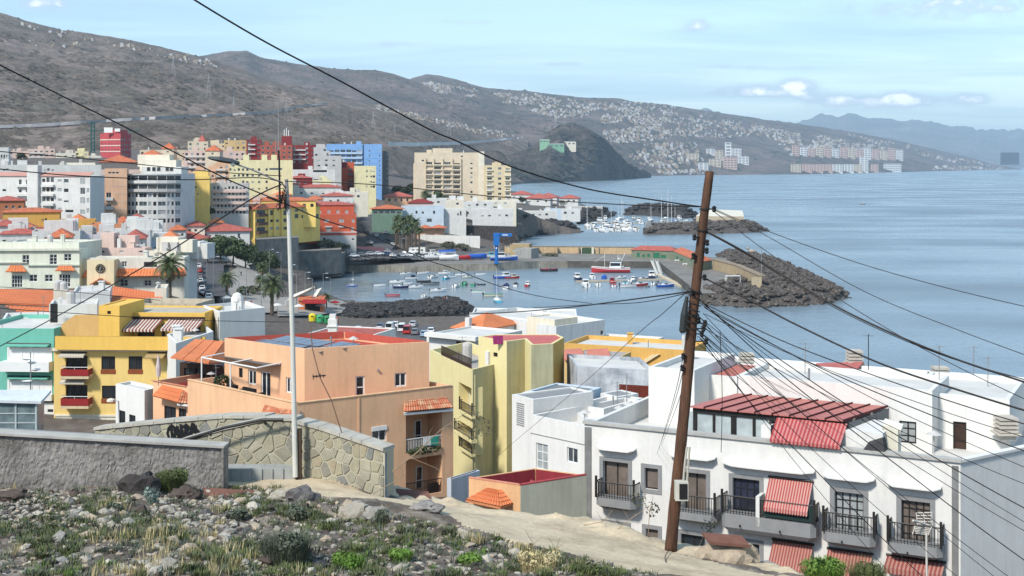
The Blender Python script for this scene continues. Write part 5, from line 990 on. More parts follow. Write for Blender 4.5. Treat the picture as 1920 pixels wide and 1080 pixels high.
LEAF = M((.055,.085,.035),.8,.35,.8,name='tree_leaves',col2=(.085,.11,.045)); LEAFD = M((.030,.050,.025),.8,.35,.8,name='dark_leaves',col2=(.05,.07,.03)); LEAFO = M((.10,.105,.065),.8,.3,.8,name='olive_leaves',col2=(.13,.13,.085)); BARK = M((.11,.085,.065),.9,.3,2,.4,6,name='bark')
FROND = M((.06,.09,.035),.6,.3,1.5,name='palm_frond',col2=(.12,.13,.05)); FRONDD = M((.16,.12,.06),.8,.3,1.5,name='dry_frond')
def leaf_cloud(lobes,n,size,seed):
 rr = np.random.default_rng(seed); w = np.array([l[3]*l[4]*l[5] for l in lobes]); w = w/w.sum(); L_ = np.array(lobes)[rr.choice(len(lobes),n,p=w)]
 d = rr.normal(size=(n,3)); d /= np.linalg.norm(d,axis=1)[:,None]; rad = rr.uniform(.55,1.0,n)**.6; c = L_[:,:3]+d*L_[:,3:6]*rad[:,None]
 nn = d+rr.normal(size=(n,3))*.6; nn /= np.linalg.norm(nn,axis=1)[:,None]; a = np.cross(nn,rr.normal(size=(n,3))); a /= np.linalg.norm(a,axis=1)[:,None]; b = np.cross(nn,a); s = (size*rr.uniform(.6,1.4,n))[:,None]
 V = np.stack([c-a*s-b*s*.5,c+a*s*.2-b*s*.8,c+a*s+b*s*.5,c-a*s*.2+b*s*.8],1).reshape(-1,3); return V,np.arange(4*n).reshape(n,4)
def tree_proto(name,label,h,r,mat,seed,n=700,size=.28,trunk=.35):
 root = empty(name,(0,0,0),label,'tree'); ORG[root] = Vector((0,0,0)); rr = random.Random(seed); mb = MB(); th = h*trunk
 mb.tube([(0,0,-.3),(.1,0,th*.5),(0,.1,th)],[.28*h/7,.2*h/7,.16*h/7],7); lob = []
 for k in range(6):
  a = k*1.05+rr.random(); q = rr.uniform(.35,.75)*r; z = th+rr.uniform(.2,.75)*(h-th); mb.tube([(0,0,th*.9),(q*.5*math.cos(a),q*.5*math.sin(a),(th+z)/2),(q*math.cos(a),q*math.sin(a),z)],[.12*h/7,.08*h/7,.03],5); lob.append((q*math.cos(a),q*math.sin(a),z,r*rr.uniform(.4,.6),r*rr.uniform(.4,.6),(h-th)*rr.uniform(.22,.36)))
 lob.append((0,0,th+(h-th)*.6,r*.6,r*.6,(h-th)*.38)); mb.build('trunk',BARK,root); V,Q = leaf_cloud(lob,n,size,seed); np_obj('crown',V,Q,mat,None,False,root); return root
def palm_proto(name,label,h,fl,seed,n=30,squat=False):
 root = empty(name,(0,0,0),label,'palm tree'); ORG[root] = Vector((0,0,0)); rr = random.Random(seed); mb = MB(); prof = []
 for i in range(12): prof.append((.34*(1-.25*i/11)+(.04 if i%2 else 0)*(1.5 if squat else 1)+(.25 if squat and i > 8 else 0),h*i/11))
 mb.lathe(prof,9); mb.build('trunk',BARK,root); mf = MB(); md = MB()
 for k in range(n):
  a = k*2.399; el = R(82-115*(k/n)**.85); L_ = fl*rr.uniform(.85,1.1); tgt = mf if k < n*.88 else md; p = Vector((0,0,h+.1)); pts = [p.copy()]; e = el
  for s in range(7): p = p+Vector((math.cos(a)*math.cos(e),math.sin(a)*math.cos(e),math.sin(e)))*(L_/7); pts.append(p.copy()); e -= R(9+5*s*.5)
  side = Vector((-math.sin(a),math.cos(a),0)); tgt.tube(pts,[.05]*4+[.03]*4,3,cap=False)
  for s in range(1,8):
   for f in (0,.33,.66):
    c = pts[s-1].lerp(pts[s],f); t = (pts[s]-pts[s-1]).normalized(); w = L_*.24*math.sin(math.pi*min(1,.16+.84*(s-1+f)/7.2))
    for sg in (-1,1): tip = c+side*sg*w+t*w*.55+Vector((0,0,-w*.38)); tgt.add([c,c+t*.16,tip],[(0,1,2)])
 mf.build('fronds',FROND,root)
 if md.v: md.build('dry_fronds',FRONDD,root)
 return root
TR = {}
def veg(kind,px,py,sc,label,group,d=None,rz=None,dz_=0):
 mk = {'round':lambda: tree_proto('broadleaf_tree','',7,3.6,LEAF,1,1100),'dark':lambda: tree_proto('broadleaf_tree','',6,3.2,LEAFD,2,900),'olive':lambda: tree_proto('tamarisk_tree','',5,3.6,LEAFO,3,900,.24),'bush':lambda: tree_proto('shrub','',2.4,1.6,LEAF,4,420,.2,.15),'palm':lambda: palm_proto('date_palm','',5.5,3.6,1,36,True),'fan':lambda: palm_proto('tall_palm','',8.5,2.3,2,26),'drybush':lambda: tree_proto('shrub','',2.2,2.2,LEAFO,5,500,.2,.12)}
 if kind not in TR: o = TR[kind] = mk[kind]()
 else: o = copy_tree(TR[kind])
 p = G(px,py) if d is None else TG(px,d); o.location = (p.x,p.y,p.z+dz_); o.rotation_euler = (0,0,random.uniform(0,6.28) if rz is None else rz); o.scale = (sc,)*3; o['label'] = label
 if group: o['group'] = group
 o['category'] = 'palm tree' if kind in ('palm','fan') else 'shrub' if 'bush' in kind else 'tree'; return o
for a in [('round',388,502,1.35,'round green tree in front of the white villa, leftmost of the mass',418),('round',414,500,1.5,'broad green tree in the middle of the mass by the villa',415),('round',438,498,1.45,'tall green tree, right side of the mass by the villa',420),('round',460,502,1.2,'low green tree at the right end of the mass',422),('dark',480,500,1.2,'dark brown-green shrubby tree beside the masonry wall',420),('round',505,492,1.3,'bright green tree against the dark masonry wall',440),('dark',408,478,1.1,'dark tree behind the villa terrace'),('olive',615,478,1.3,'grey olive tamarisk in front of the terracotta hotel'),('olive',640,476,.9,'smaller tamarisk right of the red car terrace'),('dark',668,400,1.4,'dark tree at the top of the uphill street'),('round',690,396,1.2,'green tree right of the street top'),('dark',748,372,1.4,'dark tree behind the pink villa'),('dark',765,370,1.2,'dark tree right of the pink villa'),('round',822,385,1.3,'round green tree below the beige slab'),('dark',775,366,1.3,'dark tree on the slope left of the beige slab'),('dark',868,415,1.2,'dark tree beside the black retaining wall'),('dark',845,420,1.0,'dark tree between white houses'),('olive',995,384,1.5,'scrubby tree between the red roofed houses'),('dark',980,384,1.2,'dark shrubby tree at the first red roofed house'),('olive',1055,386,1.2,'low scrub tree below the red roofed houses'),('drybush',840,470,2.0,'dry brown shrub on the black gravel'),('drybush',870,472,1.8,'low brown shrub left of the crane'),('drybush',1030,488,1.6,'green-grey shrub at the foot of the ochre sea wall'),('dark',175,330,1.2,'dark tree among the skyline houses'),('dark',222,336,1.0,'small dark tree right of the skyline houses'),('drybush',475,553,1.3,'low reddish shrub on the plaza'),('bush',455,556,1.3,'green shrub on the plaza'),('dark',385,420,1.2,'dark tree between curved block and yellow hotel'),('dark',730,425,1.0,'dark hedge tree beside the street'),('olive',800,425,1.2,'olive tree in the garden behind the palms'),('olive',760,425,1.4,'grey-green garden tree behind the palm group'),('dark',40,305,1.0,'dark tree in the far left skyline')]: veg(*a[:5],'trees in the town',d=a[5] if len(a) > 5 else None)
for a in [('palm',425,562,1.05,'date palm with drooping fronds in front of the street row'),('palm',510,592,1.4,'large date palm beside the white pole'),('palm',492,532,.9,'date palm behind the plaza'),('palm',318,560,.95,'date palm beside the clock house'),('palm',487,548,.7,'small palm left of the white pole'),('fan',408,475,.9,'palm in front of the villa window'),('palm',612,580,.6,'low bushy palm on the beach promenade')]: veg(*a,'date palms round the plaza')
fan = [(742,470),(750,478),(757,466),(764,480),(772,474),(779,470),(786,479),(745,458),(768,462)]
for i,(x,y) in enumerate(fan): veg('fan',x,y,1.35+.12*(i%3),f'tall slim palm in the group above the boatyard, {["leftmost trunk","tall one left of centre","slightly behind the centre","front one in the middle","fourth trunk from the right","third trunk from the right","rightmost in front","shorter one at the back left","shorter one at the back right"][i]}','tall palms above the boatyard')
for i,(x,y) in enumerate([(586,442),(612,440),(640,440),(654,438)]): veg('palm',x,y,.72,f'palm in front of the terracotta hotel, {["leftmost","second from the left","third from the left","rightmost"][i]}','palms at the terracotta hotel')
for i,(x,y) in enumerate([(666,398),(676,402),(684,396),(694,400)]): veg('fan',x,y,1.3,f'palm at the top of the uphill street, {["leftmost","second from left","third from left","rightmost"][i]}','palms at the street top')
veg('palm',797,385,1.2,'palm in front of the beige slab',None); veg('palm',965,415,1.0,'palm beside the marina houses',None); veg('dark',986,412,.6,'small dark tree by the marina houses',None)
def lamp_post(px,py,h,label,arm=1.0,d=None):
 p = G(px,py) if d is None else TG(px,d); r = empty('street_lamp',p,label,'street lamp','street lamps near the beach'); mb = MB(); mb.tube([p,p+Vector((0,0,h))],[.10,.06],6); mb.build('post',GREYT,r); mb = MB(); mb.tube([p+Vector((0,0,h)),p+Vector((arm,0,h+.15))],.05,4); mb.build('arm',GREYT,r); mb = MB(); q = p+Vector((arm,0,h+.15)); mb.lathe([(.05,.05),(.45,0),(.4,-.1),(.1,-.14)],8,q); mb.build('lamp_head',WHITE,r)
for i,(x,y,h) in enumerate([(372,560,14),(388,540,13),(400,575,12),(448,572,11),(462,585,12),(490,590,10),(505,520,9),(527,525,9),(545,560,10),(556,575,9),(572,580,10),(586,585,9),(606,570,9),(620,572,8),(655,575,8),(668,572,8),(752,487,9),(800,475,9),(880,475,9)]): lamp_post(x,y,h,f'thin grey street lamp {["at the street row of cars","behind the street row","left of the date palm","in the middle of the plaza","at the near edge of the plaza","left of the big date palm","near the masonry wall","at the beach corner","behind the white pole","right of the white pole","at the sail kiosk","right of the sail kiosk","at the sand edge","on the beach path","on the beach, leftmost of the pair","on the beach, rightmost of the pair","in front of the palm group","on the black gravel","near the blue crane"][i]}',1.1*(-1)**i)
def kiosk():
 p = G(582,585); r = empty('beach_kiosk',p,'orange beach kiosk with dark red awning beside the white pole','kiosk'); mb = MB(); mb.box((p.x-3.2,p.y,p.z-.5),(p.x+3.2,p.y+5,p.z+3.2)); mb.build('wall',plaster((225,130,80)),r); mb = MB(); mb.slab([(p.x-2,p.y-2.2,p.z+2.6),(p.x+4.5,p.y-2.2,p.z+2.6),(p.x+4.5,p.y+.1,p.z+3.4),(p.x-2,p.y+.1,p.z+3.4)],(0,0,-.12)); mb.build('awning',plaster((170,40,40)),r); mb = MB(); mb.box((p.x-1.5,p.y-.06,p.z+.3),(p.x+2.6,p.y+.1,p.z+2.2)); mb.build('counter_opening',BLACKW,r); mb = MB(); mb.slab([(p.x-3.5,p.y-.3,p.z+3.2),(p.x+3.5,p.y-.3,p.z+3.2),(p.x+3.5,p.y+5.3,p.z+3.9),(p.x-3.5,p.y+5.3,p.z+3.9)],(0,0,-.2)); mb.build('roof',TILE,r)
 s = empty('shade_sail',p+Vector((-2,7,3)),'white tensile shade sails on slanting posts above the kiosk','shade sail')
 def sail(a,b,c,d_):
  a,b,c,d_ = [(q[0]*.6-2.5,q[1],q[2]*.75) for q in (a,b,c,d_)]
  n = 6; mb = MB(); A,B,C,D = (p+Vector(q) for q in (a,b,c,d_)); V = []
  for i in range(n+1):
   for j in range(n+1): u,v = i/n,j/n; q = A.lerp(B,u).lerp(D.lerp(C,u),v); V.append(q+Vector((0,0,-.9*math.sin(math.pi*u)*math.sin(math.pi*v))))
  mb.add(V,[(i*(n+1)+j,(i+1)*(n+1)+j,(i+1)*(n+1)+j+1,i*(n+1)+j+1) for i in range(n) for j in range(n)]); mb.build('sail',plaster((245,238,222)),s,smooth=True)
 sail((-8,4,3.5),(0,3,6.5),(4,8,8.2),(-6,11,5)); sail((-1,2,4.5),(6,3,5.2),(7,9,7.6),(0,9,5.5))
 for q in ((-7.3,4,2.7),(-.1,8,6.2),(1.7,9,5.7),(1.1,3,3.9)): mb = MB(); mb.tube([p+Vector((q[0]*1.08,q[1],-.5)),p+Vector(q)],.09,5); mb.build('post',WHITE,s)
kiosk()
def parasol(px,py,c,label):
 p = G(px,py); r = empty('parasol',p,label,'parasol','parasols on the beach terrace'); mb = MB(); mb.tube([p,p+Vector((0,0,2.6))],.04,5); mb.build('pole',GREYT,r); mb = MB(); mb.lathe([(1.5,2.2),(.8,2.55),(.05,2.8),(.02,2.75),(.75,2.5),(1.45,2.15)],8,p); mb.build('canopy',c,r)
for i,(x,y,c,lb) in enumerate([(520,588,WHT,'white parasol in front of the big date palm'),(560,590,WHT,'white parasol at the left of the kiosk'),(600,588,WHT,'white parasol right of the kiosk'),(492,444,WHT,'white parasol on the hotel terrace, leftmost'),(508,446,WHT,'white parasol on the hotel terrace, middle'),(524,446,WHT,'white parasol on the hotel terrace, rightmost'),(628,582,plaster((170,40,40)),'dark red parasol on the beach path'),(455,582,plaster((160,60,70)),'red-pink parasol at the near plaza edge'),(425,575,WHT,'white market tent under the date palm')]): parasol(x,y,c,lb)
def person_mesh(shirt,trousers,stride):
 """one continuous figure grown from a jointed skeleton"""
 J = {'pelvis':(0,0,.95,.145),'chest':(0,0,1.32,.165),'neck':(0,0,1.50,.06),'head':(0,.01,1.64,.105),'crown':(0,0,1.74,.07),'kl':(.09,stride*.6,.52,.075),'al':(.09,stride*.9-.05,.08,.05),'fl':(.09,stride*.9+.1,.03,.04),'kr':(-.09,-stride*.4,.52,.075),'ar':(-.09,-stride*.9-.05,.08,.05),'fr':(-.09,-stride*.9+.1,.03,.04),'sl':(.19,0,1.42,.06),'el':(.25,-.04,1.14,.045),'hl':(.26,.08,.90,.035),'sr':(-.19,0,1.42,.06),'er':(-.25,-.04,1.14,.045),'hr':(-.26,.08,.90,.035)}
 E = [('pelvis','chest'),('chest','neck'),('neck','head'),('head','crown'),('pelvis','kl'),('kl','al'),('al','fl'),('pelvis','kr'),('kr','ar'),('ar','fr'),('chest','sl'),('sl','el'),('el','hl'),('chest','sr'),('sr','er'),('er','hr')]
 ks = list(J); me = bpy.data.meshes.new('person_skeleton'); me.from_pydata([J[k][:3] for k in ks],[(ks.index(a),ks.index(b)) for a,b in E],[]); o = bpy.data.objects.new('person_skeleton',me); COL.objects.link(o)
 md = o.modifiers.new('skin','SKIN'); o.modifiers.new('sub','SUBSURF').levels = 1
 for i,k in enumerate(ks): me.skin_vertices[0].data[i].radius = (J[k][3],J[k][3]*(.75 if k in ('chest','pelvis') else 1))
 me.skin_vertices[0].data[0].use_root = True; dg = bpy.context.evaluated_depsgraph_get(); out = bpy.data.meshes.new_from_object(o.evaluated_get(dg)); bpy.data.objects.remove(o)
 out.name = 'person'; out.materials.clear(); skin = M((.42,.24,.17),.7,name='skin'); hair = M((.03,.02,.015),.8,name='dark_hair')
 for m in (shirt,trousers,skin,hair): out.materials.append(m)
 for f in out.polygons:
  c = f.center; f.material_index = 3 if c.z > 1.69 or (c.z > 1.6 and c.y < -.03) else 2 if c.z > 1.50 or (abs(c.x) > .21 and c.z < 1.12) else 0 if c.z > .98 else 1; f.use_smooth = True
 return out
PM = [person_mesh(plaster((40,40,48)),plaster((50,55,70)),.16),person_mesh(plaster((235,230,225)),plaster((60,70,95)),.03),person_mesh(plaster((190,60,60)),plaster((40,40,45)),.12)]
for i,(x,y,k,lb) in enumerate([(466,556,0,'person in dark clothes walking alone across the plaza'),(459,575,1,'person in a white top left of the walking pair'),(463,577,0,'dark dressed person, left one of the walking pair'),(471,576,2,'person in a red top, right one of the walking pair'),(452,520,0,'person standing far back on the plaza'),(440,578,1,'person in a white top by the parasols'),(692,578,1,'person in white sitting wall side at the beach edge'),(697,579,0,'dark dressed person beside the one in white at the beach edge'),(671,578,0,'person in dark clothes on the beach path'),(833,568,2,'person in red standing on the groin tip'),(838,567,1,'person in white standing on the groin tip'),(630,584,1,'person in white at the promenade rail'),(606,584,0,'dark dressed person beside the kiosk'),(545,586,2,'person in red beside the white pole')]):
 p = G(x,y)
 if 830 < x < 840: p = PZ(x,568,3.9)
 o = inst('person',PM[k],None,p+Vector((0,0,.25 if x < 600 or x > 700 else .1)),random.uniform(0,6.28)); tag(o,lb,'person','people on the waterfront')
# ---------------------------------------------------------------- the near houses
def sheet(name,A,B,C,D,mat,parent,n=1,th=.03,valance=0.0,sag=0.0):
 """cloth or sheet metal A-B (top) to D-C (bottom) with its own thickness; UV u runs across"""
 A,B,C,D = map(Vector,(A,B,C,D)); nr = (B-A).cross(D-A).normalized()*th; m = 5 if sag or valance else 1; V = []; UV = []; F_ = []; rows_ = [(j/m,0) for j in range(m+1)]; k = max(n,1)*2
 for s in (0,1):
  for t,_ in rows_:
   for i in range(k+1):
    u = i/k; p = A.lerp(B,u).lerp(D.lerp(C,u),t)-Vector((0,0,sag*math.sin(math.pi*t)))+nr*s; V.append(p); UV.append((u,t))
  if valance:
   for i in range(k+1): u = i/k; p = D.lerp(C,u)+nr*s-Vector((0,0,valance*(1 if i%2 else .72))); V.append(p); UV.append((u,1.1))
 R_ = m+1+(1 if valance else 0); w = k+1
 for s in (0,1):
  for j in range(R_-1):
   for i in range(k): a = s*R_*w+j*w+i; F_.append((a,a+1,a+w+1,a+w) if s else (a,a+w,a+w+1,a+1))
 o_ = R_*w
 for i in range(k): F_.append((i,i+1,o_+i+1,o_+i)); q = (R_-1)*w+i; F_.append((q+1,q,o_+q,o_+q+1))
 for j in range(R_-1): a = j*w; F_.append((a+w,a,o_+a,o_+a+w)); a += k; F_.append((a,a+w,o_+a+w,o_+a))
 mb = MB(); mb.add(V,F_); o = mb.build(name,mat,parent); uv = o.data.uv_layers.new(name='UVMap')
 for l in o.data.loops: uv.data[l.index].uv = UV[l.vertex_index]
 return o
AWR = striped(lin((205,70,70),.75),lin((235,190,185),.75),1); AWBR = striped(lin((178,70,66),.75),lin((215,165,155),.75),1)
def stripes(n,c1,c2): return striped(lin(c1,.75),lin(c2,.75),n)
BALU = {}
def balcony(b,e,x0,x1,yr,ys,yb,out=.85,slab=None,rail=None,chamfer=True,dense=.145,infill=None):
 """cantilevered balcony: tray, railing of single balusters; x0,x1 pixel ends, yr rail top, ys tray top, yb tray bottom"""
 slab = slab or GREYT; rail = rail or DARKM; u0,zb = b.uw(e,x0,yb,out); u1,_ = b.uw(e,x1,yb,out); _,zr = b.uw(e,(x0+x1)/2,yr,out); _,zs = b.uw(e,(x0+x1)/2,ys,out); _,zb = b.uw(e,(x0+x1)/2,yb,out)
 c = .22 if chamfer else .0; pl = [(u0,0),(u0,out-c),(u0+c,out),(u1-c,out),(u1,out-c),(u1,0)]; t = .16 if chamfer else .02; pb = [(u0+t,0),(u0+t,out-c-t),(u0+c+t,out-t),(u1-c-t,out-t),(u1-t,out-c-t),(u1-t,0)]; mb = MB(); n = 6; zm = zb+(zs-zb)*.25
 V = [b.pt(e,u,zb,o) for u,o in pb]+[b.pt(e,u,zm,o) for u,o in pl]+[b.pt(e,u,zs,o) for u,o in pl]; mb.add(V,[(i,(i+1)%n,n+(i+1)%n,n+i)[::-1] for i in range(n)]+[(n+i,n+(i+1)%n,2*n+(i+1)%n,2*n+i)[::-1] for i in range(n)]+[tuple(range(n)),tuple(range(3*n-1,2*n-1,-1))]); bal = mb.build('balcony',slab,b.root)
 org = ORG[b.root]; a,u,nn,L = b.edge(e); rz = math.atan2(u.y,u.x); r = .04; zr2 = zr-zs; mb = MB(); path = [(u0+.05,.02),(u0+.05,out-.06),(u1-.05,out-.06),(u1-.05,.02)]
 mb.tube([b.pt(e,*(p[0],zr,p[1])) for p in path],.032,5); mb.tube([b.pt(e,*(p[0],zs+.12,p[1])) for p in path],.02,4); mb.build('handrail',rail,bal)
 if rail.name not in BALU: q = MB(); q.box((-.014,-.014,0),(.014,.014,1)); BALU[rail.name] = (q.data('baluster',rail),); q = MB(); q.box((-.05,-.05,0),(.05,.05,1)); BALU[rail.name] += (q.data('post',rail),)
 bm_,pm_ = BALU[rail.name]
 spots = [(u0+.05,o) for o in np.arange(.1,out-.1,dense)]+[(t_,out-.06) for t_ in np.arange(u0+.05+dense,u1-.06,dense)]+[(u1-.05,o) for o in np.arange(.1,out-.1,dense)]
 for t_,o in spots: q = inst('baluster',bm_,bal,b.pt(e,t_,zs,o),rz); q.scale = (1,1,zr2)
 for t_ in (u0+.05,u1-.05): q = inst('post',pm_,bal,b.pt(e,t_,zs,out-.06),rz); q.scale = (1,1,zr2+.28)
 if infill: mb = MB(); mb.slab([b.pt(e,infill[0],zs+.08,out-.03),b.pt(e,u1-.04,zs+.08,out-.03),b.pt(e,u1-.04,zr-.04,out-.03),b.pt(e,infill[0],zr-.04,out-.03)],(0,.02,0)); mb.build('privacy_screen',M((.012,.03,.028),.8,name='dark_mesh'),bal)
 return bal
def door(b,e,x0,y0,x1,y1,trim=.2,nx=2,ny=1,frame=None,glass=None,rec=.22,tm=None,name='balcony_door'):
 r = b.rect(e,x0,y0,x1,y1); w = b.win_at(e,*r,nx=nx,ny=ny,frame=frame or DARKM,glass=glass or GLASS,rec=rec,name=name)
 if trim: b.surround(e,r,trim,tm or GREYT)
 return w
def awning(b,e,x0,x1,y0,y1,out,mat,n,val=.22,lift=0):
 u0,z0_ = b.uw(e,x0,y0); u1,_ = b.uw(e,x1,y0); _,z1_ = b.uw(e,(x0+x1)/2,y1,out); _,z0_ = b.uw(e,(x0+x1)/2,y0)
 o = sheet('awning',b.pt(e,u0,z0_,.03),b.pt(e,u1,z0_,.03),b.pt(e,u1,z1_,out),b.pt(e,u0,z1_,out),mat,b.root,n,valance=val)
 for u_ in (u0+.04,u1-.04): mb = MB(); mb.tube([b.pt(e,u_,z1_+.02,out-.03),b.pt(e,u_,(z0_+z1_)/2-.25,.03)],.018,4); mb.build('awning_arm',DARKM,o)
 mb = MB(); mb.tube([b.pt(e,u0-.05,z0_+.04,.06),b.pt(e,u1+.05,z0_+.04,.06)],.06,6); mb.build('awning_case',mat if False else DARKM,o); return o
CURT = M((.16,.13,.11),.4,.3,2,spec=.5,name='brown_curtain_glass')
W3 = plaster((250,247,240),.70,.06,.05); W3B = plaster((240,240,246),.88,.05,.03)
def vent_cap(root,p,s=.45):
 mb = MB()
 for k in range(4): mb.box((p.x-s,p.y-s,p.z+.08+k*.2),(p.x+s,p.y+s,p.z+.2+k*.2))
 mb.box((p.x-s*.8,p.y-s*.8,p.z-.3),(p.x+s*.8,p.y+s*.8,p.z+.75)); mb.box((p.x-s*1.25,p.y-s*1.25,p.z-.04),(p.x+s*1.25,p.y+s*1.25,p.z+.05)); return mb.build('louvred_chimney',plaster((205,195,180)),root)
def white_flats():
 R2 = XY(2010,61.8); C = XY(1801,57); L_ = XY(1096,65.6); u = (C-L_).normalized(); n = Vector((-u.y,u.x))
 b = Bld('apartment_building','white apartment house with grey framed balcony doors and red striped awnings','building',[L_,C,R2,R2+n*14,L_+n*15],19,31.72,W3,roof=ROOFW,parapet=1.0,pth=.25); e = 0
 door(b,e,1131,866,1178,944,.2,2,glass=CURT,rec=.3); door(b,e,1209,878,1234,918,.2,1,glass=CURT,name='window'); door(b,e,1283,887,1324,962,.2,2,glass=CURT,rec=.3); door(b,e,1374,898,1424,976,.2,4,4,frame=M((.02,.022,.03),.5,name='black_frame'),glass=M((.03,.035,.06),.15,.5,2,spec=.6,name='blue_dark_glass')); door(b,e,1445,900,1512,992,0,2,glass=GLASS)
 door(b,e,1565,924,1619,1003,.22,4,5,frame=DARKM,glass=GLASS3); door(b,e,1690,940,1744,1020,.22,4,5,frame=DARKM,glass=CURT)
 door(b,e,1135,984,1176,1060,.2,2,glass=GLASS,rec=.3); door(b,e,1211,992,1234,1030,.2,1,glass=CURT,name='window'); door(b,e,1277,1003,1322,1075,.2,2,glass=GLASS); door(b,e,1380,1018,1424,1100,.2,2,glass=GLASS); door(b,e,1448,1030,1512,1110,0,2); door(b,e,1565,1045,1619,1120,.2,2); door(b,e,1690,1060,1744,1130,.2,2)
 balcony(b,e,1115,1189,907,937,957); balcony(b,e,1257,1341,931,963,981); balcony(b,e,1351,1528,939,973,1007,infill=(b.u_of(0,1431,.85),)); balcony(b,e,1541,1640,966,1003,1027); balcony(b,e,1662,1766,985,1023,1047)
 u0,w0,u1,w1 = b.rect(e,1421,928,1428,984,.5); b.box('balcony_partition',e,u0,u1,w0,w1,0,.85,W3)
 for x0,x1,y in ((1117,1189,846),(1254,1340,861),(1352,1526,882),(1541,1639,901),(1662,1764,917)):
  ua,z = b.uw(e,x0,y,.3); ub,_ = b.uw(e,x1,y,.3); _,z = b.uw(e,(x0+x1)/2,y,.4); mb = MB(); st = []
  for k in range(9):
   f = k/8; uu = ua+(ub-ua)*f; bend = 1-abs(2*f-1)**9; o = .30+.20*bend; st.append([b.pt(e,uu,z+.08*(1-bend),-.01),b.pt(e,uu,z+.08*(1-bend),o),b.pt(e,uu,z+.06+.08*(1-bend),o),b.pt(e,uu,z+.12+.06*(1-bend),-.01)])
  mb.add([p for s in st for p in s],[(i*4+k,i*4+(k+1)%4,(i+1)*4+(k+1)%4,(i+1)*4+k) for i in range(8) for k in range(4)]+[(0,1,2,3),(35,34,33,32)]); mb.build('hood',W3,b.root)
 for x in (1097,1785): u0,_ = b.uw(e,x,900); u1,_ = b.uw(e,x+12,900); b.box('pilaster',e,max(0.0,u0),min(u1,b.edge(0)[3]),19,31.55,-.01,.06,M((.20,.20,.195),.9,.25,1,.2,12,.2,name='grey_stone_pilaster'))
 b.box('coping',0,-.05,b.edge(0)[3]+.05,31.72,31.86,-.3,.12,plaster((190,188,182))); b.box('coping',1,.0,b.edge(1)[3],31.72,31.84,-.3,.08,W3)
 aw = stripes(16,(188,82,76),(222,170,160)); awning(b,e,1443,1524,899,957,1.0,aw,16); aw2 = stripes(14,(165,82,74),(198,146,132))
 awning(b,e,1450,1525,1017,1068,.95,aw2,14); awning(b,e,1553,1636,1034,1085,.95,aw2,14); awning(b,e,1664,1772,1048,1072,.8,aw2,14,.3)
 for x,y in ((1139,951),(1271,972),(1387,985),(1462,996),(1578,1015),(1701,1036)): p = b.pt(e,*b.uw(e,x,y,.9),.86); mb = MB(); mb.tube([p,p+Vector((-.06,-.16,-.02))],.035,5); mb.build('drain_spout',DARKM,b.root)
 en = empty('terrace_enclosure',b.pt(0,6,30.8,-2),'roof terrace enclosure with dark framed glass and a sloping red metal roof','terrace room'); ff = -.9
 uA,zA = b.uw(0,1300,760,ff); uB,zB = b.uw(0,1592,793,ff); zf = (zA+zB)/2; ga = M((.42,.47,.47),.25,.25,1.5,spec=.6,name='frosted_glass')
 for x0,x1 in ((1278,1301),(1307,1337),(1341,1372),(1380,1412),(1416,1444)):
  a0,_ = b.uw(0,x0,800,ff); a1,_ = b.uw(0,x1,800,ff); mb = MB(); b.box('',0,a0+.03,a1-.03,30.75,zf-.25,ff-.03,ff,None,mb=mb); mb.build('pane',ga,en)
 mb = MB()
 for x0,x1 in ((1300,1307),(1337,1341),(1371,1381),(1412,1417),(1443,1449)): a0,_ = b.uw(0,x0,800,ff); a1,_ = b.uw(0,x1,800,ff); b.box('',0,a0,a1,30.7,zf-.12,ff-.06,ff+.05,None,mb=mb)
 mb.build('mullions',DARKM,en); mb = MB(); b.box('',0,uA,uB,zf-.27,zf-.05,ff-.1,ff+.08,None,mb=mb); mb.build('lintel',DARKM,en)
 bk = -5.6; uC,zC = b.uw(0,1667,770,bk); uD,zD = b.uw(0,1382,733,bk); zb_ = max(zC,zD,zf+.3); zb_ = (zC+zD)/2; RM = M(lin((202,122,110),.74),.55,.15,1.2,.05,8,spec=.4,name='red_metal_roof'); nP = 9
 for k in range(nP):
  f0,f1 = k/nP,(k+1)/nP-.012; A = b.pt(0,uA+(uB-uA)*f0-.15,zf,ff+.25); B = b.pt(0,uA+(uB-uA)*f1-.15,zf,ff+.25); C_ = b.pt(0,uD+(uC-uD)*f1,zb_,bk); D = b.pt(0,uD+(uC-uD)*f0,zb_,bk); mb = MB(); mb.slab([A,B,C_,D],(0,0,.05)); mb.build('roof_panel',RM,en)
  g = (B-A).normalized()*.02; mb = MB(); mb.slab([B,B+g*2.4,C_+g*2.4,C_],(0,0,.11)); mb.build('seam',plaster((120,60,58)),en)
 for k in range(3):
  f0,f1 = k/3,(k+1)/3-.02; p = lambda f,z: b.pt(0,uB+(uC-uB)*f,z,ff+(bk-ff)*f); mb = MB(); mb.slab([p(f0,30.75),p(f1,30.75),p(f1,zf+(zb_-zf)*f1-.06),p(f0,zf+(zb_-zf)*f0-.06)],(.03,.02,0)); mb.build('gable_panel',M((.13,.135,.135),.5,.15,1,name='grey_panel'),en)
 u0,_ = b.uw(0,1458,782,ff); u1,_ = b.uw(0,1590,797,ff); o = sheet('awning',b.pt(0,u0,zf-.1,ff+.12),b.pt(0,u1,zf-.1,ff+.12),b.pt(0,u1-.1,31.95,.25),b.pt(0,u0-.05,31.95,.25),stripes(18,(186,72,72),(214,140,136)),en,18,valance=.18)
 for x0,x1,yt,oo in ((1427,1445,797,-.35),(1578,1655,806,-.5)): u0,z0_ = b.uw(0,x0,yt,oo); u1,_ = b.uw(0,x1,yt,oo); mb = MB(); r = [(b.pt(0,u0,0,oo)+Vector((0,0,30.7)))]; b.box('terrace_wall',0,u0,u1,30.7,max(z0_,31.9),oo-(1.2 if x0 < 1500 else 3.2),oo,W3)
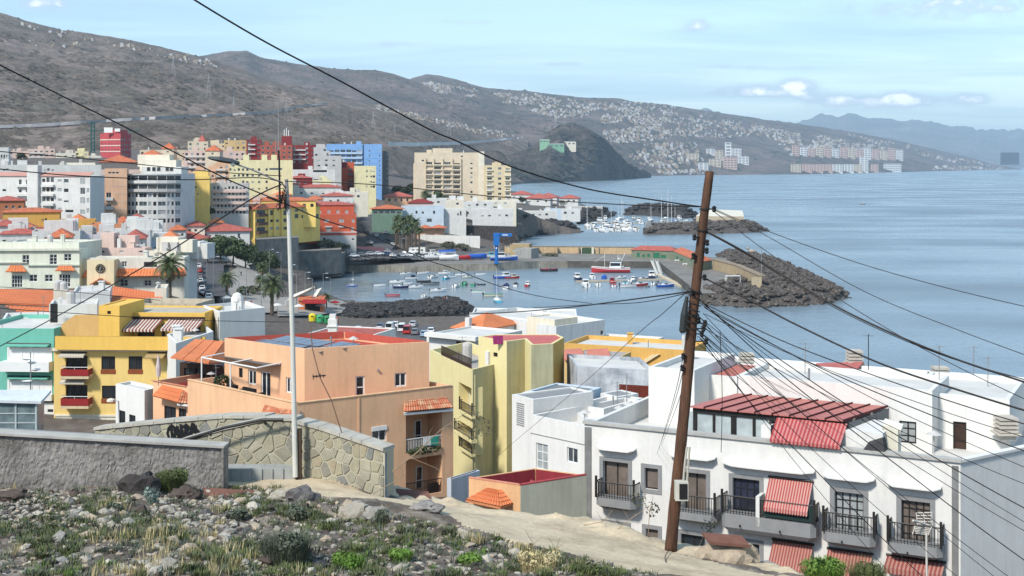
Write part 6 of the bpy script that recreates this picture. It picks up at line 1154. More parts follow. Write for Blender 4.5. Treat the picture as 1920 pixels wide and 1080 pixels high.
 u0,_ = b.uw(0,1622,845,-.3); t = empty('tarpaulin',b.pt(0,u0,31.9,-.3),'dark grey tarpaulin folded over the terrace parapet','tarpaulin'); mb = MB(); u1,_ = b.uw(0,1662,845,-.3); mb.hexa([b.pt(0,u0,31.86,.1),b.pt(0,u1,31.86,.1),b.pt(0,u1,31.86,-.6),b.pt(0,u0,31.86,-.6),b.pt(0,u0+.15,32.1,0),b.pt(0,u1-.1,32.45,0),b.pt(0,u1-.1,32.45,-.5),b.pt(0,u0+.15,32.15,-.5)]); mb.build('cloth',M((.05,.05,.052),.9,.2,3,.3,6,name='grey_tarpaulin'),t)
 u0,_ = b.uw(0,1658,840,-1.2); u1,_ = b.uw(0,1684,840,-1.2); _,zt_ = b.uw(0,1670,797,-1.2); p = b.pt(0,(u0+u1)/2,30.7,-1.6); h = empty('water_heater',p,'cream water heater cabinet standing on the roof terrace','water heater'); mb = MB(); b.box('',0,u0,u1,30.7,zt_-.2,-1.9,-1.2,None,mb=mb); mb.build('cabinet',plaster((232,226,205)),h); mb = MB(); mb.tube([b.pt(0,u0-.1,zt_-.05,-1.6),b.pt(0,u1+.1,zt_-.25,-1.6)],.28,9); mb.build('tank',plaster((235,230,215)),h)
 b.finish(ROOFW)
 def vol(label,x0,x1,ytop,off,depth,zb=24,mat=W3,xr=None,par=.3,roof=ROOFW):
  ua,za = b.uw(0,x0,ytop,off); ub,_ = b.uw(0,x1,ytop,off); um,zt_ = b.uw(0,(x0+x1)/2,ytop,off); q = [b.pt(0,ua,0,off),b.pt(0,ub,0,off),b.pt(0,ub,0,off-depth),b.pt(0,ua,0,off-depth)]
  return Bld('white_house',label,'building',[(p.x,p.y) for p in q],zb,zt_,mat,'white houses behind the terrace',roof=roof,parapet=par)
 v = vol('white blank block left of the wooden pole behind the terrace',1216,1302,691,-6.5,7); v.finish(); v = vol('white stair block with a flat red roof strip behind the terrace',1302,1382,704,-9,5,roof=plaster((205,120,105)),par=.06); v.finish()
 v = vol('long white wall block with a barred window above the terrace',1384,1748,718,-5.75,5.0); w = v.win(0,1686,790,1718,831,nx=2,ny=3,frame=DARKM,glass=GLASS3,fw=.07); v.finish()
 v = vol('white block with a dark door at the right end of the terrace',1700,1893,741,-7.4,7); v.win(0,1787,791,1812,864,nx=1,ny=2,frame=DARKM,glass=M((.05,.028,.02),.4,.3,2,name='brown_door_glass'),name='door'); v.finish(); vent_cap(v.root,v.pt(0,v.u_of(0,1889),zat(800,64),.6))
 v = vol('far white parapet block along the sea side of the roofs',1270,2000,712,-15,5,par=.5); v.finish()
 for x in (1392,1758): vent_cap(v.root,v.pt(0,v.u_of(0,x),v.zt+.1,-.8),.42)
 v = vol('white roof room with dull red monopitch roof',1512,1640,713,-13.6,4,par=.02,roof=plaster((196,120,112))); v.finish(); A = [v.pt(0,0,v.zt+.02,.1),v.pt(0,v.edge(0)[3]*.62,v.zt+.02,.1),v.pt(0,v.edge(0)[3]*.72,v.zt+.75,-2.2),v.pt(0,.0,v.zt+.45,-2.2)]; mb = MB(); mb.slab(A,(0,0,.08)); mb.build('sloping_roof',plaster((186,104,98)),v.root); vent_cap(v.root,v.pt(0,v.u_of(0,1582),v.zt+.6,-2.6),.42); mb = MB(); q = v.pt(0,v.u_of(0,1621),v.zt,-1); mb.tube([q,q+Vector((0,0,2.6))],.025,4); mb.tube([q+Vector((-.3,0,2.5)),q+Vector((.3,0,2.5))],.012,3); mb.build('aerial',DARKM,v.root)
white_flats()
def low_orange_house():
 b = Bld('low_house','low peach house with maroon flat roof and a small tiled canopy','building',corner((879,61.4),(975,60),(1099,62)),23,29.95,plaster((246,190,135)),roof=plaster((150,50,62)),parapet=.75,pth=.12); b.finish()
 for e in (2,3): L = b.edge(e)[3]; b.box('inner_parapet',e,.13,L-.13,29.2,29.93,-.16,-.125,plaster((158,52,62)))
 b.box('rendered_wall_face',1,.02,b.edge(1)[3],23,29.93,0,.03,plaster((205,200,175))); b.box('parapet_edge',1,0,b.edge(1)[3],29.95,30.0,-.13,.04,plaster((200,80,80))); b.box('parapet_edge',0,0,b.edge(0)[3],29.95,30.0,-.13,.02,plaster((235,150,120)))
 mb = MB(); p = b.pt(1,b.edge(1)[3]*.3,29.3,-.5); mb.tube([p,p+Vector((0,0,.55)),p+Vector((-.15,0,.62)),p+Vector((-.22,0,.45))],.07,6); mb.build('roof_vent',plaster((190,80,85)),b.root)
 c = lambda x,y,o: b.pt(0,*b.uw(0,x,y,o),o); A,B_,T,T2 = c(873,937,.9),c(938,951,.9),c(934,919,.0),c(914,915,.0); barrel_sheet('tiled_canopy',b.root,A,B_,T,T2,TILEO,.16,.045,.3); E = c(961,944,.0); barrel_sheet('tiled_canopy_return',b.root,B_,E,c(940,919,-.0),T,TILEO,.16,.045,.3); mb = MB(); mb.slab([A,B_,E,c(885,936,0)],(0,0,-.1)); mb.build('canopy_soffit',plaster((225,140,90)),b.root)
 b = Bld('courtyard_wall','pale grey lane wall between the orange house and the low peach house','wall',two((846,70),(900,72),.3),20,zat(890,71),plaster((200,205,212)),parapet=.02); b.finish()
low_orange_house()
def orange_house():
 OR = plaster((245,190,144),.84,.10,.08); low = Bld('orange_house','large apricot house with solar panels and tiled balcony canopies','building',corner((352,95),(556,85.6),(850,92.6)),20,29.0,OR,roof=plaster((205,110,85)),parapet=.95,pth=.2)
 low.win(1,1190/4+400,885/4+580,1300/4+400,995/4+580,nx=2,frame=WHITE,glass=GLASS,fw=.09); low.box('shutter_box',1,*[low.rect(1,697,799,725,807)[k] for k in (0,2,1,3)],-.02,.06,WHITE)
 for y0,y1 in ((776,846),(857,928)):
  r = low.rect(1,761,y0,829,y1); h = low.hole(1,*r,rec=2.0)
 e = 1
 for (y0,y1,dx0,dx1,dy0) in ((776,846,777,790,787),(857,928,779,792,874)):
  ua,za = low.uw(e,dx0,y1,-1.95); ub,_ = low.uw(e,dx1,y1,-1.95); _,zt_ = low.uw(e,785,dy0,-1.95); fm,pm = window_data(round(ub-ua,2),round(zt_-za,2),1,2,WHITE,GLASS,.08); o = inst('balcony_door',fm,low.root,low.pt(e,ua,za,-1.93),math.atan2(low.edge(e)[1].y,low.edge(e)[1].x)); q = bpy.data.objects.new('pane',pm); COL.objects.link(q); q.parent = o
  u0,w0,u1,w1 = low.rect(e,761,y0,829,y1); mb = MB(); low.box('',e,u0,u1,w0+.95,w0+1.0,-.1,-.04,None,mb=mb); k = u0
  while k < u1: low.box('',e,k,k+.025,w0,w0+.96,-.09,-.065,None,mb=mb); k += .13
  mb.build('railing',DARKM if y0 > 800 else WHITE,low.root)
  if y0 < 800: low.box('towel',e,u0+1.45,u0+2.6,w0+.35,w0+1.0,-.03,.0,WHITE); low.box('turquoise_cloth',e,u0+2.05,u0+2.7,w0+.3,w0+.95,.004,.02,M(lin((60,170,150),.7),.9,name='turquoise_cloth')); 
  else: low.box('planter',e,u1-1.0,u1-.25,w0,w0+.7,-.5,-.12,BROWNF)
 u0,w0,u1,w1 = low.rect(e,761,835,829,846); V,Q = leaf_cloud([((u0+u1)/2,0,w0+.12,(u1-u0)/2,.22,.3)],260,.09,7); V = np.array([low.pt(e,v[0],v[2],.02+v[1]) [:] for v in V]); np_obj('balcony_plants',V,Q,LEAF,'stuff',False,low.root)
 c = lambda x,y,o: low.pt(1,*low.uw(1,x,y,o),o)
 barrel_sheet('tiled_canopy',low.root,c(757,772,.55),c(850,764,.55),c(826,730,-.5),c(758,738,-.5),M(lin((214,130,95),.72),.85,.3,1.2,.2,8,name='weathered_tiles',col2=lin((236,190,150),.7),fine=.2),.2,.055,.34); mb = MB(); mb.slab([c(757,775,.5),c(850,767,.5),c(846,764,-.05),c(757,772,-.05)],(0,0,-.14)); mb.build('canopy_edge',WHITE,low.root)
 cl = lambda x,y,o: low.pt(0,*low.uw(0,x,y,o),o)
 WT = M(lin((214,130,95),.72),.85,.3,1.2,.2,8,name='weathered_tiles',col2=lin((236,190,150),.7),fine=.2); barrel_sheet('tiled_canopy',low.root,cl(482,795,.9),cl(530,800,.9),cl(522,765,0),cl(497,759,0),WT,.2,.055,.34); barrel_sheet('tiled_canopy',low.root,cl(530,800,.9),c(549,795,.0),cl(546,768,.05),cl(522,765,0),WT,.2,.055,.34)
 low.box('coping',1,.0,low.edge(1)[3]*.985,29.0,29.06,-.21,.05,plaster((250,200,150))); low.box('coping',0,.0,low.edge(0)[3],29.0,29.06,-.21,.05,plaster((250,200,150)))
 low.box('pilaster',1,low.u_of(1,671),low.u_of(1,674),20,28.9,0,.05,OR); low.finish()
 up = Bld('orange_house','upper storey of the apricot house with red roof under solar panels','building',corner((421,95),(571,89.5),(805,93)),27.6,32.1,OR,roof=plaster((200,84,70)),parapet=.55,pth=.2)
 up.win(1,667,705,684,748,nx=1,ny=2,frame=WHITE,fw=.1,name='balcony_door'); up.win(1,740,699,762,725,nx=2,frame=WHITE,fw=.09); up.win(0,536,708,549,737,nx=2,frame=WHITE,fw=.09); up.win(0,489,697,507,752,nx=2,frame=WHITE,fw=.1,name='terrace_door'); up.win(0,465,694,480,721,nx=2,frame=WHITE,fw=.09); up.win(0,448,690,455,708,nx=1,frame=DARKM,name='wall_cupboard'); up.finish()
 mb = MB(); p = up.pt(1,up.u_of(1,709),zat(692,92),.02); mb.tube([p,p+Vector((.02,-.12,0))],.09,7); mb.build('wall_lamp',GREYT,up.root)
 for e in (2,3): L = up.edge(e)[3]; up.box('inner_parapet',e,.21,L-.21,31.7,32.18,-.235,-.205,plaster((205,92,76)))
 sp = M((.10,.12,.16),.18,.15,2,spec=.7,name='solar_cell_glass'); o0 = up.plan[0].lerp(up.plan[1],.18); ue = (up.plan[1]-up.plan[0]).normalized(); ve = (up.plan[2]-up.plan[1]).normalized(); fr_ = MB(); fr_.box((0,0,0),(1.0,1.66,.04)); pd = fr_.data('solar_panel',[sp]); fm = MB()
 for a,b_ in (((0,0),(1,.035)),((0,1.625),(1,1.66)),((0,.035),(.035,1.625)),((.965,.035),(1,1.625))): fm.box((a[0],a[1],-.005),(b_[0],b_[1],.05))
 fd = fm.data('panel_frame',M((.5,.5,.5),.4,metal=.5,name='aluminium')); rz = math.atan2(ue.y,ue.x)
 for i in range(7):
  for j in range(2):
   q = o0+ue*(i*1.06)+ve*(.6+j*1.72+(.4 if i > 4 else 0)); o = inst('solar_panel',pd,up.root,(q.x,q.y,31.78+j*.16),ry=(R(5),0,rz)); f = bpy.data.objects.new('panel_frame',fd); COL.objects.link(f); f.parent = o
 T = lambda x,y,o: low.pt(0,*low.uw(0,x,y,o),o); z1 = zat(684,92); pg = empty('pergola',low.pt(0,3,28.05,-2),'white pergola frame with dark shade cloth on the orange terrace','pergola'); us = [low.u_of(0,x,-.4) for x in (378,432)]; um = us[1]+3.2
 for k,uu in enumerate((us[0],us[1])): mb = MB(); mb.tube([low.pt(0,uu,28.05,-.4),low.pt(0,uu,30.75,-.4)],.06,5); mb.build('post',WHITE,pg)
 for uu in (us[0],us[1],um): mb = MB(); mb.tube([low.pt(0,uu,30.75,-.4),low.pt(0,uu,30.95,-3.6)],.06,5); mb.build('rafter',WHITE,pg)
 for oo in (-.4,-3.6): mb = MB(); mb.tube([low.pt(0,us[0],30.75 if oo > -1 else 30.95,oo),low.pt(0,um,30.75 if oo > -1 else 30.95,oo)],.06,5); mb.build('beam',WHITE,pg)
 sheet('shade_cloth',low.pt(0,us[0]+.6,30.95,-3.5),low.pt(0,um,30.95,-3.5),low.pt(0,um,30.82,-1.4),low.pt(0,us[0]+.6,30.82,-1.4),M((.12,.12,.12),.9,.2,2,name='grey_shade_cloth'),pg,3,sag=.15)
 for lb,x,w in (('black rattan sofa on the orange terrace, beside the door',470,1.5),('black rattan armchair on the orange terrace, under the pergola',438,1.2),('dark potted plants on the orange terrace, at its left',412,.9)):
  uu = low.u_of(0,x,-1); p = low.pt(0,uu,28.05,-1.2); f = empty(('sofa' if 'sofa' in lb else 'armchair') if 'pot' not in lb else 'potted_plants',p,lb,'sofa' if 'sofa' in lb else 'armchair' if 'arm' in lb else 'plants')
  if 'pot' in lb: V,Q = leaf_cloud([(0,0,.9,.7,.5,.6)],160,.12,3); np_obj('leaves',V+np.array(p),Q,LEAFD,None,False,f); mb = MB(); mb.lathe([(.2,0),(.3,.4),(.25,.42)],8,p); mb.build('pot',BROWNF,f)
  else:
   mb = MB(); low.box('',0,uu-w/2,uu+w/2,28.05,28.5,-1.6,-.8,None,mb=mb); mb.build('seat',BLACKW,f); mb = MB(); low.box('',0,uu-w/2,uu+w/2,28.5,29.1,-1.0,-.8,None,mb=mb); mb.build('backrest',BLACKW,f)
   for s in (-1,1): mb = MB(); low.box('',0,uu+s*w/2-.1,uu+s*w/2+.1,28.5,28.8,-1.6,-1.01,None,mb=mb); mb.build('armrest',BLACKW,f)
 b = Bld('small_orange_house','small apricot house with orange sheet roof over a maroon terrace','building',two((287,100),(357,97),9),20,zat(722,98),OR,parapet=.5,roof=plaster((150,45,50))); b.win(0,308,762,330,800,nx=2,frame=BROWNF,rec=.12); b.win(0,335,766,349,798,nx=2,frame=BROWNF,rec=.12); b.finish()
 c = lambda x,y,o: b.pt(0,*b.uw(0,x,y,o),o); barrel_sheet('tiled_canopy',b.root,c(285,742,.9),c(334,755,.9),c(343,731,0),c(305,722,0),TILEO,.2,.05,.34); barrel_sheet('tiled_canopy_return',b.root,c(334,756,.9),c(356,757,.2),c(354,736,-.1),c(343,731,0),WT,.2,.05,.34); mb = MB(); mb.slab([c(332,756,.8),c(356,759,.3),c(356,763,.3),c(332,760,.8)],(0,.05,0)); mb.build('canopy_edge',WHITE,b.root)
 b2 = Bld('roof_room','dark glazed roof room under a bright orange sheet roof','building',two((337,104),(421,102),5),zat(722,98)-.5,zat(683,103),BROWNF,parapet=.05); b2.win(0,345,690,362,716,nx=2,frame=DARKM); b2.win(0,366,690,385,716,nx=2,frame=DARKM); b2.finish()
 A,B_,C_,D = P(320,672,101.5),P(392,683,100),P(421,643,106),P(366,638,108); 
 for k in range(6):
  f0,f1 = k/6,(k+1)/6-.01; mb = MB(); mb.slab([A.lerp(B_,f0),A.lerp(B_,f1),D.lerp(C_,f1),D.lerp(C_,f0)],(0,0,.12+.03*(k%2))); mb.build('roof_panel',TILEO,b2.root)
 mb = MB(); mb.slab([B_,P(421,680,103),C_],(0,0,.1)); mb.build('roof_return',TILEO,b2.root)
 mb = MB(); b.box('',0,-.2,b.edge(0)[3]*.9,b.zt,b.zt+.06,.0,.1,None,mb=mb); mb.build('terrace_edge',plaster((235,150,110)),b.root)
 h = Bld('white_house','blank white house with two dark slit windows beside the yellow flats','building',corner((217,103),(271,100),(300,101.5)),20,zat(732,100),W3,roof=ROOFW,parapet=.2); h.win(0,223,770,235,798,nx=1,frame=DARKM); h.win(0,242,778,254,801,nx=1,frame=DARKM); h.finish()
 h = Bld('white_house','white stepped house between the yellow flats and the orange sheet roof','building',corner((313,116),(330,110),(400,118)),20,zat(641,111),W3,roof=ROOFW,parapet=.5); h.win(0,301,676,312,692); h.finish()
 p = P(297,694,99); w = empty('parasol',p,'closed white parasol on the small white roof terrace','parasol'); mb = MB(); mb.tube([p+Vector((0,0,-1.2)),p+Vector((0,0,1.2))],.03,5); mb.build('pole',GREYT,w); mb = MB(); mb.lathe([(.16,-.5),(.2,.2),(.05,1.15)],7,p); mb.build('canopy',plaster((225,205,200)),w)
orange_house()
def yellow_flats():
 Y1 = plaster((242,206,120),.86,.08,.05); Y2 = plaster((246,196,90),.84,.06,.05); d = 116
 b = Bld('apartment_building','yellow three storey flats with red balconies and a brown garage door','building',two((101,116.5),(384,116),12),20.5,zat(655,d),Y1,roof=ROOFG,parapet=.3)
 def panel(x0,y0,x1,y1,m,nm,o=.04): b.band(nm,0,x0,y0,x1,y1,-.02,o,m)
 for x0,x1,y0 in ((190,216,668),(241,267,668),(191,217,723)): b.win(0,x0,y0,x1,y0+25,nx=2,frame=BROWNF,rec=.12,fw=.08); panel(x0-1,y0+25,x1+1,y0+33,M(lin((170,90,50),.6),.7,.2,2,name='brown_panel'),'sill_panel')
 for y0,y1,yr,ys,yb in ((667,700,690,703,712),(722,757,745,760,768)):
  b.win(0,123,y0,164,y1,nx=3,frame=BROWNF,rec=.3,name='balcony_door'); u0,zb = b.uw(0,114,yb,1); u1,_ = b.uw(0,166,yb,1); z_s,z_m = zat(yb-4,115),zat(yr+5,115); bal = b.box('balcony',0,u0,u1,zat(yb,115),zat(yb-5,115),0,1.05,plaster((225,200,160)))
  mb = MB(); b.box('',0,u0,u1,zat(yb-6,115),zat(yr+4,115),1.0,1.06,None,mb=mb); b.box('',0,u0,u0+.05,zat(yb-6,115),zat(yr+4,115),.02,.995,None,mb=mb); b.box('',0,u1-.05,u1,zat(yb-6,115),zat(yr+4,115),.02,.995,None,mb=mb); mb.build('red_panel',M(lin((165,45,45),.7),.6,.15,2,name='red_balcony_panel'),bal)
  mb = MB(); mb.tube([b.pt(0,u0+.03,zat(yr,115),.05),b.pt(0,u0+.03,zat(yr,115),1.03),b.pt(0,u1-.03,zat(yr,115),1.03),b.pt(0,u1-.03,zat(yr,115),.05)],.03,4); mb.tube([b.pt(0,(u0+u1)/2,zat(yr,115),1.03),b.pt(0,(u0+u1)/2,zat(yr+5,115),1.03)],.02,4); mb.build('handrail',WHITE,bal)
 awning(b,0,115,162,661,667,.7,stripes(10,(235,225,205),(225,215,195)),10,.18); awning(b,0,116,163,711,717,.7,stripes(10,(235,225,205),(225,215,195)),10,.18); awning(b,0,278,313,660,670,1.2,plaster((190,160,105)),4,.1)
 panel(105,779,222,805,plaster((236,228,205)),'ground_floor_facing',.025); panel(103,777,222,780.5,CREAM,'string_course',.12); b.win(0,114,782,166,809,nx=1,frame=BROWNF,glass=M(lin((140,70,45),.6),.6,.2,2,name='garage_door'),name='garage_door',fw=.1); b.win(0,193,782,217,806,nx=2,frame=DARKM,name='entrance_door')
 panel(139,793,144.5,803,WHITE,'notice_plate',-.04+.07)
 for y in (786,792,798): panel(167,y-.35,192,y+.35,GREYT,'masonry_joint',.034)
 b.band('cornice',0,100,653,384,658,0,.3,CREAM); b.finish(ROOFG)
 p = Bld('terrace_parapet','warm yellow roof terrace wall above the yellow flats','building',two((103,115.8),(384,115.2),.3),zat(655,d),zat(630,d),Y2,parapet=.02); p.finish(Y2)
 s = Bld('stair_house','orange-yellow stair house with one small window on the yellow flats','building',two((185,119),(224,118.8),6),zat(655,d),zat(573,119),Y2,parapet=.1); s.win(0,201,583,208,589,nx=1,frame=BROWNF); s.finish(Y2); mb = MB(); q = [P(105,630,119),P(188,630,119),P(188,590,119),P(140,591,119),P(118,606,119)]; mb.slab(q,(0,.3,0)); mb.build('side_wall',plaster((235,185,110)),s.root)
 r = Bld('roof_storey','yellow roof storey with two striped awnings on the yellow flats','building',two((224,122),(384,121.5),6),zat(655,d),zat(588,121),Y2,roof=plaster((200,190,170)),parapet=.15); r.win(0,236,612,250,634,nx=2,frame=BROWNF,rec=.2); r.win(0,258,612,290,634,nx=3,frame=BROWNF); r.win(0,303,608,310,634,nx=1,frame=BROWNF); r.win(0,325,612,345,634,nx=2,frame=BROWNF); r.win(0,356,612,376,634,nx=2,frame=BROWNF)
 ws = stripes(13,(238,228,215),(150,70,55)); awning(r,0,224,306,598,618,2.6,ws,13,.22); awning(r,0,318,384,598,617,2.6,stripes(11,(238,228,215),(150,70,55)),11,.22); r.box('brown_beam',0,0,r.edge(0)[3],zat(599,121),zat(595.5,121),.0,.2,BROWNF); r.finish()
 t = Bld('rooftop_wall','weathered grey rooftop wall behind the striped awnings','building',two((240,130),(368,129),5),18,zat(569,129.5),plaster((205,190,165),.8,.25),parapet=.5); t.finish(); 
 TE = plaster((118,200,178),.8,.06,.05); b = Bld('teal_house','turquoise house with white glazed balcony bays left of the yellow flats','building',two((-60,118),(101,117.5),11),20.5,zat(616,117.7),TE,roof=ROOFW,parapet=.4)
 for y0,y1 in ((651,694),(712,747)): b.band('bay_back',0,14,y0,98,y1,-.02,.05,WHITE)
 b.band('bay_parapet',0,8,676,100,694,0,1.0,WHITE); b.band('bay_parapet',0,16,738,100,750,0,.4,W3)
 for x0,x1,y0,y1,g in ((16,38,652,675,GLASS3),(41,60,652,675,GLASS3),(62,78,652,675,GLASS3),(17,33,712,734,GLASS),(60,71,712,734,GLASS),(73,82,712,734,GLASS2)): 
  u0,w0,u1,w1 = b.rect(0,x0,y0,x1,y1); fm,pm = window_data(round(u1-u0,2),round(w1-w0,2),1,1,WHITE,g); o = inst('window',fm,b.root,b.pt(0,u0,w0,.07)); q = bpy.data.objects.new('pane',pm); COL.objects.link(q); q.parent = o
 for y in (645,706): awning(b,0,15,94,y,y+3,.6,TE,4,.1)
 b.band('ground_floor',0,60,750,103,800,-.02,.05,W3); b.band('ledge',0,60,751,104,754,0,.2,DARKM); b.band('vent',0,90,767,100,772,0,.07,DARKM); b.band('shutter',0,88,788,104,806,0,.08,plaster((225,225,225))); b.finish(ROOFW)
 g = empty('glass_lift_shelter',P(20,800,62),'glazed pavilion with pale roof at the left edge, in front of the teal house','glass pavilion'); z0_,z1_ = zat(812,62),zat(752,62); xs = [P(x,0,62).x for x in (-70,-20,30,68)]; ga = M((.16,.21,.22),.1,.4,2,spec=.7,name='grey_green_glass')
 for a,c_ in zip(xs[:-1],xs[1:]):
  mb = MB(); mb.box((a+.04,62,z0_),(c_-.04,62.04,z1_)); mb.build('pane',ga,g)
 mb = MB(); mb.box((xs[-1]-.02,62.05,z0_),(xs[-1]+.02,63,z1_)); mb.build('pane',ga,g); mb = MB()
 for x in xs: mb.box((x-.04,61.95,z0_),(x+.04,62.05,z1_))
 for z in (z0_+.5,z0_+.95): mb.box((xs[0],61.97,z-.025),(xs[-1],62.03,z+.025))
 mb.build('frame',plaster((190,200,200)),g); mb = MB(); mb.hexa([(xs[0],61.8,z1_),(xs[-1]+.3,61.8,z1_-.1),(xs[-1]+.3,63.2,z1_+.2),(xs[0],63.2,z1_+.2),(xs[0],61.8,z1_+.14),(xs[-1]+.3,61.8,z1_+.02),(xs[-1]+.3,63.2,z1_+.32),(xs[0],63.2,z1_+.34)]); mb.build('roof',plaster((215,222,225)),g)
 m = empty('aerial_mast',P(58,770,75),'thin mast with four white dishes in front of the teal house','aerial mast'); mb = MB(); mb.tube([P(58,800,75),P(57,660,75)],.035,5); mb.build('mast',GREYT,m)
 for x,y in ((51,674),(61,681),(67,694),(50,716)): mb = MB(); mb.lathe([(.02,-.06),(.22,.0),(.3,.06),(.02,-.02)],9,P(x,y,74.8)); mb.build('dish',WHITE,m)
 s = empty('street_lamp',P(212,757,95),'street lamp with cream shade in front of the yellow flats','street lamp'); mb = MB(); mb.tube([P(224,800,95),P(222,752,95),P(212,752,95)],.05,5); mb.build('post',GREYT,s); mb = MB(); mb.lathe([(.1,.2),(.3,.12),(.32,-.02),(.1,-.08)],8,P(208,752,95)); mb.build('shade',CREAM,s)
yellow_flats()
def khaki_house():
 K = plaster((206,199,156),.80,.16,.12); KY = plaster((240,224,160),.84,.08,.05); b = Bld('khaki_house','tall olive-yellow rendered house with balconies on its left side','building',corner((806,119),(886,107.5),(962,113)),16,zat(691,108),KY,roof=ROOFG,parapet=.9)  # KY is the sunlit wall tone, K the same wall with shade in its colour
 b.win(0,834,725,849,753,nx=2,frame=WHITE,rec=.15)
 for y0,y1 in ((722,776),(795,846)): b.hole(0,*b.rect(0,860,y0,884,y1),rec=1.0); ua,za = b.uw(0,875,y1,-.95); ub,_ = b.uw(0,884,y1,-.95); fm,pm = window_data(round(ub-ua,2),2.2,1,1,WHITE,GLASS,.09); o = inst('balcony_door',fm,b.root,b.pt(0,ua-.5,za,-.93),math.atan2(b.edge(0)[1].y,b.edge(0)[1].x)); q = bpy.data.objects.new('pane',pm); COL.objects.link(q); q.parent = o; balcony(b,0,860,884,y1-20,y1-2,y1+4,.35,KY,DARKM,False,.16)
 balcony(b,0,851,884,800,815,822,.5,KY,DARKM,False,.2)
 b.box('shade_tinted_face',1,.01,b.edge(1)[3],16,zat(691,108)-.02,0,.03,K); mb = MB(); u0,z_ = b.uw(0,827,680,0); u1,_ = b.uw(0,884,690,0); b.box('',0,u0,u1-.1,b.zt,b.zt+.3,-.06,.0,None,mb=mb); mb.build('railing_base',BROWNF,b.root)  # thin skin over the right wall, coloured for its weak light
 mb = MB(); k = u0
 while k < u1-.1: b.box('',0,k,k+.04,b.zt+.3,b.zt+.8,-.05,-.01,None,mb=mb); k += .2
 b.box('',0,u0,u1-.1,b.zt+.8,b.zt+.85,-.06,.0,None,mb=mb); mb.build('railing',BROWNF,b.root); b.finish()
 q = [XY(*a) for a in ((897,112),(950,109),(984,110.5),(996,107),(1037,107.6),(1057,111.5),(1045,113.5),(930,113.5))]; u = Bld('khaki_house_upper','upper tower of the olive-yellow house with rose red flat roof','building',q,16,zat(640,109),KY,roof=plaster((214,110,105)),parapet=.04); u.win(0,925,661,933,669,nx=1,frame=DARKM,glass=GLASS)
 for e,m in ((1,K),(3,K),(4,plaster((215,170,85)))): u.box('shade_tinted_face',e,.0,u.edge(e)[3],16,u.zt-.02,0,.025,m)  # shade put into the colour: khaki on the fronts, ochre on the right side
 u.box('white_pipe',0,u.u_of(0,913),u.u_of(0,919),zat(690,112),zat(655,112),0,.2,W3); u.finish(); f = empty('washing',P(934,640,110),'pink-purple cloth hanging on the olive-yellow house roof','laundry'); sheet('cloth',P(924,630,109.3),P(943,629,109.3),P(943,645,109.3),P(925,646,109.3),M(lin((170,60,120),.7),.9,.3,4,name='purple_cloth'),f,3)
 t = Bld('white_house','white house with clothes drying on its terrace behind the orange house','building',two((800,138),(898,134),8),14,zat(630,136),W3,roof=ROOFW,parapet=.2); t.win(0,855,640,872,651,nx=1,frame=DARKM); t.win(0,862,662,872,680,nx=1,frame=WHITE); t.band('terrace_slab',0,804,626,900,634,0,.8,W3); t.finish()
 for k,(x,c) in enumerate(((838,(60,60,75)),(845,(90,120,180)),(852,(230,230,235)),(830,(235,235,240)))): f = empty('washing',P(x,655,134),f'{["dark","blue","white","pale"][k]} garment on the clothes line of the white terrace','laundry','washing on the white terrace'); sheet('cloth',P(x-2,652,134),P(x+2.5,652,134),P(x+2.5,668,134),P(x-2,668,134),M(lin(c,.7),.9,.2,4,name='cloth'),f,2)
khaki_house()
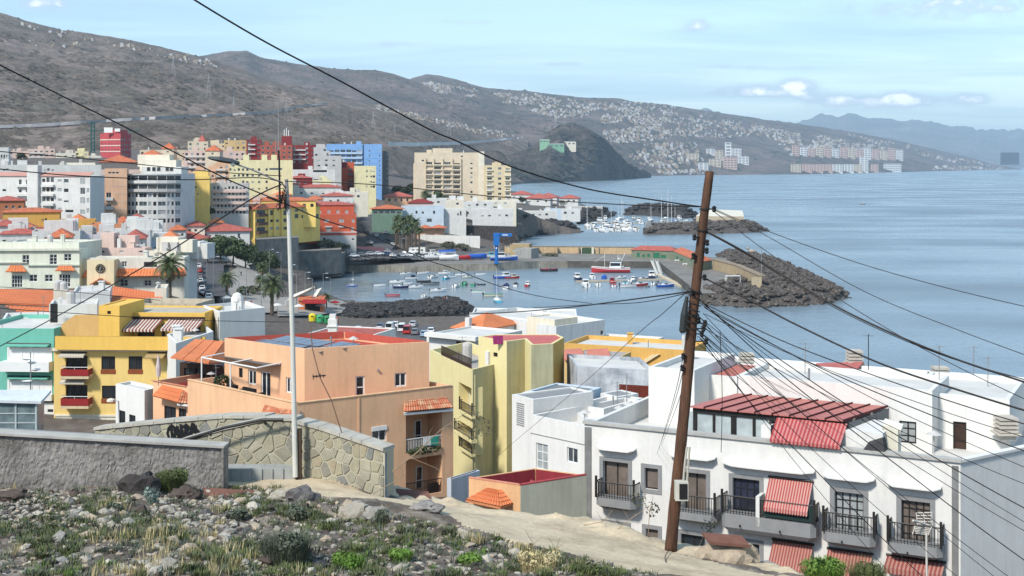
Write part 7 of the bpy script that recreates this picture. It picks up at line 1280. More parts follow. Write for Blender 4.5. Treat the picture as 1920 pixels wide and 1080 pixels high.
def white_cubes():
 LB = plaster((214,228,240),.76,.1,.06); b = Bld('white_house','white house with pale blue roof court and vent grilles','building',two((995,82),(1101,78.4),9),14,zat(778,82),W3,roof=ROOFW,parapet=.9); b.win(0,1005,832,1027,881,nx=2,ny=3,frame=WHITE,glass=GLASS3); b.win(0,1063,840,1083,868,nx=2,frame=WHITE,glass=GLASS2)
 b.box('string_course',0,0,b.edge(0)[3],zat(812,82),zat(811,82),0,.04,GREYT); b.finish()
 t = Bld('white_house','white tower wall with louvre grille at the left of the roof court','building',two((960,84.5),(1000,82.6),5),16,zat(742,84),W3,roof=GREYT,parapet=.1)
 for y in range(756,800,4): t.band('grille_slat',0,969,y,983,y+2,-.01,.03,GREYT)
 t.finish(); c = Bld('roof_court','pale blue rendered back wall of the roof court','building',two((988,89),(1074,87),4),20,zat(738,88),LB,roof=M((.2,.2,.2),.8,name='dark_screed'),parapet=.1); c.win(0,1049,748,1061,788,nx=1,frame=LB,glass=plaster((175,195,205)),name='door'); c.band('white_beam',0,988,738,1074,747,0,.6,W3); c.finish()
 c = Bld('white_house','small white cube roof room with grey shutter door','building',corner((1126,89.5),(1158,88),(1197,89.4)),16,zat(742,88.5),W3,roof=GREYT,parapet=.06); c.win(0,1129,752,1138,785,nx=1,frame=WHITE,glass=plaster((170,185,190)),name='door'); c.finish(); c = Bld('white_house','low white parapet block joining the cube roof room','building',two((1074,86),(1132,84.5),5),14,zat(764,85),W3,roof=ROOFW,parapet=.5); c.finish()
 c = Bld('white_house','white terrace front below the cube roof room','building',two((1098,82.5),(1240,83.5),4),14,zat(783,83),plaster((235,235,232),.74),roof=ROOFW,parapet=.5); c.win(0,1102,770+18,1120,776+18,nx=2,frame=DARKM); c.finish()
 g = Bld('grey_wall_house','mottled grey rendered wall with a brown lattice panel','building',corner((1063,112),(1083,105),(1228,103)),12,zat(689,104.5),M(lin((205,208,212),.8),.9,.25,.35,.2,4,.2,name='mottled_render',col2=lin((165,172,180),.7)),roof=ROOFW,parapet=.3); u0,w0,u1,w1 = g.rect(1,1161,722,1223,746); BR = plaster((140,60,45)); mb = MB(); mb.box((0,0,0),(.22,.05,.13)); bd = mb.data('brick',BR); rz = math.atan2(g.edge(1)[1].y,g.edge(1)[1].x); g.box('lattice_back',1,u0,u1,w0,w1,-.02,.02,M((.05,.02,.015),.9,name='dark_gap'))
 for j in range(6):
  k = u0+(.0 if j%2 else .13)
  while k < u1-.2: inst('brick',bd,g.root,g.pt(1,k,w0+.02+j*.17,.07),rz); k += .27
 g.finish()
 o = Bld('ochre_house','long ochre wall house before the sea with a slanting stair','building',two((1058,153),(1290,147),8),10,zat(650,150),plaster((232,178,90),.84),roof=ROOFW,parapet=.5); mb = MB(); mb.slab([o.pt(0,*o.uw(0,a,c_,.3),.3) for a,c_ in ((1190,686),(1205,684),(1237,664),(1222,666))],(0,.25,0)); mb.build('stair_string',plaster((240,215,165)),o.root); o.finish()
 o = Bld('low_ochre_house','low house with salmon sheet roofs in front of the ochre wall','building',two((1058,138),(1148,136),7),10,zat(674,137),plaster((230,190,120)),parapet=.05); o.finish(); 
 for x0,x1 in ((1057,1098),(1102,1147)): mb = MB(); mb.slab([P(x0,676,136.2),P(x1,673.5,135.8),P(x1-8,655,144),P(x0-2,657,144)],(0,0,.12)); mb.build('roof_sheet',plaster((226,132,110)),o.root)
 w = Bld('white_house','large white roofed house at the water with one orange hipped corner','building',corner((880,203),(1043,186),(1134,194)),6,zat(612,186),plaster((240,240,236),.74,.2,.06),roof=ROOFW,parapet=.6); w.win(1,1126,620,1131,627,nx=1,frame=DARKM,far=True); w.finish(); q = [XY(*a) for a in ((885,206),(990,198),(1082,201),(1080,212),(890,214))]; u = Bld('white_house','white stepped roof storey on the large house at the water','building',q,10,zat(590,204),W3,roof=ROOFW,parapet=.3); u.finish(); u = Bld('cream_house','cream roof block in the middle of the large white house','building',two((988,191),(1040,187),5),10,zat(598,188),plaster((245,232,205)),roof=ROOFW,parapet=.2); u.finish()
 h = Bld('tile_corner_house','orange hipped corner roof beside the rock groin','building',two((852,190),(905,187),9),4,zat(618,188),W3,parapet=.05); h.finish(); hip_roof(h.root,[(p.x,p.y) for p in h.plan],h.zt,1.9,TILEO,.5,ridge=.1); h.box('white_chimney',0,h.u_of(0,878),h.u_of(0,886),h.zt-1,zat(597,187),.1,.8,W3)
 w = Bld('white_wall','low white sea wall right of the large white house','wall',two((1126,196),(1232,192),3),5,zat(633,194),W3,parapet=.4); w.finish()
 b = Bld('white_house','plain white box house left of the solar panels with one arched chimney','building',corner((380,128),(412,122),(497,126)),12,zat(583,123),W3,roof=ROOFW,parapet=.3); b.win(0,392,594,403,628,nx=1,frame=WHITE,glass=GLASS3); b.finish(); mb = MB(); p = P(445,576,126); mb.box((p.x-.5,p.y-.5,p.z-1.5),(p.x+.5,p.y+.5,p.z+.6)); mb.lathe([(.62,.6),(.6,.9),(.4,1.3),(.1,1.45)],9,p); mb.build('arched_chimney',W3,b.root); mb = MB(); p = P(624,600,118); mb.box((p.x-.4,p.y-.4,p.z-3),(p.x+.4,p.y+.4,p.z+.1)); mb.box((p.x-.5,p.y-.5,p.z-.6),(p.x+.5,p.y+.5,p.z-.5)); mb.box((p.x-.28,p.y-.28,p.z+.1),(p.x+.28,p.y+.28,p.z+.55)); c = empty('chimney',p,'square white chimney rising behind the solar panel roof','chimney'); mb.build('stack',W3,c)
 q = Bld('white_house','white house below the square chimney behind the orange house','building',two((560,122),(680,120),8),12,zat(632,121),W3,roof=TILER,parapet=.1); q.finish()
white_cubes()
def left_roofs():
 GR = plaster((228,230,208),.84,.12,.05); b = Bld('pale_green_house','pale green two storey house with tiled window canopies','building',two((-60,203),(149,204),12),18,zat(468,202),GR,roof=ROOFW,parapet=.4)
 for x0,x1,y0,y1,nx,ny in ((42,55,478,495,2,2),(93,107,477,496,2,3),(120,134,476,489,2,2),(22,42,516,539,4,3),(55,70,515,528,2,2),(84,99,515,528,2,2),(111,132,514,538,4,3)): b.win(0,x0,y0,x1,y1,nx=nx,ny=ny,frame=WHITE,glass=GLASS,fw=.08)
 for x0,x1,y0,y1 in ((10,51,498,510),(103,142,496,508)): c = lambda x,y,o: b.pt(0,*b.uw(0,x,y,o),o); barrel_sheet('tiled_canopy',b.root,c(x0,y1,1.0),c(x1,y1,1.0),c(x1-9,y0,0),c(x0+9,y0,0),TILEO,.5,.09,.8)
 b.band('cornice',0,-60,466,150,470,0,.4,GREENISH); b.band('ledge',0,-60,491.5,52,493.5,0,.3,plaster((200,205,190))); b.band('ledge',0,52,496,150,498,0,.3,plaster((200,205,190))); b.finish(); u = Bld('pale_green_house','set back top storey of the pale green house','building',two((0,208),(148,206),8),18,zat(454,207),GREENISH,roof=ROOFW,parapet=.3); u.finish()
 b = Bld('cream_house','long cream house with orange eaves right of the clock gable','building',two((149,206),(346,207),4),18,zat(485,204),plaster((234,228,212)),roof=ROOFW,parapet=.3)
 for x0,x1,y0,y1 in ((225,240,524,537),(270,284,525,536),(310,322,524,536),(228,238,490,500),(231,237,490,500)): b.win(0,x0,y0,x1,y1,nx=2,ny=2,frame=WHITE,glass=GLASS,fw=.08)
 b.band('dark_opening',0,270,491,294,500,-.02,.05,DARKM); c = lambda x,y,o: b.pt(0,*b.uw(0,x,y,o),o); barrel_sheet('tiled_eave',b.root,c(214,519,1.6),c(350,517,1.6),c(346,503,.0),c(222,504,.0),TILEO,.5,.09,.8); barrel_sheet('tiled_eave',b.root,c(153,520,1.0),c(167,519,1.0),c(167,506,0),c(160,508,0),TILEO,.5,.09,.8); b.finish()
 k = Bld('clock_gable','cream clock gable with a round black clock over a tiled porch','building',two((163,203),(214,203.4),4),18,zat(489,201.5),plaster((248,226,180)),parapet=.1); k.finish(); mb = MB(); A = k.pt(0,.2,k.zt,0); B_ = k.pt(0,k.edge(0)[3]-.2,k.zt,0); mb.slab([A,B_,A.lerp(B_,.5)+Vector((0,0,.7))],(0,.5,0)); mb.build('gable_top',CREAM,k.root); pc = k.pt(0,*k.uw(0,188,503.5),.03); mb = MB(); mb.lathe([(.01,0),(.74,0),(.74,.06),(.01,.06)],20,(0,0,0)); cv = [(pc.x+x,pc.y-z,pc.z+y) for x,y,z in mb.v]; m2 = MB(); m2.add(cv,mb.f); ck = m2.build('clock_face',M((.03,.025,.02),.5,name='black_clock_face'),k.root); g = M((.55,.42,.2),.5,name='brass')
 for h in range(12): a = h*math.pi/6; x,z = pc.x+math.sin(a)*.56,pc.z+math.cos(a)*.56; mb = MB(); mb.box((x-.05,pc.y-.08,z-.05),(x+.05,pc.y-.06,z+.05)); mb.build('hour_mark',g,ck)
 mb = MB(); mb.tube([(pc.x,pc.y-.085,pc.z),(pc.x+.2,pc.y-.085,pc.z+.28)],.04,4); mb.tube([(pc.x,pc.y-.085,pc.z),(pc.x-.05,pc.y-.085,pc.z-.48)],.03,4); mb.build('clock_hand',WHITE,ck); c = lambda x,y,o: k.pt(0,*k.uw(0,x,y,o),o); barrel_sheet('tiled_porch',k.root,c(168,535,1.4),c(188,523,1.4),c(188,521,0),c(172,532,0),TILEO,.5,.09,.8); barrel_sheet('tiled_porch',k.root,c(188,523,1.4),c(209,534,1.4),c(206,531,0),c(188,521,0),TILEO,.5,.09,.8)
 for lb,x0,x1,y,d,m in (('pinkish roof room row behind the clock gable',148,272,464,215,PINK),('pale roof rooms above the long cream house',272,330,470,214,CREAM),('white wall house right of the cream house',322,352,482,220,WHT)):
  v = Bld('roof_room',lb,'building',two((x0,d),(x1,d-1),3),20,zat(y,d),m,roof=ROOFW,parapet=.3); far_windows(v,0,fr(x0+8,x1-8,4),[y+8],8,4); v.finish(); clutter(v,5,x0)
 for lb,pts,wall in (('broad orange tiled roof at the left, near slope',[(-60,612,150),(62,612,150),(120,575,165),(-60,566,170)],None),('orange tiled roof behind the broad one at the left',[(-60,566,168),(120,574,163),(152,545,182),(-60,541,186)],None),('orange tiled roof right of the white gable house',[(207,566,150),(304,570,148),(304,550,165),(212,537,172)],None)):
  A,B_,C_,D = [P(*q) for q in pts]; r = empty('tiled_house',(A+C_)/2-Vector((0,0,6)),lb,'building','orange tiled roofs at the left'); barrel_sheet('tiled_roof',r,A,B_,C_,D,TILEO,.38,.07,.9); mb = MB(); mb.hexa([A-Vector((0,-.4,8)),B_-Vector((.3,-.4,8)),C_-Vector((.3,0,12)),D-Vector((0,0,12)),A-Vector((0,-.4,.15)),B_-Vector((.3,-.4,.15)),C_-Vector((.3,0,.15)),D-Vector((0,0,.15))]); mb.build('wall',CREAM,r)
 for lb,l,r,y,dep,m in (('white gabled house between the orange roofs',(136,148),(206,146),548,8,WHT),('white roof terrace above the teal house',(5,128),(98,126),597,5,W3),('white wall left of the stair house',(92,124),(182,122),572,5,W3),('stack of white curved roof lights between the orange roofs',(100,160),(126,159),544,4,CREAM),('cream wall at the right end of the orange roofs',(290,158),(312,157),541,6,CREAM)):
  v = Bld('white_house',lb,'building',face(l,r[0],dep),16,zat(y,l[1]),m,'white walls between the orange roofs',roof=ROOFW,parapet=.3); v.finish()
 p = P(107,585,124); mb = MB(); mb.box((p.x-.3,p.y-1,p.z-.9),(p.x+.35,p.y-.8,p.z+.9)); tag(mb.build('dark_doorway',BLACKW),'tall dark doorway in the white wall left of the stair house','doorway')
left_roofs()
def roof_bits():
 rr = random.Random(77); tank = GRYB; 
 for b in Bld.ALL:
  d = b.plan[0].y
  if d > 215 or len(b.plan) < 4 or b.par < .25 or 'wall' in b.root.name or 'low_house' in b.root.name: continue
  p = b.plan; zr = b.zt-b.par
  for i in range(2 if d < 100 else 3):
   f,g = rr.uniform(.1,.9),rr.uniform(.12,.8); q = p[0].lerp(p[1],f).lerp(p[3].lerp(p[2],f),g); a = Vector((q.x,q.y,zr)); k = rr.choice((0,1,4,0) if d < 95 else (0,1,2,3,4)); mb = MB()
   if k == 0: h = b.par+rr.uniform(1.2,2.4); mb.tube([a,a+Vector((0,0,h))],.025,4); mb.tube([a+Vector((-.4,0,h-.1)),a+Vector((.4,.1,h-.1))],.015,3); mb.tube([a+Vector((-.25,0,h-.35)),a+Vector((.25,.1,h-.35))],.015,3); mb.build('aerial',GREYT,b.root)
   elif k == 1: a.z += b.par; mb.tube([a-Vector((0,0,b.par)),a+Vector((0,0,.5))],.03,4); mb.lathe([(.02,.55),(.28,.42),(.38,.36),(.02,.5)],9,a); mb.build('satellite_dish',GRYB,b.root)
   elif k == 2: mb.lathe([(.45,0),(.47,b.par+.7),(.4,b.par+.9),(.1,b.par+1.0)],10,a); mb.build('water_tank',tank,b.root)
   elif k == 3: mb.box(a-Vector((.3,.3,0)),a+Vector((.3,.3,b.par+.8))); mb.box(a+Vector((-.4,-.4,b.par+.8)),a+Vector((.4,.4,b.par+.9))); mb.build('chimney',b.wall,b.root)
   else: mb.tube([a,a+Vector((0,0,b.par+.5))],.06,6); mb.build('vent_pipe',GREYT,b.root)
  for e in (0,1):
   L = b.edge(e)[3]
   if b.zt-b.zb > 6 and L > 5 and rr.random() < .45:
    t = L-.25 if rr.random() < .5 else .25
    if not any(o[0]-.2 < t < o[2]+.2 for o in b.op[e]): mb = MB(); mb.tube([b.pt(e,t,b.zt-.5,.07),b.pt(e,t,b.zb+.2,.07)],.045,5); mb.build('drain_pipe',b.wall if rr.random() < .5 else GREYT,b.root)
roof_bits()
# ---------------------------------------------------------------- the near slope: ground, path, walls, poles, cables, stones, plants
_fp = [tuple(P(*a)) for a in [(0,1080,17),(400,1080,17),(800,1080,17.3),(1150,1080,19.5),(0,1000,20.6),(400,1000,20.6),(700,1000,21.2),(900,1010,21.4),(1050,1050,20.7),(0,918,25.3),(200,918,25.4),(417,918,25.8),(480,896,27.2),(560,893,27),(640,908,26.4),(725,925,26),(760,935,25.6),(650,915,26),(850,962,24.2),(1000,1005,23.2),(1150,1045,22),(1300,1078,21.3),
      (850,953,26),(930,964,25.8),(1000,971,25.6),(1090,980,25.2),(1180,1003,24.7),(1258,1030,24),(1350,1042,23.6),(1480,1080,22.3),(1600,1100,22.2),(1900,1130,22.5),(-300,1080,17),(-300,915,25.5)]]
_fp += [(-10,0,43.4),(10,0,43.2),(0,10,41.0),(-12,10,41.2),(12,10,40.4),(-25,18,39.6),(25,20,36.5),(-20,32,37.9),(-6,31,37.9),(18,30,35.6)]
_zf = tps(_fp,1e-6)
EDGE = [(-40,31),(-11,31),(-6,29.2),(-2.6,27.6),(-1.1,26.6),(.4,26.0),(1.35,25.5),(2.3,25.0),(3.1,24.7),(4.0,24.2),(5.2,23.0),(7,22.6),(12,22.8),(40,24)]
def zf(x,y):
 x = np.asarray(x,float); y = np.asarray(y,float); ye = np.interp(x,[e[0] for e in EDGE],[e[1] for e in EDGE])+(vnoise(x*1.3,x*0+2)-.5)*.5
 z = _zf(x,np.minimum(y,ye)); over = np.maximum(y-ye,0); z = z-over*1.25-.5*over**2/(over+2); return np.maximum(z,np.where(over > 0,tz(x,y)-.5,-99))
NG = {}
def FG(px,py,d0=12,d1=34):
 d = np.linspace(d0,d1,700); z = H-(py-HY)*d/F; x = (px-CX)*d/F
 if NG:
  fx = np.clip((x+14)/.085,0,NG['Z'].shape[1]-1.001); fy = np.clip((d-11)/.085,0,NG['Z'].shape[0]-1.001); i = fx.astype(int); j = fy.astype(int); fx -= i; fy -= j; Z = NG['Z']; g = (Z[j,i]*(1-fx)+Z[j,i+1]*fx)*(1-fy)+(Z[j+1,i]*(1-fx)+Z[j+1,i+1]*fx)*fy
 else: g = zf(x,d)
 k = int(np.argmax(z < g)); 
 if z[k] >= g[k]: k = len(d)-1
 return Vector(((px-CX)*d[k]/F,d[k],float(g[k])))
PATHPX = [(418,898),(560,892),(700,925),(770,938),(850,944),(930,960),(1090,978),(1180,1003),(1258,1033),(1350,1060),(1500,1090),(1900,1150),(1900,1250),(1300,1130),(1180,1068),(1040,1036),(930,1003),(850,978),(765,948),(690,935),(600,930),(520,916),(418,912)]
PATH = [tuple(FG(*q)[:2]) for q in PATHPX[:11]]+[(9,22.5),(9,19),(5,19.5)]+[tuple(FG(*q)[:2]) for q in PATHPX[14:]]
DIRT = M(lin((226,206,174),.74),.95,.14,.7,.5,5,name='pale_dust_path',col2=lin((200,180,150),.70),fine=.12)
EARTH = M((.125,.097,.076),.95,.3,1.2,.9,9,name='stony_earth',col2=(.27,.23,.185),c2lo=.46,c2hi=.62,fine=.22)
def near_ground():
 xs = np.arange(-14,14.01,.085); ys = np.arange(11,36,.085); X,Y = np.meshgrid(xs,ys); Z = zf(X,Y)
 wob = (fbm(X*.9,Y*.9,3)-.5)*.7; pth = inpoly(X+wob*.35,Y+wob*.5,PATH); rough = np.where(pth,.25,1.0)
 Z = Z+((fbm(X*1.1,Y*1.1,5)-.5)*.34+(fbm(X*6,Y*6,3)-.5)*.07)*rough
 ye = np.interp(X,[e[0] for e in EDGE],[e[1] for e in EDGE]); bm_ = np.exp(-((Y-ye+.35)/.35)**2)*np.clip((X+3.0)/1.5,0,1)*(.03+.28*(fbm(X*1.7,Y*1.7,3)-.4)); Z = Z+bm_
 NG['Z'] = Z; cx = (X[:-1,:-1]+X[1:,1:])/2; cyy = (Y[:-1,:-1]+Y[1:,1:])/2; w2 = (wob[:-1,:-1]+wob[1:,1:])/2; isp = inpoly(cx+w2*.35,cyy+w2*.5,PATH)|(cyy > np.interp(cx,[e[0] for e in EDGE],[e[1] for e in EDGE])-.9)&(cx > -4.2)
 grid_obj('hillside',X,Y,Z,EARTH,keep=~isp); grid_obj('path',X,Y,Z,DIRT,keep=isp)
 xs = np.concatenate([np.arange(-70,-13.9,1.6),np.arange(-13.9,14,1.0),np.arange(14,71,1.6)]); ys = np.arange(-25,60,1.0); X,Y = np.meshgrid(xs,ys); Z = zf(X,Y)-.12; Z = np.where((abs(X)<13.9)&(Y>11.5)&(Y<35.5),Z-.9,Z); grid_obj('lower_slope',X,Y,Z,EARTH)
near_ground()
MORT = M(lin((214,206,182),.62),.9,.15,1.5,.3,14,name='pale_mortar'); STONES = [M(lin(c,.60),.85,.14,4,.35,22,name='flagstone',fine=.1) for c in ((196,188,160),(205,198,172),(186,182,160),(208,200,176),(168,164,150),(176,170,150),(196,184,154),(158,158,150),(196,190,168),(200,192,164))]
def clip(poly,p,n):
 out = []
 for i in range(len(poly)):
  a,b = poly[i],poly[(i+1)%len(poly)]; da,db = (a-p).dot(n),(b-p).dot(n)
  if da <= 0: out.append(a)
  if da*db < 0: out.append(a+(b-a)*(da/(da-db)))
 return out
def stone_wall(name,label,px,dl,dr,thick,size,seed,coping=True,cop_from=0,ncop=1):
 """planar wall through pixel outline px; first points are the top edge from left to right"""
 x0,x1 = min(p[0] for p in px),max(p[0] for p in px); A,B = XY(x0,dl),XY(x1,dr); u = (B-A).normalized(); nn = Vector((u.y,-u.x)); L = (B-A).length
 def uv(x,y): k = (x-CX)/F; t = (k*A.y-A.x)/(u.x-k*u.y); p = A+u*t; return Vector((t,H-(y-HY)*p.y/F))
 def w(q,o=0.0): p = A+u*q.x+nn*o; return Vector((p.x,p.y,q.y))
 poly = [uv(*p) for p in px]; c = sum(poly,Vector((0,0)))/len(poly); root = empty(name,w(Vector((c.x,min(p.y for p in poly)))),label,'wall')
 mb = MB(); mb.slab([w(p) for p in reversed(poly)],-Vector((nn.x,nn.y,0))*thick); mb.build('mortar_core',MORT,root); rr = random.Random(seed); us = [p.x for p in poly]; zs = [p.y for p in poly]; pts = []
 while len(pts) < 900 and rr.random() < .9995:
  q = Vector((rr.uniform(min(us)-.2,max(us)+.2),rr.uniform(min(zs)-.2,max(zs)+.2)))
  if all((q-p).length > size*.55 for p in pts): pts.append(q)
  elif rr.random() < .003: break
 for i,q in enumerate(pts):
  cell = [q+Vector((dx,dy))*size*1.5 for dx,dy in ((-1,-1),(1,-1),(1,1),(-1,1))]
  for p in pts:
   if p is not q and (p-q).length < size*3: cell = clip(cell,q+(p-q)*.5-(p-q).normalized()*.013,(p-q).normalized())
   if len(cell) < 3: break
  n = len(poly)
  for j in range(n):
   a,b = poly[j],poly[(j+1)%n]; e = (b-a).normalized(); out_n = Vector((-e.y,e.x))
   if (c-a).dot(out_n) > 0: out_n = -out_n
   if len(cell) >= 3: cell = clip(cell,a-out_n*.02,out_n)
  if len(cell) < 3: continue
  cc = sum(cell,Vector((0,0)))/len(cell); cell = [cc+(p-cc)*rr.uniform(.93,1.0) for p in cell]
  ar = abs(sum(cell[k].x*cell[(k+1)%len(cell)].y-cell[(k+1)%len(cell)].x*cell[k].y for k in range(len(cell))))/2
  if ar < .006: continue
  pr = rr.uniform(.008,.03); ins = [cc+(p-cc)*.93 for p in cell]; m = len(cell); mb = MB(); mb.add([w(p,-.01) for p in cell]+[w(p,pr*.7) for p in cell]+[w(p,pr) for p in ins],[(k,(k+1)%m,m+(k+1)%m,m+k) for k in range(m)]+[(m+k,m+(k+1)%m,2*m+(k+1)%m,2*m+k) for k in range(m)]+[tuple(2*m+k for k in range(m))]); mb.build('stone',rr.choice(STONES),root)
 if coping:
  top = [uv(*p) for p in px[:coping]]; up = Vector((0,0,.07))
  for a,b in zip(top[:-1],top[1:]):
   k = max(1,int((b-a).length/.55))
   for i in range(k):
    p,q = a.lerp(b,i/k),a.lerp(b,(i+1)/k-.012/(b-a).length); mb = MB(); mb.slab([w(p,.05),w(q,.05),w(q,-thick-.05),w(p,-thick-.05)],up); mb.build('coping_stone',M(lin((206,200,186),.7),.9,.2,3,.2,12,name='coping_slab'),root)
 return root,w,uv
root,w,uv = stone_wall('stone_wall','flagstone parapet with black graffiti rising behind the handrail',[(178,806),(330,791),(420,784),(500,784),(500,800),(340,845),(178,845)],30.5,28.4,.3,.33,3,4)
def graffiti():
 S = [[(318,803),(316,812),(321,826)],[(318,803),(324,797),(329,801),(330,812),(328,822)],[(322,800),(324,812),(326,824)],[(334,799),(336,812),(337,823)],[(341,796),(342,808),(342,820)],[(336,812),(342,809)],[(346,800),(352,796),(355,800),(350,809),(346,817),(354,815),(358,812)],[(359,816),(361,804),(363,794),(367,796),(369,806),(370,815)],[(361,807),(368,805)],[(373,806),(374.5,808)]]
 mb = MB(); org = ORG[root]
 for s in S:
  pts = [uv(*p) for p in s]; k = .035
  for i in range(len(pts)-1):
   a,b = pts[i],pts[i+1]; e = (b-a).normalized(); n = Vector((-e.y,e.x))*k; a2,b2 = a-e*k*.5,b+e*k*.5; q = [a2-n,b2-n,b2+n,a2+n]; o = .036+.0025*(i%2)+.0007*len(mb.f); mb.add([w(p,min(o,.08)) for p in q],[(0,1,2,3)])
 mb.build('graffiti',M((.008,.008,.009),.7,.1,3,name='black_spray_paint'),root)
graffiti()
stone_wall('stone_wall','flagstone wall left of the white lamp pole, above a grey ledge',[(338,829),(420,806),(500,788),(556,789),(556,896),(400,899),(338,900)],27.9,27.05,.28,.27,8,4)
stone_wall('stone_wall','sloping flagstone wall right of the white lamp pole',[(557,794),(600,805),(722,846),(722,932),(640,932),(557,912)],27.05,25.9,.3,.30,11,3)
def walls():
 a,b = P(722,848,25.9),P(735,847,26.15); mb = MB(); zb_ = zat(935,25.9); mb.slab([(a.x,a.y-.02,zb_),(b.x,b.y,zb_),(b.x,b.y,b.z),(a.x,a.y-.02,a.z)],(-.05,.3,0)); tag(mb.build('wall_end_post',M(lin((150,158,165),.7),.9,.25,3,.2,10,name='grey_slate')),'blue-grey slab closing the lower end of the sloping flagstone wall','post')
 r = empty('stone_bench',P(500,895,26.9),'long grey stone ledge along the foot of the flagstone wall','bench'); x = 412; z1,z0_ = zat(879,26.75),zat(897,26.7); k = 0
 while x < 553:
  x2 = min(x+20,554); mb = MB(); a,b = P(x,880,26.75),P(x2-.8,880,26.72); mb.hexa([(a.x,a.y,z0_-.3),(b.x,b.y,z0_-.3),(b.x,b.y+.42,z0_-.3),(a.x,a.y+.42,z0_-.3),(a.x,a.y,z1),(b.x,b.y,z1),(b.x,b.y+.42,z1+.01),(a.x,a.y+.42,z1+.01)]); mb.build('slab',M(lin((176,178,174),.72),.9,.2,2,.2,12,name='grey_slab'),r); x = x2; k += 1
 RC = M(lin((172,166,160),.66),.95,.2,1.2,1,7,.15,name='rough_concrete',col2=lin((142,137,131),.64),fine=.22); A,B = P(-260,800,25.35),P(417,839,25.95); r = empty('concrete_wall',P(200,915,25.6),'rough grey concrete wall with a pale top, along the rubble slope','wall'); n = 280; m = 40; V = []
 for i in range(n+1):
  f = i/n; p = A.lerp(B,f)
  for j in range(m+1): g = j/m; z = 37.4+(p.z-37.4)*g; V.append((p.x,p.y-(.008*float(vnoise(f*90,g*14))+.022*float(vnoise(f*230,g*36))+.012*float(vnoise(f*17,g*3))),z))
 mb = MB(); mb.add(V,[(i*(m+1)+j,(i+1)*(m+1)+j,(i+1)*(m+1)+j+1,i*(m+1)+j+1) for i in range(n) for j in range(m)]); mb.slab([(A.x,A.y,37.2),(B.x,B.y,37.2),(B.x,B.y,B.z),(A.x,A.y,A.z)],(.02,.28,0)); e = B; mb.hexa([(e.x,e.y-.1,37.3),(e.x+.04,e.y-.1,37.3),(e.x+.06,e.y+.28,37.3),(e.x+.02,e.y+.28,37.3),(e.x,e.y-.08,e.z),(e.x+.04,e.y-.08,e.z),(e.x+.06,e.y+.28,e.z),(e.x+.02,e.y+.28,e.z)]); mb.build('wall',RC,r,smooth=False); mb = MB(); mb.slab([A+Vector((0,-.09,0)),B+Vector((.05,-.09,0)),B+Vector((.07,.31,0)),A+Vector((0,.31,0))],(0,0,.045)); mb.build('pale_coping',M(lin((205,200,190),.68),.9,.2,2,.2,12,name='pale_concrete'),r)
 A,B = P(-200,797,28.6),P(342,829,28.2); mb = MB(); mb.slab([A-Vector((0,0,2)),B-Vector((0,0,2)),B,A],(0,.35,0)); r = empty('ramp_parapet',B-Vector((3,0,2)),'grey ramp parapet just behind the rough concrete wall','wall'); mb.build('wall',M(lin((168,170,170),.66),.9,.2,1,.2,8,name='grey_parapet'),r)
 mb = MB(); h = empty('handrail',P(430,808,27.2),'black steel handrail climbing along the flagstone wall','handrail'); mb.tube([P(333,829,27.4),P(420,802,27.15),P(492,787,26.95),P(531,787,26.9)],.035,6); mb.build('rail',DARKM,h)
 for x,y in ((395,812),(497,790)): mb = MB(); mb.tube([P(x,y,27.05),P(x,y+4,27.3)],.03,5); mb.build('bracket',DARKM,h)
 for x,y,wd,lb in ((431,926,.52,'flat rust-brown slab at the foot of the concrete wall'),(776,927,.34,'flat red-brown slab on the dirt bank below the flagstone wall'),(1361,1014,.36,'red-brown rectangular slab lying on the pale boulder by the wooden pole')):
  p = FG(x,y+ (4 if x < 1300 else 30)); 
  if x > 1300: p = P(x,1015,23.4)
  mb = MB(); t = Vector((wd,-.04,-.02)); s = Vector((-.05,.13,.05)); mb.slab([p-t-s,p+t-s,p+t+s,p-t+s],(0,0,.05)); tag(mb.build('stone_slab',M((.16,.075,.055),.85,.25,3,.3,14,name='rusty_slab')),lb,'slab')
walls()
PALE_S = [M(lin(c,.50),.9,.25,6,.4,20,name='pale_stone',fine=.15) for c in ((236,226,208),(214,204,186),(226,206,180),(196,190,178))]; DARK_S = [M(c,.9,.3,5,.5,18,name='dark_stone',fine=.15) for c in ((.05,.043,.04),(.085,.065,.055),(.11,.10,.095))]
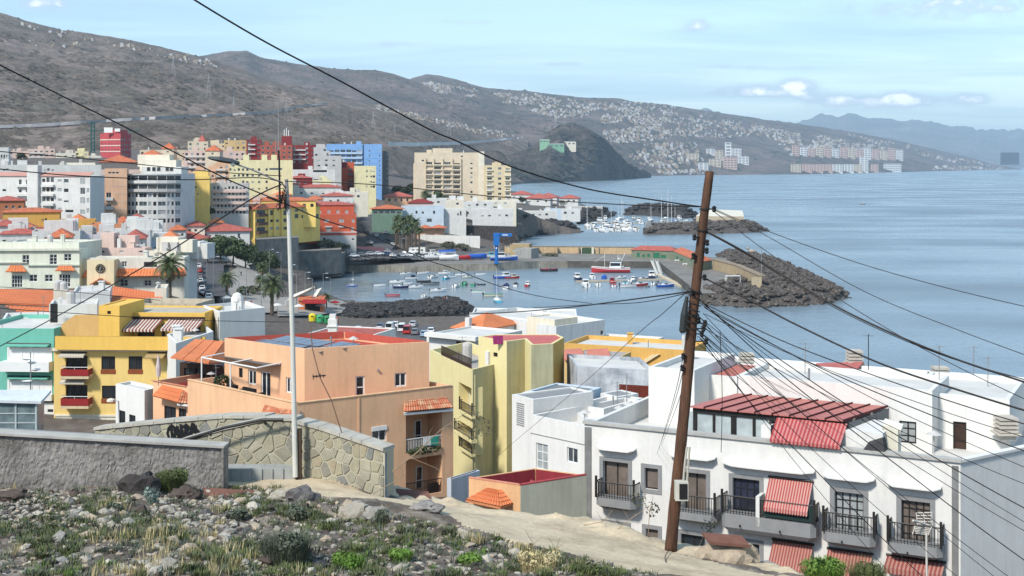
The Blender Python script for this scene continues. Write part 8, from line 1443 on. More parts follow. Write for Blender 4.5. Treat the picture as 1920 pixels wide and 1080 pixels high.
def stones():
 rr = random.Random(12); V8 = [ico(1,40+k,.28,.7) for k in range(8)]; me = {}
 def sm(k,m):
  if (k,m.name,id(m)) not in me: me[(k,m.name,id(m))] = np_mesh('rubble_stone',*V8[k],m,False)
  return me[(k,m.name,id(m))]
 n = 0
 while n < 270:
  px = rr.uniform(-10,1000); py = rr.uniform(925,1075); lim = 0.9 if px < 430 else .6
  if px > 560 and py < 925+(px-560)*.235: continue
  if rr.random() > lim or (py > 1000 and rr.random() > .42): continue
  p = FG(px,py); s = rr.choice((.05,.06,.07,.09,.12))*rr.uniform(.8,1.3); pale = rr.random() < (.78 if px < 900 else .5); m = rr.choice(PALE_S if pale else DARK_S)
  o = inst('rubble_stone',sm(rr.randrange(8),m),None,p+Vector((0,0,s*.12)),ry=(rr.uniform(-.4,.4),rr.uniform(-.4,.4),rr.uniform(0,6.28)),sc=(s*rr.uniform(.9,1.5),s*rr.uniform(.8,1.1),s*rr.uniform(.6,1))); tag(o,('pale' if pale else 'dark')+' fist-sized stone lying loose in the rubble below the concrete wall','stone',('pale' if pale else 'dark')+' stones in the rubble'); n += 1
 for kind,mats,N in (('pale',PALE_S,7600),('dark',DARK_S,4200)):
  Vs,Qs,mi,off = [],[],[],0
  for i in range(N):
   px = rr.uniform(-60,1240); py = rr.uniform(918,1080)
   if px > 560 and py < 918+(px-560)*.235: continue
   if (px > 480 or py > 990) and rr.random() < .72: continue
   if vnoise(px*.012,py*.02) < (.22 if kind == 'pale' else .2): continue
   p = FG(px,py,12,30); s = .018+.045*rr.random()**2.2; V,Q = V8[rr.randrange(8)]; a = rr.uniform(0,6.28); c,sn = math.cos(a),math.sin(a); W = V*np.array([s*rr.uniform(.9,1.6),s,s*rr.uniform(.5,.9)]); Vs.append(np.stack([W[:,0]*c-W[:,1]*sn,W[:,0]*sn+W[:,1]*c,W[:,2]],1)+np.array(p)+np.array([0,0,s*.2])); Qs.append(Q+off); off += len(V); mi += [i%len(mats)]*len(Q)
  np_obj('gravel',np.concatenate(Vs),np.concatenate(Qs),mats,'stuff',False,None,mi)
 for x,y,s,sq,m,lb,k in ((262,922,.26,.85,DARK_S[0],'big dark boulder with a brown split face against the concrete wall',3),(347,934,.19,.7,DARK_S[1],'rough brown rock with a pale edge right of the bush',5),(566,942,.21,.85,M((.13,.12,.115),.9,.3,5,.5,18,name='grey_rock',fine=.15),'rounded grey boulder at the edge of the pale path',1),(532,940,.2,.6,PALE_S[1],'pale rock joined to the rounded grey boulder',6),(668,972,.2,.85,PALE_S[1],'tall pale rock with dark holes beside the path',2),(705,974,.18,.7,PALE_S[3],'brownish pale rock right of the tall pale rock',7),(552,1056,.12,.5,PALE_S[0],'flat white stone below the grey-green bush',0),(26,936,.2,.5,DARK_S[1],'dark rock at the left edge of the rubble',4),(1366,1050,.36,.80,PALE_S[2],'large pale boulder under the red-brown slab',2),(1325,1062,.2,.6,PALE_S[1],'pale rock between the wooden pole and the slab boulder',6),(1432,1092,.45,.45,M((.26,.24,.22),.9,.3,5,.5,18,name='grey_rock',fine=.15),'grey stony mound right of the slab boulder',1),(690,914,.22,.5,PALE_S[0],'pale round stone under the sloping flagstone wall',3),(800,958,.2,.45,M((.26,.24,.22),.9,.3,5,.5,18,name='grey_rock',fine=.15),'grey crumbling lump on the path bank',5)):
  V,Q = ico(3,100+k,.03,1); nse = np.array([float(fbm(v[0]*1.5+k*3+5,v[1]*1.5+v[2]*2.1+7,4,True)) for v in V]); V = V*(1+.9*(nse-.62))[:,None]*np.array([1.15,.85,sq]); p = FG(x,y) if not (1300 < x < 1450) else P(x,y,23.6)-Vector((0,0,.1)); o = bpy.data.objects.new('boulder',np_mesh('boulder',V*s*1.25,Q,m,False)); COL.objects.link(o); o.location = p+Vector((0,0,s*.3)); tag(o,lb,'boulder')
stones()
GRN = M((.095,.115,.045),.8,.3,2,name='green_weed',col2=(.12,.15,.05)); BRG = M((.10,.19,.03),.8,.3,2,name='bright_weed',col2=(.15,.24,.05)); SAGE = M((.10,.12,.085),.85,.3,2,name='sage_bush',col2=(.13,.145,.09)); DRY = M((.46,.38,.19),.9,.25,3,name='dry_grass',col2=(.55,.47,.28)); BLU = M((.22,.28,.24),.9,.2,3,name='blue_grey_plant')
def tuft_data(n,h,spread,seed,up=.8,wd=.008):
 rr = np.random.default_rng(seed); V = []; Q = []
 for i in range(n):
  a = rr.uniform(0,6.28); r0 = spread*rr.random()**.5; b = np.array([r0*math.cos(a),r0*math.sin(a),0]); a2 = a+rr.normal()*.8; hh = h*rr.uniform(.5,1.15); lean = rr.uniform(.1,1)*(1.2-up); d = np.array([math.cos(a2)*lean,math.sin(a2)*lean,1]); d /= np.linalg.norm(d); s = np.array([-math.sin(a2),math.cos(a2),0])*wd*rr.uniform(.7,1.5); mid = b+d*hh*.55; tip = b+d*hh+np.array([math.cos(a2),math.sin(a2),-.5])*hh*.18*lean; k = len(V); V += [b-s,b+s,mid+s*.8,mid-s*.8,tip,tip]; Q += [(k,k+1,k+2,k+3),(k+3,k+2,k+4,k+5)]
 return np.array(V),np.array(Q)
def tufts():
 rr = random.Random(5); kinds = [tuft_data(26,.10,.09,k,.35,.006) for k in range(4)]+[tuft_data(22,.16,.07,k,.75,.0035) for k in range(4,6)]
 for name,m,N,ks,dens in (('low_weeds',GRN,1900,(0,1,2,3),0),('dry_grass',DRY,750,(4,5),1),('bright_weeds',BRG,420,(0,1),2),('grey_weeds',SAGE,650,(0,2,3),3)):
  Vs,Qs,off = [],[],0
  for i in range(N):
   px = rr.uniform(-60,1300); py = rr.uniform(915,1085)
   if px > 520 and py < 920+(px-520)*.225: continue
   v = float(vnoise(px*.010+dens*7,py*.022+dens*3))
   if dens == 0 and (v < .5 if px < 420 else v < .33): continue
   if dens == 1 and not (v > .66 or (170 < px < 260 and 1000 < py < 1030) or (340 < px < 470 and py > 1035) or (980 < px < 1090 and py > 1025)): continue
   if dens == 2 and not ((620 < px < 700 and 1025 < py < 1075) or (720 < px < 790 and 1025 < py < 1055) or (px > 780 and py > 1000 and rr.random() < .35) or (py > 1060 and 40 < px < 220)): continue
   p = FG(px,py,12,30); V,Q = kinds[rr.choice(ks)]; s = rr.uniform(.6,1.35); a = rr.uniform(0,6.28); c,sn = math.cos(a),math.sin(a); W = V*s; Vs.append(np.stack([W[:,0]*c-W[:,1]*sn,W[:,0]*sn+W[:,1]*c,W[:,2]],1)+np.array(p)); Qs.append(Q+off); off += len(V)
  np_obj(name,np.concatenate(Vs),np.concatenate(Qs),m,'stuff',False)
 def bush(x,y,r,h,m,n,lb,d=None,wd=.006,name='shrub'):
  p = FG(x,y) if d is None else P(x,y,d); root = empty(name,p,lb,'shrub'); q = np.random.default_rng(int(x)); lob = [(q.uniform(-.5,.5)*r,q.uniform(-.4,.4)*r,h*q.uniform(.3,.7),r*.55,r*.5,h*.42) for k in range(6)]; V,Q = leaf_cloud(lob,n,.022,int(x)); Vt,Qt = tuft_data(int(n*.5),h*1.05,r*.75,int(x)+1,.55,wd*.6); V = np.concatenate([V,Vt]); Q = np.concatenate([Q,Qt+len(V)-len(Vt)]); o = np_obj('foliage',V+np.array(p),Q,m,None,False,root)
  mb = MB()
  for k in range(6): a = k*1.05; mb.tube([p-Vector((0,0,.05)),p+Vector((math.cos(a)*r*.3,math.sin(a)*r*.3,h*.35)),p+Vector((math.cos(a)*r*.6,math.sin(a)*r*.6,h*.7))],[.012,.008,.004],4)
  mb.build('stems',BARK,root)
 for a in ((537,1052,.40,.42,SAGE,2600,'large feathery grey-green bush in the middle of the slope'),(318,914,.36,.34,GRN,1500,'fresh green bush between the dark boulder and the concrete wall',25.15),(285,945,.14,.3,BLU,260,'slender blue-grey plant in front of the dark boulder'),(652,1066,.26,.2,BRG,1300,'bright green low bush right of the feathery bush'),(752,1052,.2,.15,BRG,900,'smaller bright green bush further right'),(560,975,.22,.2,SAGE,700,'scrubby dry bush below the rounded grey boulder'),(448,975,.16,.18,SAGE,500,'small scrubby bush in the left middle of the slope'),(215,960,.16,.15,SAGE,400,'grey scrub in the rubble'),(715,985,.14,.28,SAGE,420,'dry twiggy bush right of the pale rocks'),(20,912,.3,.22,GRN,600,'green weeds at the foot of the concrete wall, far left'),(1010,1072,.35,.3,DRY,500,'dry straw-coloured grass clump at the edge of the path'),(1545,1092,.42,.4,BRG,1500,'yellow-green bush at the bottom right, in front of the white flats'),(1625,1100,.36,.45,GRN,1300,'green bush right of the yellow-green bush at the bottom right'),(880,1055,.22,.14,BRG,500,'green weeds along the path edge'),(1100,1075,.3,.14,GRN,600,'low green weeds along the lower path edge')): bush(*a)
 tw = M((.30,.22,.14),.9,.2,4,name='dead_wood'); r = empty('dead_branch',P(738,882,25.5),'long bare branch slanting up in front of the orange balconies','branch'); mb = MB(); mb.tube([P(736,884,25.4),P(780,850,25.2),P(826,806,25.0),P(862,782,24.9)],[.013,.011,.008,.004],5)
 for a,b in (((800,832),(850,838)),((826,806),(905,800)),((862,782),(892,772)),((800,830),(812,800)),((770,858),(860,905)),((845,795),(880,830))): mb.tube([P(*a,25.05),P((a[0]+b[0])/2,(a[1]+b[1])/2-5,25),P(*b,24.9)],[.005,.004,.002],4)
 mb.build('twigs',tw,r); V,Q = leaf_cloud([tuple(P(905,800,24.9))+(.22,.15,.2),tuple(P(893,780,24.9))+(.12,.1,.1),tuple(P(880,830,24.9))+(.15,.1,.14)],110,.022,9); np_obj('leaves',V,Q,LEAFO,None,False,r)
 for i,(pts,lf,lb) in enumerate((([(1148,1000),(1180,975),(1222,945)],(1198,935),'leafy twig in front of the first balcony'),([(1095,985),(1130,978),(1150,955)],(1112,980),'small bare twig at the lowest corner of the white flats'),([(1215,1005),(1218,960),(1225,930)],(1222,955),'upright leafy twig left of the wooden pole'),([(1310,1025),(1322,1000),(1345,975)],(1330,985),'green leafy twig right of the wooden pole'),([(700,925),(745,900),(760,888)],(750,893),'short twig at the low end of the flagstone wall'),([(1035,1070),(1042,1030),(1050,1008)],(1045,1020),'thin dry stalk on the path edge'),([(990,1065),(1000,1020),(985,995)],(990,1005),'pale dry stalks on the path edge'))):
  d = 24.6 if i not in (5,6) else 21.2; r = empty('twig',P(*pts[0],d),lb,'twig','twigs on the dirt bank'); mb = MB(); mb.tube([P(*q,d) for q in pts],[.008,.006,.003],4); q = P(*pts[1],d); mb.tube([q,q+Vector((.15,0,.12))],[.005,.003],4); mb.tube([q,q+Vector((-.12,0,.2))],[.005,.003],4); mb.build('stem',tw,r)
  if i in (0,2,3): V,Q = leaf_cloud([tuple(P(*lf,d))+(.16,.1,.16)],46,.026,i+20); np_obj('leaves',V,Q,LEAFO,None,False,r)
tufts()
def poles():
 WD = M((.105,.050,.028),.75,.35,2.2,.6,10,name='creosoted_pole_wood',col2=(.055,.028,.018),stretch=(3,3,.35),fine=.15); d = 24.0; ax = [(1257,1040),(1262,980),(1275,850),(1287,730),(1299,590),(1309,500),(1318,420),(1331,321)]; rad = [11.4,11.1,10.6,10,9.5,9,8.4,8]
 r = empty('utility_pole',P(1257,1034,d),'tall brown wooden utility pole leaning right, hung with many cables','utility pole'); mb = MB(); pts = []; rs = []
 for i in range(41): y = 1040-(1040-321)*i/40; x = np.interp(-y,[-a[1] for a in ax],[a[0] for a in ax]); pts.append(P(x,y,d)); rs.append(np.interp(-y,[-a[1] for a in ax],rad)*d/F*(1+.03*math.sin(i*1.7)))
 mb.tube(pts,rs,14); mb.build('shaft',WD,r,smooth=True); axx = lambda y: float(np.interp(-y,[-a[1] for a in ax],[a[0] for a in ax]))
 mb = MB(); mb.tube([P(1281,624,d-.15),P(1280,620,d-.15),P(1283,590,d-.15),P(1285,575,d-.15),P(1288,556,d-.15)],[.045,.068,.07,.05,.03],8); mb.build('cable_joint',M((.03,.035,.035),.5,name='black_joint_sleeve'),r)
 a,b = P(1266,903,d-.28),P(1289,936,d-.2); mb = MB(); mb.box((a.x,d-.33,b.z),(b.x,d-.14,a.z)); mb.build('junction_box',M(lin((215,212,200),.75),.6,.1,3,name='cream_box'),r); mb = MB(); mb.box((a.x+.07,d-.345,b.z+.035),(b.x-.02,d-.331,a.z-.03)); mb.build('box_opening',BLACKW,r)
 for k in (0,5): mb = MB(); mb.tube([P(1281+k*1.4,905,d-.2),P(1284+k*1.3,870,d-.19),P(1288+k,838,d-.17)],.022,6); mb.build('conduit',M(lin((200,195,180),.7),.6,name='pale_conduit'),r)
 for y,rr_ in ((392,9.6),(432,10),(548,11),(590,11)):
  x = axx(y); mb = MB(); mb.tube([P(x,y-1.5,d),P(x,y+1.5,d)],[rr_*1.07*d/F]*2,14); mb.build('clamp_band',DARKM,r)
 for x,y in ((1339,392),(1322,606),(1319,616),(1316,626),(1310,600),(1324,640),(1281,668),(1279,690),(1326,455),(1325,470),(1302,445),(1300,480),(1298,548),(1321,520)): 
  p = P(x,y,d-.12); mb = MB(); mb.lathe([(.02,-.06),(.045,-.03),(.03,0),(.045,.03),(.02,.06)],7,p); mb.tube([p,P(axx(y),y,d-.05)],.012,4); mb.build('insulator',BLACKW,r)
 mb = MB()
 for k in range(7): x = axx(540+k*12); mb.tube([P(x-12,540+k*12,d-.22),P(x-3,546+k*12,d-.27),P(x+12,552+k*11,d-.2)],.012,4)
 mb.build('wire_wraps',BLACKW,r)
 W_ = M(lin((226,224,214),.78),.6,.08,2,name='white_pole_paint'); d2 = 26.6; r = empty('lamp_pole',P(554,893,d2),'slim white lamp pole with a wire tangle at its top, by the flagstone wall','lamp pole'); mb = MB(); mb.tube([P(554,894,d2),P(549,650,d2),P(541,392,d2)],[.056,.050,.043],10); mb.build('shaft',W_,r); mb = MB(); mb.tube([P(540,396,d2),P(537,336,d2)],[.04,.036],8); mb.build('top_tube',GREYT,r); mb = MB(); mb.tube([P(525,392,d2-.1),P(523.5,300,d2-.1),P(522,282,d2-.1)],[.022,.02,.018],6); mb.build('dark_rod',BLACKW,r); mb = MB(); mb.tube([P(522,290,d2-.1),P(522,176,d2-.1)],[.014,.009],5); mb.tube([P(518,285,d2-.1),P(518,258,d2-.1)],.012,4); mb.build('aerial_rod',GREYT,r)
 mb = MB(); a = P(556,893,d2+.08); mb.box((a.x-.01,d2+.02,a.z-.1),(a.x+.10,d2+.16,P(556,806,d2).z)); mb.build('wooden_stub',M((.075,.05,.035),.9,.3,3,.4,9,name='old_wood'),r)
 mb = MB(); mb.tube([P(535,352,d2),P(528,342,d2-.1),P(470,317,d2-.25),P(440,307,d2-.3)],.018,5); mb.build('lamp_arm',GREYT,r); c0,c1 = P(389,296,d2-.38),P(449,306,d2-.3); mb = MB(); e = (c1-c0).normalized(); up = Vector((0,0,1)); st = []
 for f,hw,hh in ((0,.02,.01),(.08,.07,.04),(.4,.10,.07),(.75,.09,.065),(1,.04,.035)): p = c0.lerp(c1,f); st.append([p+Vector((0,-hw,0)),p+Vector((0,-hw*.6,hh)),p+Vector((0,hw*.6,hh)),p+Vector((0,hw,0)),p+Vector((0,0,-hh*.7))])
 mb.add([q for s in st for q in s],[(i*5+k,i*5+(k+1)%5,(i+1)*5+(k+1)%5,(i+1)*5+k) for i in range(4) for k in range(5)]+[(0,1,2,3,4),(24,23,22,21,20)]); mb.build('lamp_head',M((.055,.065,.075),.45,.1,3,name='grey_lamp_housing'),r); mb = MB(); p = c0.lerp(c1,.72); mb.lathe([(.02,-.09),(.05,-.05),(.055,-.01)],8,p+Vector((.05,0,-.01))); mb.build('lamp_glass',M((.6,.6,.58),.2,name='lamp_glass'),r)
 rr = random.Random(3); mb = MB()
 for k in range(9): 
  q = [P(525+rr.uniform(-8,14),345+rr.uniform(0,50),d2-.06-rr.uniform(0,.12)) for _ in range(4)]; mb.tube(q,.009,4)
 mb.build('wire_tangle',BLACKW,r)
 r = empty('yagi_aerial',P(598,706,26),'small dark aerial on a thin drooping wire in front of the orange house','aerial'); mb = MB(); mb.tube([P(582,610,26.2),P(586,655,26.1),P(600,708,26),P(622,752,26),P(641,812,26)],.011,5); mb.build('wire',M((.16,.09,.06),.8,name='brown_wire'),r); mb = MB(); mb.tube([P(586,706,26),P(611,704,26)],.014,4)
 for x,y0,y1 in ((587,702,712),(593,703,709),(600,700,710),(606,702,708)): mb.tube([P(x,y0,26),P(x+1,y1,26)],.009,4)
 mb.build('aerial',BLACKW,r)
 r = empty('grid_aerial',P(1737,1080,34),'pale grid television aerial on a mast before the last balcony','aerial'); mb = MB(); mb.tube([P(1738,1100,34),P(1737,1000,34)],.03,6); mb.build('mast',plaster((220,212,200)),r); mb = MB(); c = lambda x,y,o=0: P(x,y,34+o)
 for k in range(5): mb.tube([c(1718+k*.3,962+k*5),c(1748,961+k*6)],.014,4); mb.tube([c(1713+k,988+k*3),c(1746-k,991+k*3)],.014,4)
 for x0,y0,x1,y1 in ((1718,960,1720,984),(1732,961,1734,984),(1747,960,1749,986),(1716,986,1711,1002),(1730,988,1728,1003),(1747,988,1740,1003)): mb.tube([c(x0,y0),c(x1,y1)],.014,4)
 mb.tube([c(1712,976,-.4),c(1745,986,.2)],.03,5); mb.build('grid',plaster((225,218,205)),r)
poles()
def spline(pts,n=26):
 out = []; q = [pts[0]]+list(pts)+[pts[-1]]
 for i in range(1,len(q)-2):
  p0,p1,p2,p3 = q[i-1],q[i],q[i+1],q[i+2]
  for k in range(n): t = k/n; out.append(.5*((2*p1)+(p2-p0)*t+(2*p0-5*p1+4*p2-p3)*t*t+(3*p1-p0-3*p2+p3)*t**3))
 out.append(pts[-1]); return out
def cable(pts,r,label,group=None):
 w_ = [P(*p) for p in pts]
 if len(w_) == 2: m = w_[0].lerp(w_[1],.5)-Vector((0,0,.018*(w_[1]-w_[0]).length)); w_ = [w_[0],m,w_[1]]
 mb = MB(); mb.tube(spline(w_,12 if len(w_) < 4 else 8),r,5); o = mb.build('cable',BLACKW,None); return tag(o,label,'cable',group)
def cables():
 cable([(300,-45,17),(365,0,18),(500,80,19.2),(640,153,20.5),(800,240,21.8),(860,266,22.2),(960,313,22.9),(1100,354,23.5),(1240,377,23.9),(1322,389,24)],.014,'thick cable sweeping from the top of the sky to the wooden pole')
 cable([(-60,90,20),(0,122,20.6),(100,172,22),(210,226,23.6),(330,287,25),(430,338,26),(527,378,26.5)],.014,'black cable descending from the left edge to the lamp pole')
 cable([(-60,277,21),(0,284,21.8),(130,295,23),(250,307,24.5),(400,322,26),(528,330,26.5)],.009,'upper thin cable from the left edge across the white slab block')
 cable([(-60,311,21),(0,317,21.8),(120,328,23),(240,334,24.2),(360,337,25.5),(480,333,26.2),(530,342,26.5)],.010,'lower thin cable from the left edge across the white slab block')
 cable([(527,346,26.5),(480,368,27.5),(390,425,29.5),(300,482,32),(190,546,35),(90,602,38),(-60,680,42)],.016,'black cable dropping from the lamp pole to the lower left')
 cable([(535,340,26.5),(700,346,26),(900,366,25.3),(1050,377,24.8),(1200,385,24.3),(1322,388,24)],.010,'straight cable between the lamp pole and the wooden pole')
 cable([(500,370,26.5),(545,386,26.6),(600,410,28),(690,440,31),(800,487,36),(855,505,39),(935,536,44),(1020,557,50),(1110,569,56)],.014,'cable running down from the lamp pole over the harbour')
 cable([(1292,547,24),(1180,562,27),(1060,577,31),(930,587,36),(800,590,42),(640,592,50)],.014,'thick cable from the wooden pole across the harbour to the left')
 cable([(1292,549,24),(1200,567,28),(1110,571,34),(1000,577,42)],.009,'thin cable just below the thick harbour cable')
 cable([(1290,545,24),(1240,590,28),(1200,622,32),(1090,722,45),(960,832,62),(930,858,66)],.008,'thin slanting wire from the wooden pole down to the white house')
 cable([(-60,574,40),(0,578,40),(100,585,42),(330,599,46),(480,603,50),(560,604,52)],.012,'thin wire crossing the yellow roof terrace')
 cable([(-60,537,60),(0,538,60),(100,544,62),(300,563,66)],.014,'thin wire above the orange tiled roofs')
 cable([(1338,391,24),(1420,426,23),(1600,490,21.8),(1780,541,20.8),(1990,590,20)],.007,'highest of the wires leaving the wooden pole to the right')
 cable([(1338,393,24),(1430,438,23.2),(1620,546,22),(1800,620,21),(1990,690,20)],.007,'second highest wire leaving the wooden pole to the right')
 cable([(1338,396,24),(1450,480,23),(1640,602,22),(1800,690,21),(1990,780,20)],.007,'third highest wire leaving the wooden pole to the right')
 cable([(1322,432,24),(1400,474,23.4),(1480,523,22.8),(1600,591,22),(1760,661,21),(1920,716,20),(2000,740,19.6)],.017,'thick cable to the right with a dove sitting on it')
 cable([(1322,434,24),(1402,478,23.4),(1482,528,22.8),(1602,596,22),(1762,664,21),(1922,712,20),(2000,730,19.6)],.008,'thin cable lashed along the cable with the dove')
 cable([(1318,520,24),(1400,560,23.4),(1500,612,22.6),(1650,681,21.6),(1800,732,20.6),(1990,790,19.6)],.017,'second thick cable crossing the sea to the right')
 rr = random.Random(8); ends = [(1990,870,21),(1990,905,22),(1990,935,24),(1990,990,22),(1990,1020,26),(1990,1035,22),(1990,1100,24),(1900,1110,26),(1830,1110,28),(1760,1110,30),(1930,1110,22),(1990,840,21),(1990,815,20.5),(1700,1110,34)]
 for i,(x,y,d) in enumerate(ends):
  y0 = rr.uniform(560,640); x0 = 1310+rr.uniform(-6,14); f = rr.uniform(.42,.5); cable([(x0,y0,24),(x0+(x-x0)*.22,y0+(y-y0)*.24+rr.uniform(0,12),24+(d-24)*.22),(x0+(x-x0)*f,y0+(y-y0)*f+18,24+(d-24)*f),(x0+(x-x0)*.75,y0+(y-y0)*.75+12,24+(d-24)*.75),(x,y,d)],.0065 if i%3 else .010,'thin wire fanning from the wooden pole down to the lower right','wires fanning over the white flats')
 for i,(x,y,d) in enumerate([(1480,735,60),(1500,742,60),(1560,842,57),(1600,846,57),(1640,850,57),(1450,700,62),(1530,790,58)]): y0 = rr.uniform(585,650); cable([(1308,y0,24),(1308+(x-1308)*.5,y0+(y-y0)*.5+14,24+(d-24)*.35),(x,y,d)],.007,'thin service wire from the wooden pole to the roof terrace','service wires to the roof terrace')
 for i,(x0,y0,x1,y1) in enumerate(((1287,630,1236,840),(1291,645,1232,850),(1296,660,1240,835),(1350,620,1352,848))): cable([(x0,y0,24),((x0+x1)/2+3,(y0+y1)/2+8,30 if i < 3 else 25),(x1,y1,64 if i < 3 else 25.5)],.007,'thin drop wire hanging left of the wooden pole' if i < 3 else 'single dangling wire end right of the wooden pole','drop wires beside the wooden pole' if i < 3 else None)
 cable([(1256,1030,23.8),(1247,1045,22.6),(1254,1066,22)],.008,'loose brown wire curling on the path at the wooden pole')
cables()
def dove():
 c = P(1410,471,23.33); r = empty('dove',P(1410,478,23.33),'pale grey-brown dove perched on the thick cable','bird'); V,Q = ico(3,1,0,1); B = M((.36,.32,.27),.9,.15,20,name='dove_feathers',col2=(.26,.22,.19)); W = V.copy()
 x = W[:,0]; W[:,2] = W[:,2]*(.42-.12*np.clip(x,0,1)); W[:,1] *= .40; W[:,0] *= 1.0; hd = np.clip((-x-.55)/.45,0,1); W[:,2] += hd*.42; W[:,0] += hd*.12; s = .085; o = np_obj('body',W*s+np.array(c),Q,B,None,True,r); h = V*np.array([.33,.29,.30])*s+np.array(c)+np.array([-.078,0,.052]); np_obj('head',h,Q,B,None,True,r)
 mb = MB(); h0 = c+Vector((-.105,0,.05)); mb.tube([h0,h0+Vector((-.018,0,-.004))],[.006,.001],5); mb.build('beak',BLACKW,r); mb = MB(); mb.slab([c+Vector((.05,-.022,.0)),c+Vector((.05,.022,.0)),c+Vector((.165,.026,-.062)),c+Vector((.165,-.026,-.062))],(0,0,.01)); mb.build('tail',M((.22,.19,.17),.9,name='tail_feathers'),r)
 for sg in (-1,1): mb = MB(); mb.tube([c+Vector((-.01,sg*.012,-.025)),c+Vector((-.012,sg*.008,-.06))],.004,4); mb.build('leg',M((.4,.15,.12),.8,name='bird_leg'),r)
dove()
# ---------------------------------------------------------------- hillside villages, pylons, motorway
HC = [plaster((240,236,228),.56),plaster((232,218,196),.48),plaster((222,198,172),.44),plaster((230,226,230),.52),plaster((206,180,158),.42)]
def villages():
 rr = random.Random(21); md = []
 for m in HC:
  for k in range(3): mb = MB(); mb.box((-.5,-.45,-.6),(.5,.45,.55)); mb.box((-.1-.2*k,-.2,.55),(.3,.35,.8+.12*k)); b = MB(); md.append((mb,m))
 data = [mb.data('house',m) for mb,m in md]; spots = []
 def area_(layer,poly,n,s,dens=1):
  xs = [p[0] for p in poly]; ys = [p[1] for p in poly]; k = 0; t = 0
  while k < n and t < n*30:
   t += 1; x = rr.uniform(min(xs),max(xs)); y = rr.uniform(min(ys),max(ys))
   if not bool(inpoly(np.array([x]),np.array([y]),poly)[0]) or vnoise(x*.035+3,y*.08) < .36*dens: continue
   p = hill_pt(layer,x,y)
   if p is None: continue
   spots.append((p,s*.54*rr.uniform(.5,1.5),x)); k += 1
 fs,nr,hd = 'hill/far_slope','hill/near','headland'
 area_(fs,[(770,159),(810,155),(870,165),(960,178),(960,196),(900,185),(820,175),(775,166)],260,13); area_(fs,[(900,172),(1000,177),(1100,192),(1250,210),(1260,262),(1180,270),(1070,235),(960,195)],800,15); area_(fs,[(1080,200),(1240,205),(1330,218),(1420,235),(1400,262),(1260,255),(1150,270),(1090,235)],620,16); area_(fs,[(1130,192),(1200,190),(1330,210),(1330,218),(1150,205)],80,15)
 area_(fs,[(1160,278),(1240,268),(1310,270),(1320,312),(1240,318),(1190,305)],260,19,.8); area_(fs,[(1330,222),(1500,250),(1620,268),(1680,282),(1560,285),(1440,262)],420,19); area_(fs,[(1450,262),(1560,262),(1660,285),(1700,296),(1480,292)],160,22,.6); area_(fs,[(1700,285),(1820,302),(1880,314),(1780,306)],60,24,.4); area_(fs,[(1230,320),(1330,318),(1330,327),(1240,328)],60,17,.3); area_(fs,[(1740,312),(1890,315),(1880,319),(1750,320)],60,24,.3); area_(fs,[(1580,250),(1700,272),(1740,284),(1640,272)],50,20,.5)
 area_(nr,[(700,196),(760,210),(880,232),(960,250),(985,262),(900,252),(790,226),(710,207)],230,8,.5); area_(nr,[(20,40),(150,66),(330,102),(400,120),(380,124),(240,92),(90,66)],45,10,.6); area_(nr,[(40,72),(150,82),(170,96),(60,86)],14,9,.3); area_(nr,[(330,98),(400,115),(420,130),(340,112)],16,9,.2)
 spots.sort(key=lambda q: -q[1]*F/q[0].y); Vs,Qs,mi,off = [],[],[],0
 for i,(p,s,x) in enumerate(spots):
  k = rr.randrange(len(data)); a = rr.uniform(-.5,.5); sc = (s,s*.8,s*rr.uniform(.5,.9))
  if i < 280: o = inst('hillside_house',data[k],None,p+Vector((0,0,sc[2]*.3)),a,sc=sc); tag(o,'tiny pale house in the village on the far hillside' if p.y > 4200 else 'tiny pale house on the near ridge above the town','house','houses on the far hillside' if p.y > 4200 else 'houses on the near ridge'); continue
  mb = md[k][0]; V = np.array(mb.v)*np.array(sc); c,sn = math.cos(a),math.sin(a); V = np.stack([V[:,0]*c-V[:,1]*sn,V[:,0]*sn+V[:,1]*c,V[:,2]],1)+np.array(p)+np.array([0,0,sc[2]*.3]); Vs.append(V); Qs.append(np.array(mb.f)+off); off += len(V); mi += [k//3]*len(mb.f)
 np_obj('distant_houses',np.concatenate(Vs),np.concatenate(Qs),HC,'stuff',False,None,mi)
 WBAND = M((.06,.065,.075),.5,.2,.05,name='far_window_band')
 def slab(x0,x1,yt,yb,m,lb,fl=5,g='apartment slabs on the far coast'):
  p = hill_pt(fs,(x0+x1)/2,yb) or P((x0+x1)/2,yb,6500); d = p.y-8; a,c = P(x0,yb,d),P(x1,yt,d); z0_ = a.z-12; r = empty('apartment_slab',((a.x+c.x)/2,d,a.z),lb,'building',g); mb = MB(); mb.box((a.x,d,z0_),(c.x,d+16,c.z)); mb.build('wall',m,r); h = (c.z-a.z)/fl; w = c.x-a.x; n = max(1,int(w/14)); 
  if '_b' not in MATS: q = MB(); q.box((0,0,0),(1,1,1)); MATS['_b'] = q.data('window_band',WBAND)
  for j in range(fl):
   for k in range(n): o = inst('window_band',MATS['_b'],r,(a.x+w*(k+.16)/n,d-.3,a.z+h*(j+.35))); o.scale = (w/n*.68,.35,h*.4)
 PK = plaster((226,190,176),.75); TN = plaster((230,214,188),.75); WT = plaster((232,232,230),.8); pos = ['first','second','third','fourth','fifth','sixth','seventh','eighth','ninth','tenth','eleventh','twelfth','thirteenth','fourteenth','fifteenth','sixteenth']
 for i,x in enumerate(range(1486,1690,15)): slab(x,x+12.5,273+(i%3)*2+(x-1486)*.03,292+(x-1486)*.045,[PK,TN,PK,WT][(i*7)%4],f'far apartment slab in the upper row on the coast, {pos[i]} from the left')
 for i,x in enumerate((1484,1505,1525,1543,1562,1583,1599,1634)): slab(x,x+(18 if x < 1630 else 13),308,322.5,[TN,PK,PK,PK,WT,WT,TN,PK][i],f'far waterfront block in the lower row, {pos[i]} from the left',4)
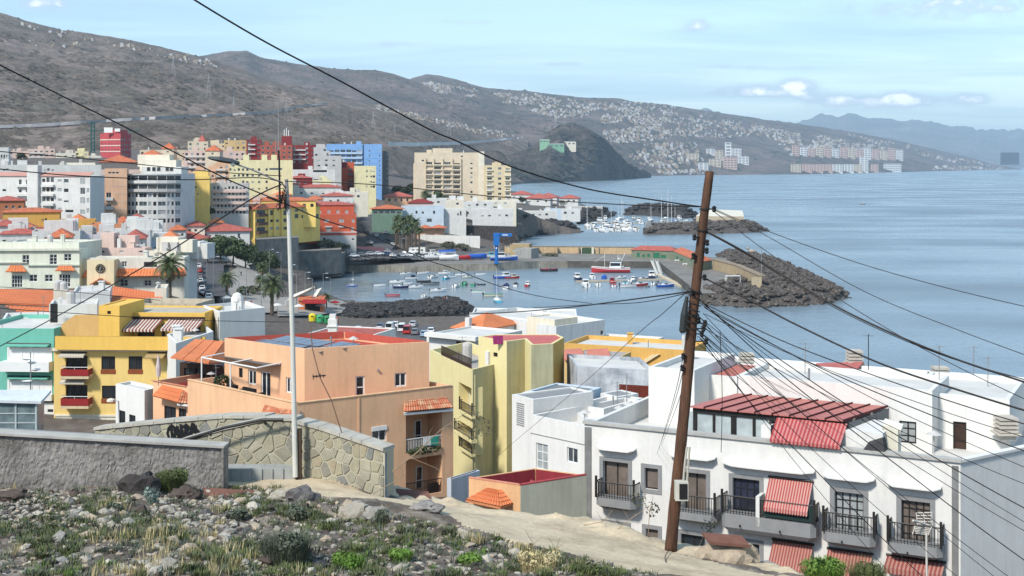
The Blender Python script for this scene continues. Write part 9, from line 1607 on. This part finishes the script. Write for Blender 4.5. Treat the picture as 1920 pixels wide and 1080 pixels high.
 slab(1613,1628,294,322,WT,'tall white tower in the lower row on the far coast',8); slab(1658,1690,307,321.5,WT,'wide pale block right of the lower waterfront row',4); slab(1878,1911,286,305,M((.10,.13,.17),.5,name='dark_slate_block'),'dark blue-grey slab block standing alone at the far right',7)
 for i,(x0,x1,yt,yb,m) in enumerate(((1325,1340,279,290,WT),(1342,1356,282,300,TN),(1360,1371,267,296,WT),(1357,1382,294,317,PK),(1384,1404,293,308,WT),(1330,1352,298,312,TN),(1310,1328,305,318,WT),(1290,1310,288,300,TN),(1372,1390,278,292,WT))): slab(x0,x1,yt,yb,m,['small white block at the left of the coastal cluster','tan block under the small white block','slim white tower of the coastal cluster','salmon block at the front of the coastal cluster','pale block right of the salmon block','low tan block left of the salmon block','low white block at the foot of the cluster','tan block on the slope left of the cluster','white block behind the salmon block'][i],5,'coastal cluster of blocks')
 for x0,x1,yt,yb,m,lb in ((1012,1030,262,279,plaster((150,200,160)),'pale green building on the headland plateau'),(1030,1058,270,279,plaster((130,185,150)),'long low green building on the headland'),(1056,1080,266,278,CREAM,'cream building at the right of the headland plateau')):
  p = hill_pt(hd,(x0+x1)/2,min(yb,279)); d = (p.y if p else 3500)-6; a,c = P(x0,yb,d),P(x1,yt,d); r = empty('headland_house',((a.x+c.x)/2,d,a.z),lb,'building'); mb = MB(); mb.box((a.x,d,a.z-10),(c.x,d+14,c.z)); mb.build('wall',m,r); w = c.x-a.x; mb = MB(); mb.box((a.x-.5,d-.5,c.z),(c.x+.5,d+14.5,c.z+1)); mb.build('roof',WT,r)
  for k in range(3): mb = MB(); mb.box((a.x+w*(k+.2)/3,d-.3,c.z-6),(a.x+w*(k+.7)/3,d+.5,c.z-3)); mb.build('window',WBAND,r)
villages()
def pylons():
 m = M((.30,.31,.33),.6,.1,1,name='galvanised_steel')
 for i,(x,y0,y1,ly) in enumerate([(537,229,186,'hill/near'),(700,242,207,'hill/near'),(842,252,218,'hill/near'),(740,250,233,'hill/near'),(913,262,238,'hill/near'),(325,142,104,'hill/near'),(391,185,138,'hill/near'),(345,88,72,'hill/near'),(953,250,232,'hill/near'),(1042,238,215,'hill/middle'),(438,198,180,'hill/near')]):
  p = hill_pt(ly,x,y0)
  if p is None: continue
  h = (y0-y1)*p.y/F; r = empty('pylon',p,f'lattice power pylon on the hillside, {["above the maroon blocks","above the blue tower","above the beige slab","small one left of the beige slab","near the motorway","high on the dark hill","mid slope on the dark hill","on the skyline ridge","at the motorway bend","on the bluish hill","small one on the dark hill"][i]}','pylon','pylons on the hills'); mb = MB(); w = h*.10; k = max(.25,p.y/F*.32)
  for sx,sy in ((-1,-1),(1,-1),(1,1),(-1,1)): mb.tube([p+Vector((sx*w,sy*w,-3)),p+Vector((sx*w*.3,sy*w*.3,h*.6)),p+Vector((0,0,h))],k*.5,3)
  for f in (.2,.4,.6): ww = w*(1-f*1.1); mb.tube([p+Vector((-ww,-ww,h*f)),p+Vector((ww*.8,-ww*.8,h*(f+.18)))],k*.35,3); mb.tube([p+Vector((ww,-ww,h*f)),p+Vector((-ww*.8,-ww*.8,h*(f+.18)))],k*.35,3)
  mb.build('lattice',m,r); mb = MB()
  for f in (.68,.8,.92): mb.tube([p+Vector((-h*.13,0,h*f)),p+Vector((h*.13,0,h*f))],k*.4,3)
  mb.build('cross_arm',m,r)
 def strip(layer,pts,wd,mat,name,lift):
  W_ = []
  for (a,b) in zip(pts[:-1],pts[1:]):
   for k in range(10): f = k/10; p = hill_pt(layer,a[0]+(b[0]-a[0])*f,a[1]+(b[1]-a[1])*f); W_.append(p) if p else None
  mb = MB(); V = []
  for p in W_: V += [p+Vector((0,-wd,lift*.2)),p+Vector((0,-wd*.2,lift)),p+Vector((0,wd,lift))]
  mb.add(V,[(i*3+j,(i+1)*3+j,(i+1)*3+j+1,i*3+j+1) for i in range(len(W_)-1) for j in range(2)]); tag(mb.build(name,mat),kind='structure')
 RD = M((.34,.32,.31),.9,.15,.02,name='pale_road'); strip('hill/near',[(728,276),(780,276),(850,273),(910,268),(968,262)],11,M((.60,.56,.52),.9,.1,.02,name='pale_concrete_road'),'motorway',8); strip('hill/near',[(-20,243),(80,239),(200,231),(280,226),(400,220),(520,213),(560,202),(620,196)],3.5,RD,'hill_track',4.5)
 g = M((.03,.12,.11),.6,.1,1,name='green_crane_paint'); r = empty('tower_crane',P(173,290,950),'dark green tower crane left of the red tower','crane'); mb = MB(); a,b = P(170,292,950),P(176,228,950)
 for sx,sy in ((a.x,950),(b.x,950),(a.x,952),(b.x,952)): mb.tube([(sx,sy,a.z-8),(sx,sy,b.z)],.28,4)
 for k in range(9): z = a.z+(b.z-a.z)*k/9; mb.tube([(a.x,950,z),(b.x,950,z+(b.z-a.z)/9)],.2,3)
 mb.build('mast',g,r); mb = MB(); c = P(162,245,950); e = P(262,245,1000); mb.tube([c,e],.35,4); mb.build('jib',g,r)
pylons()
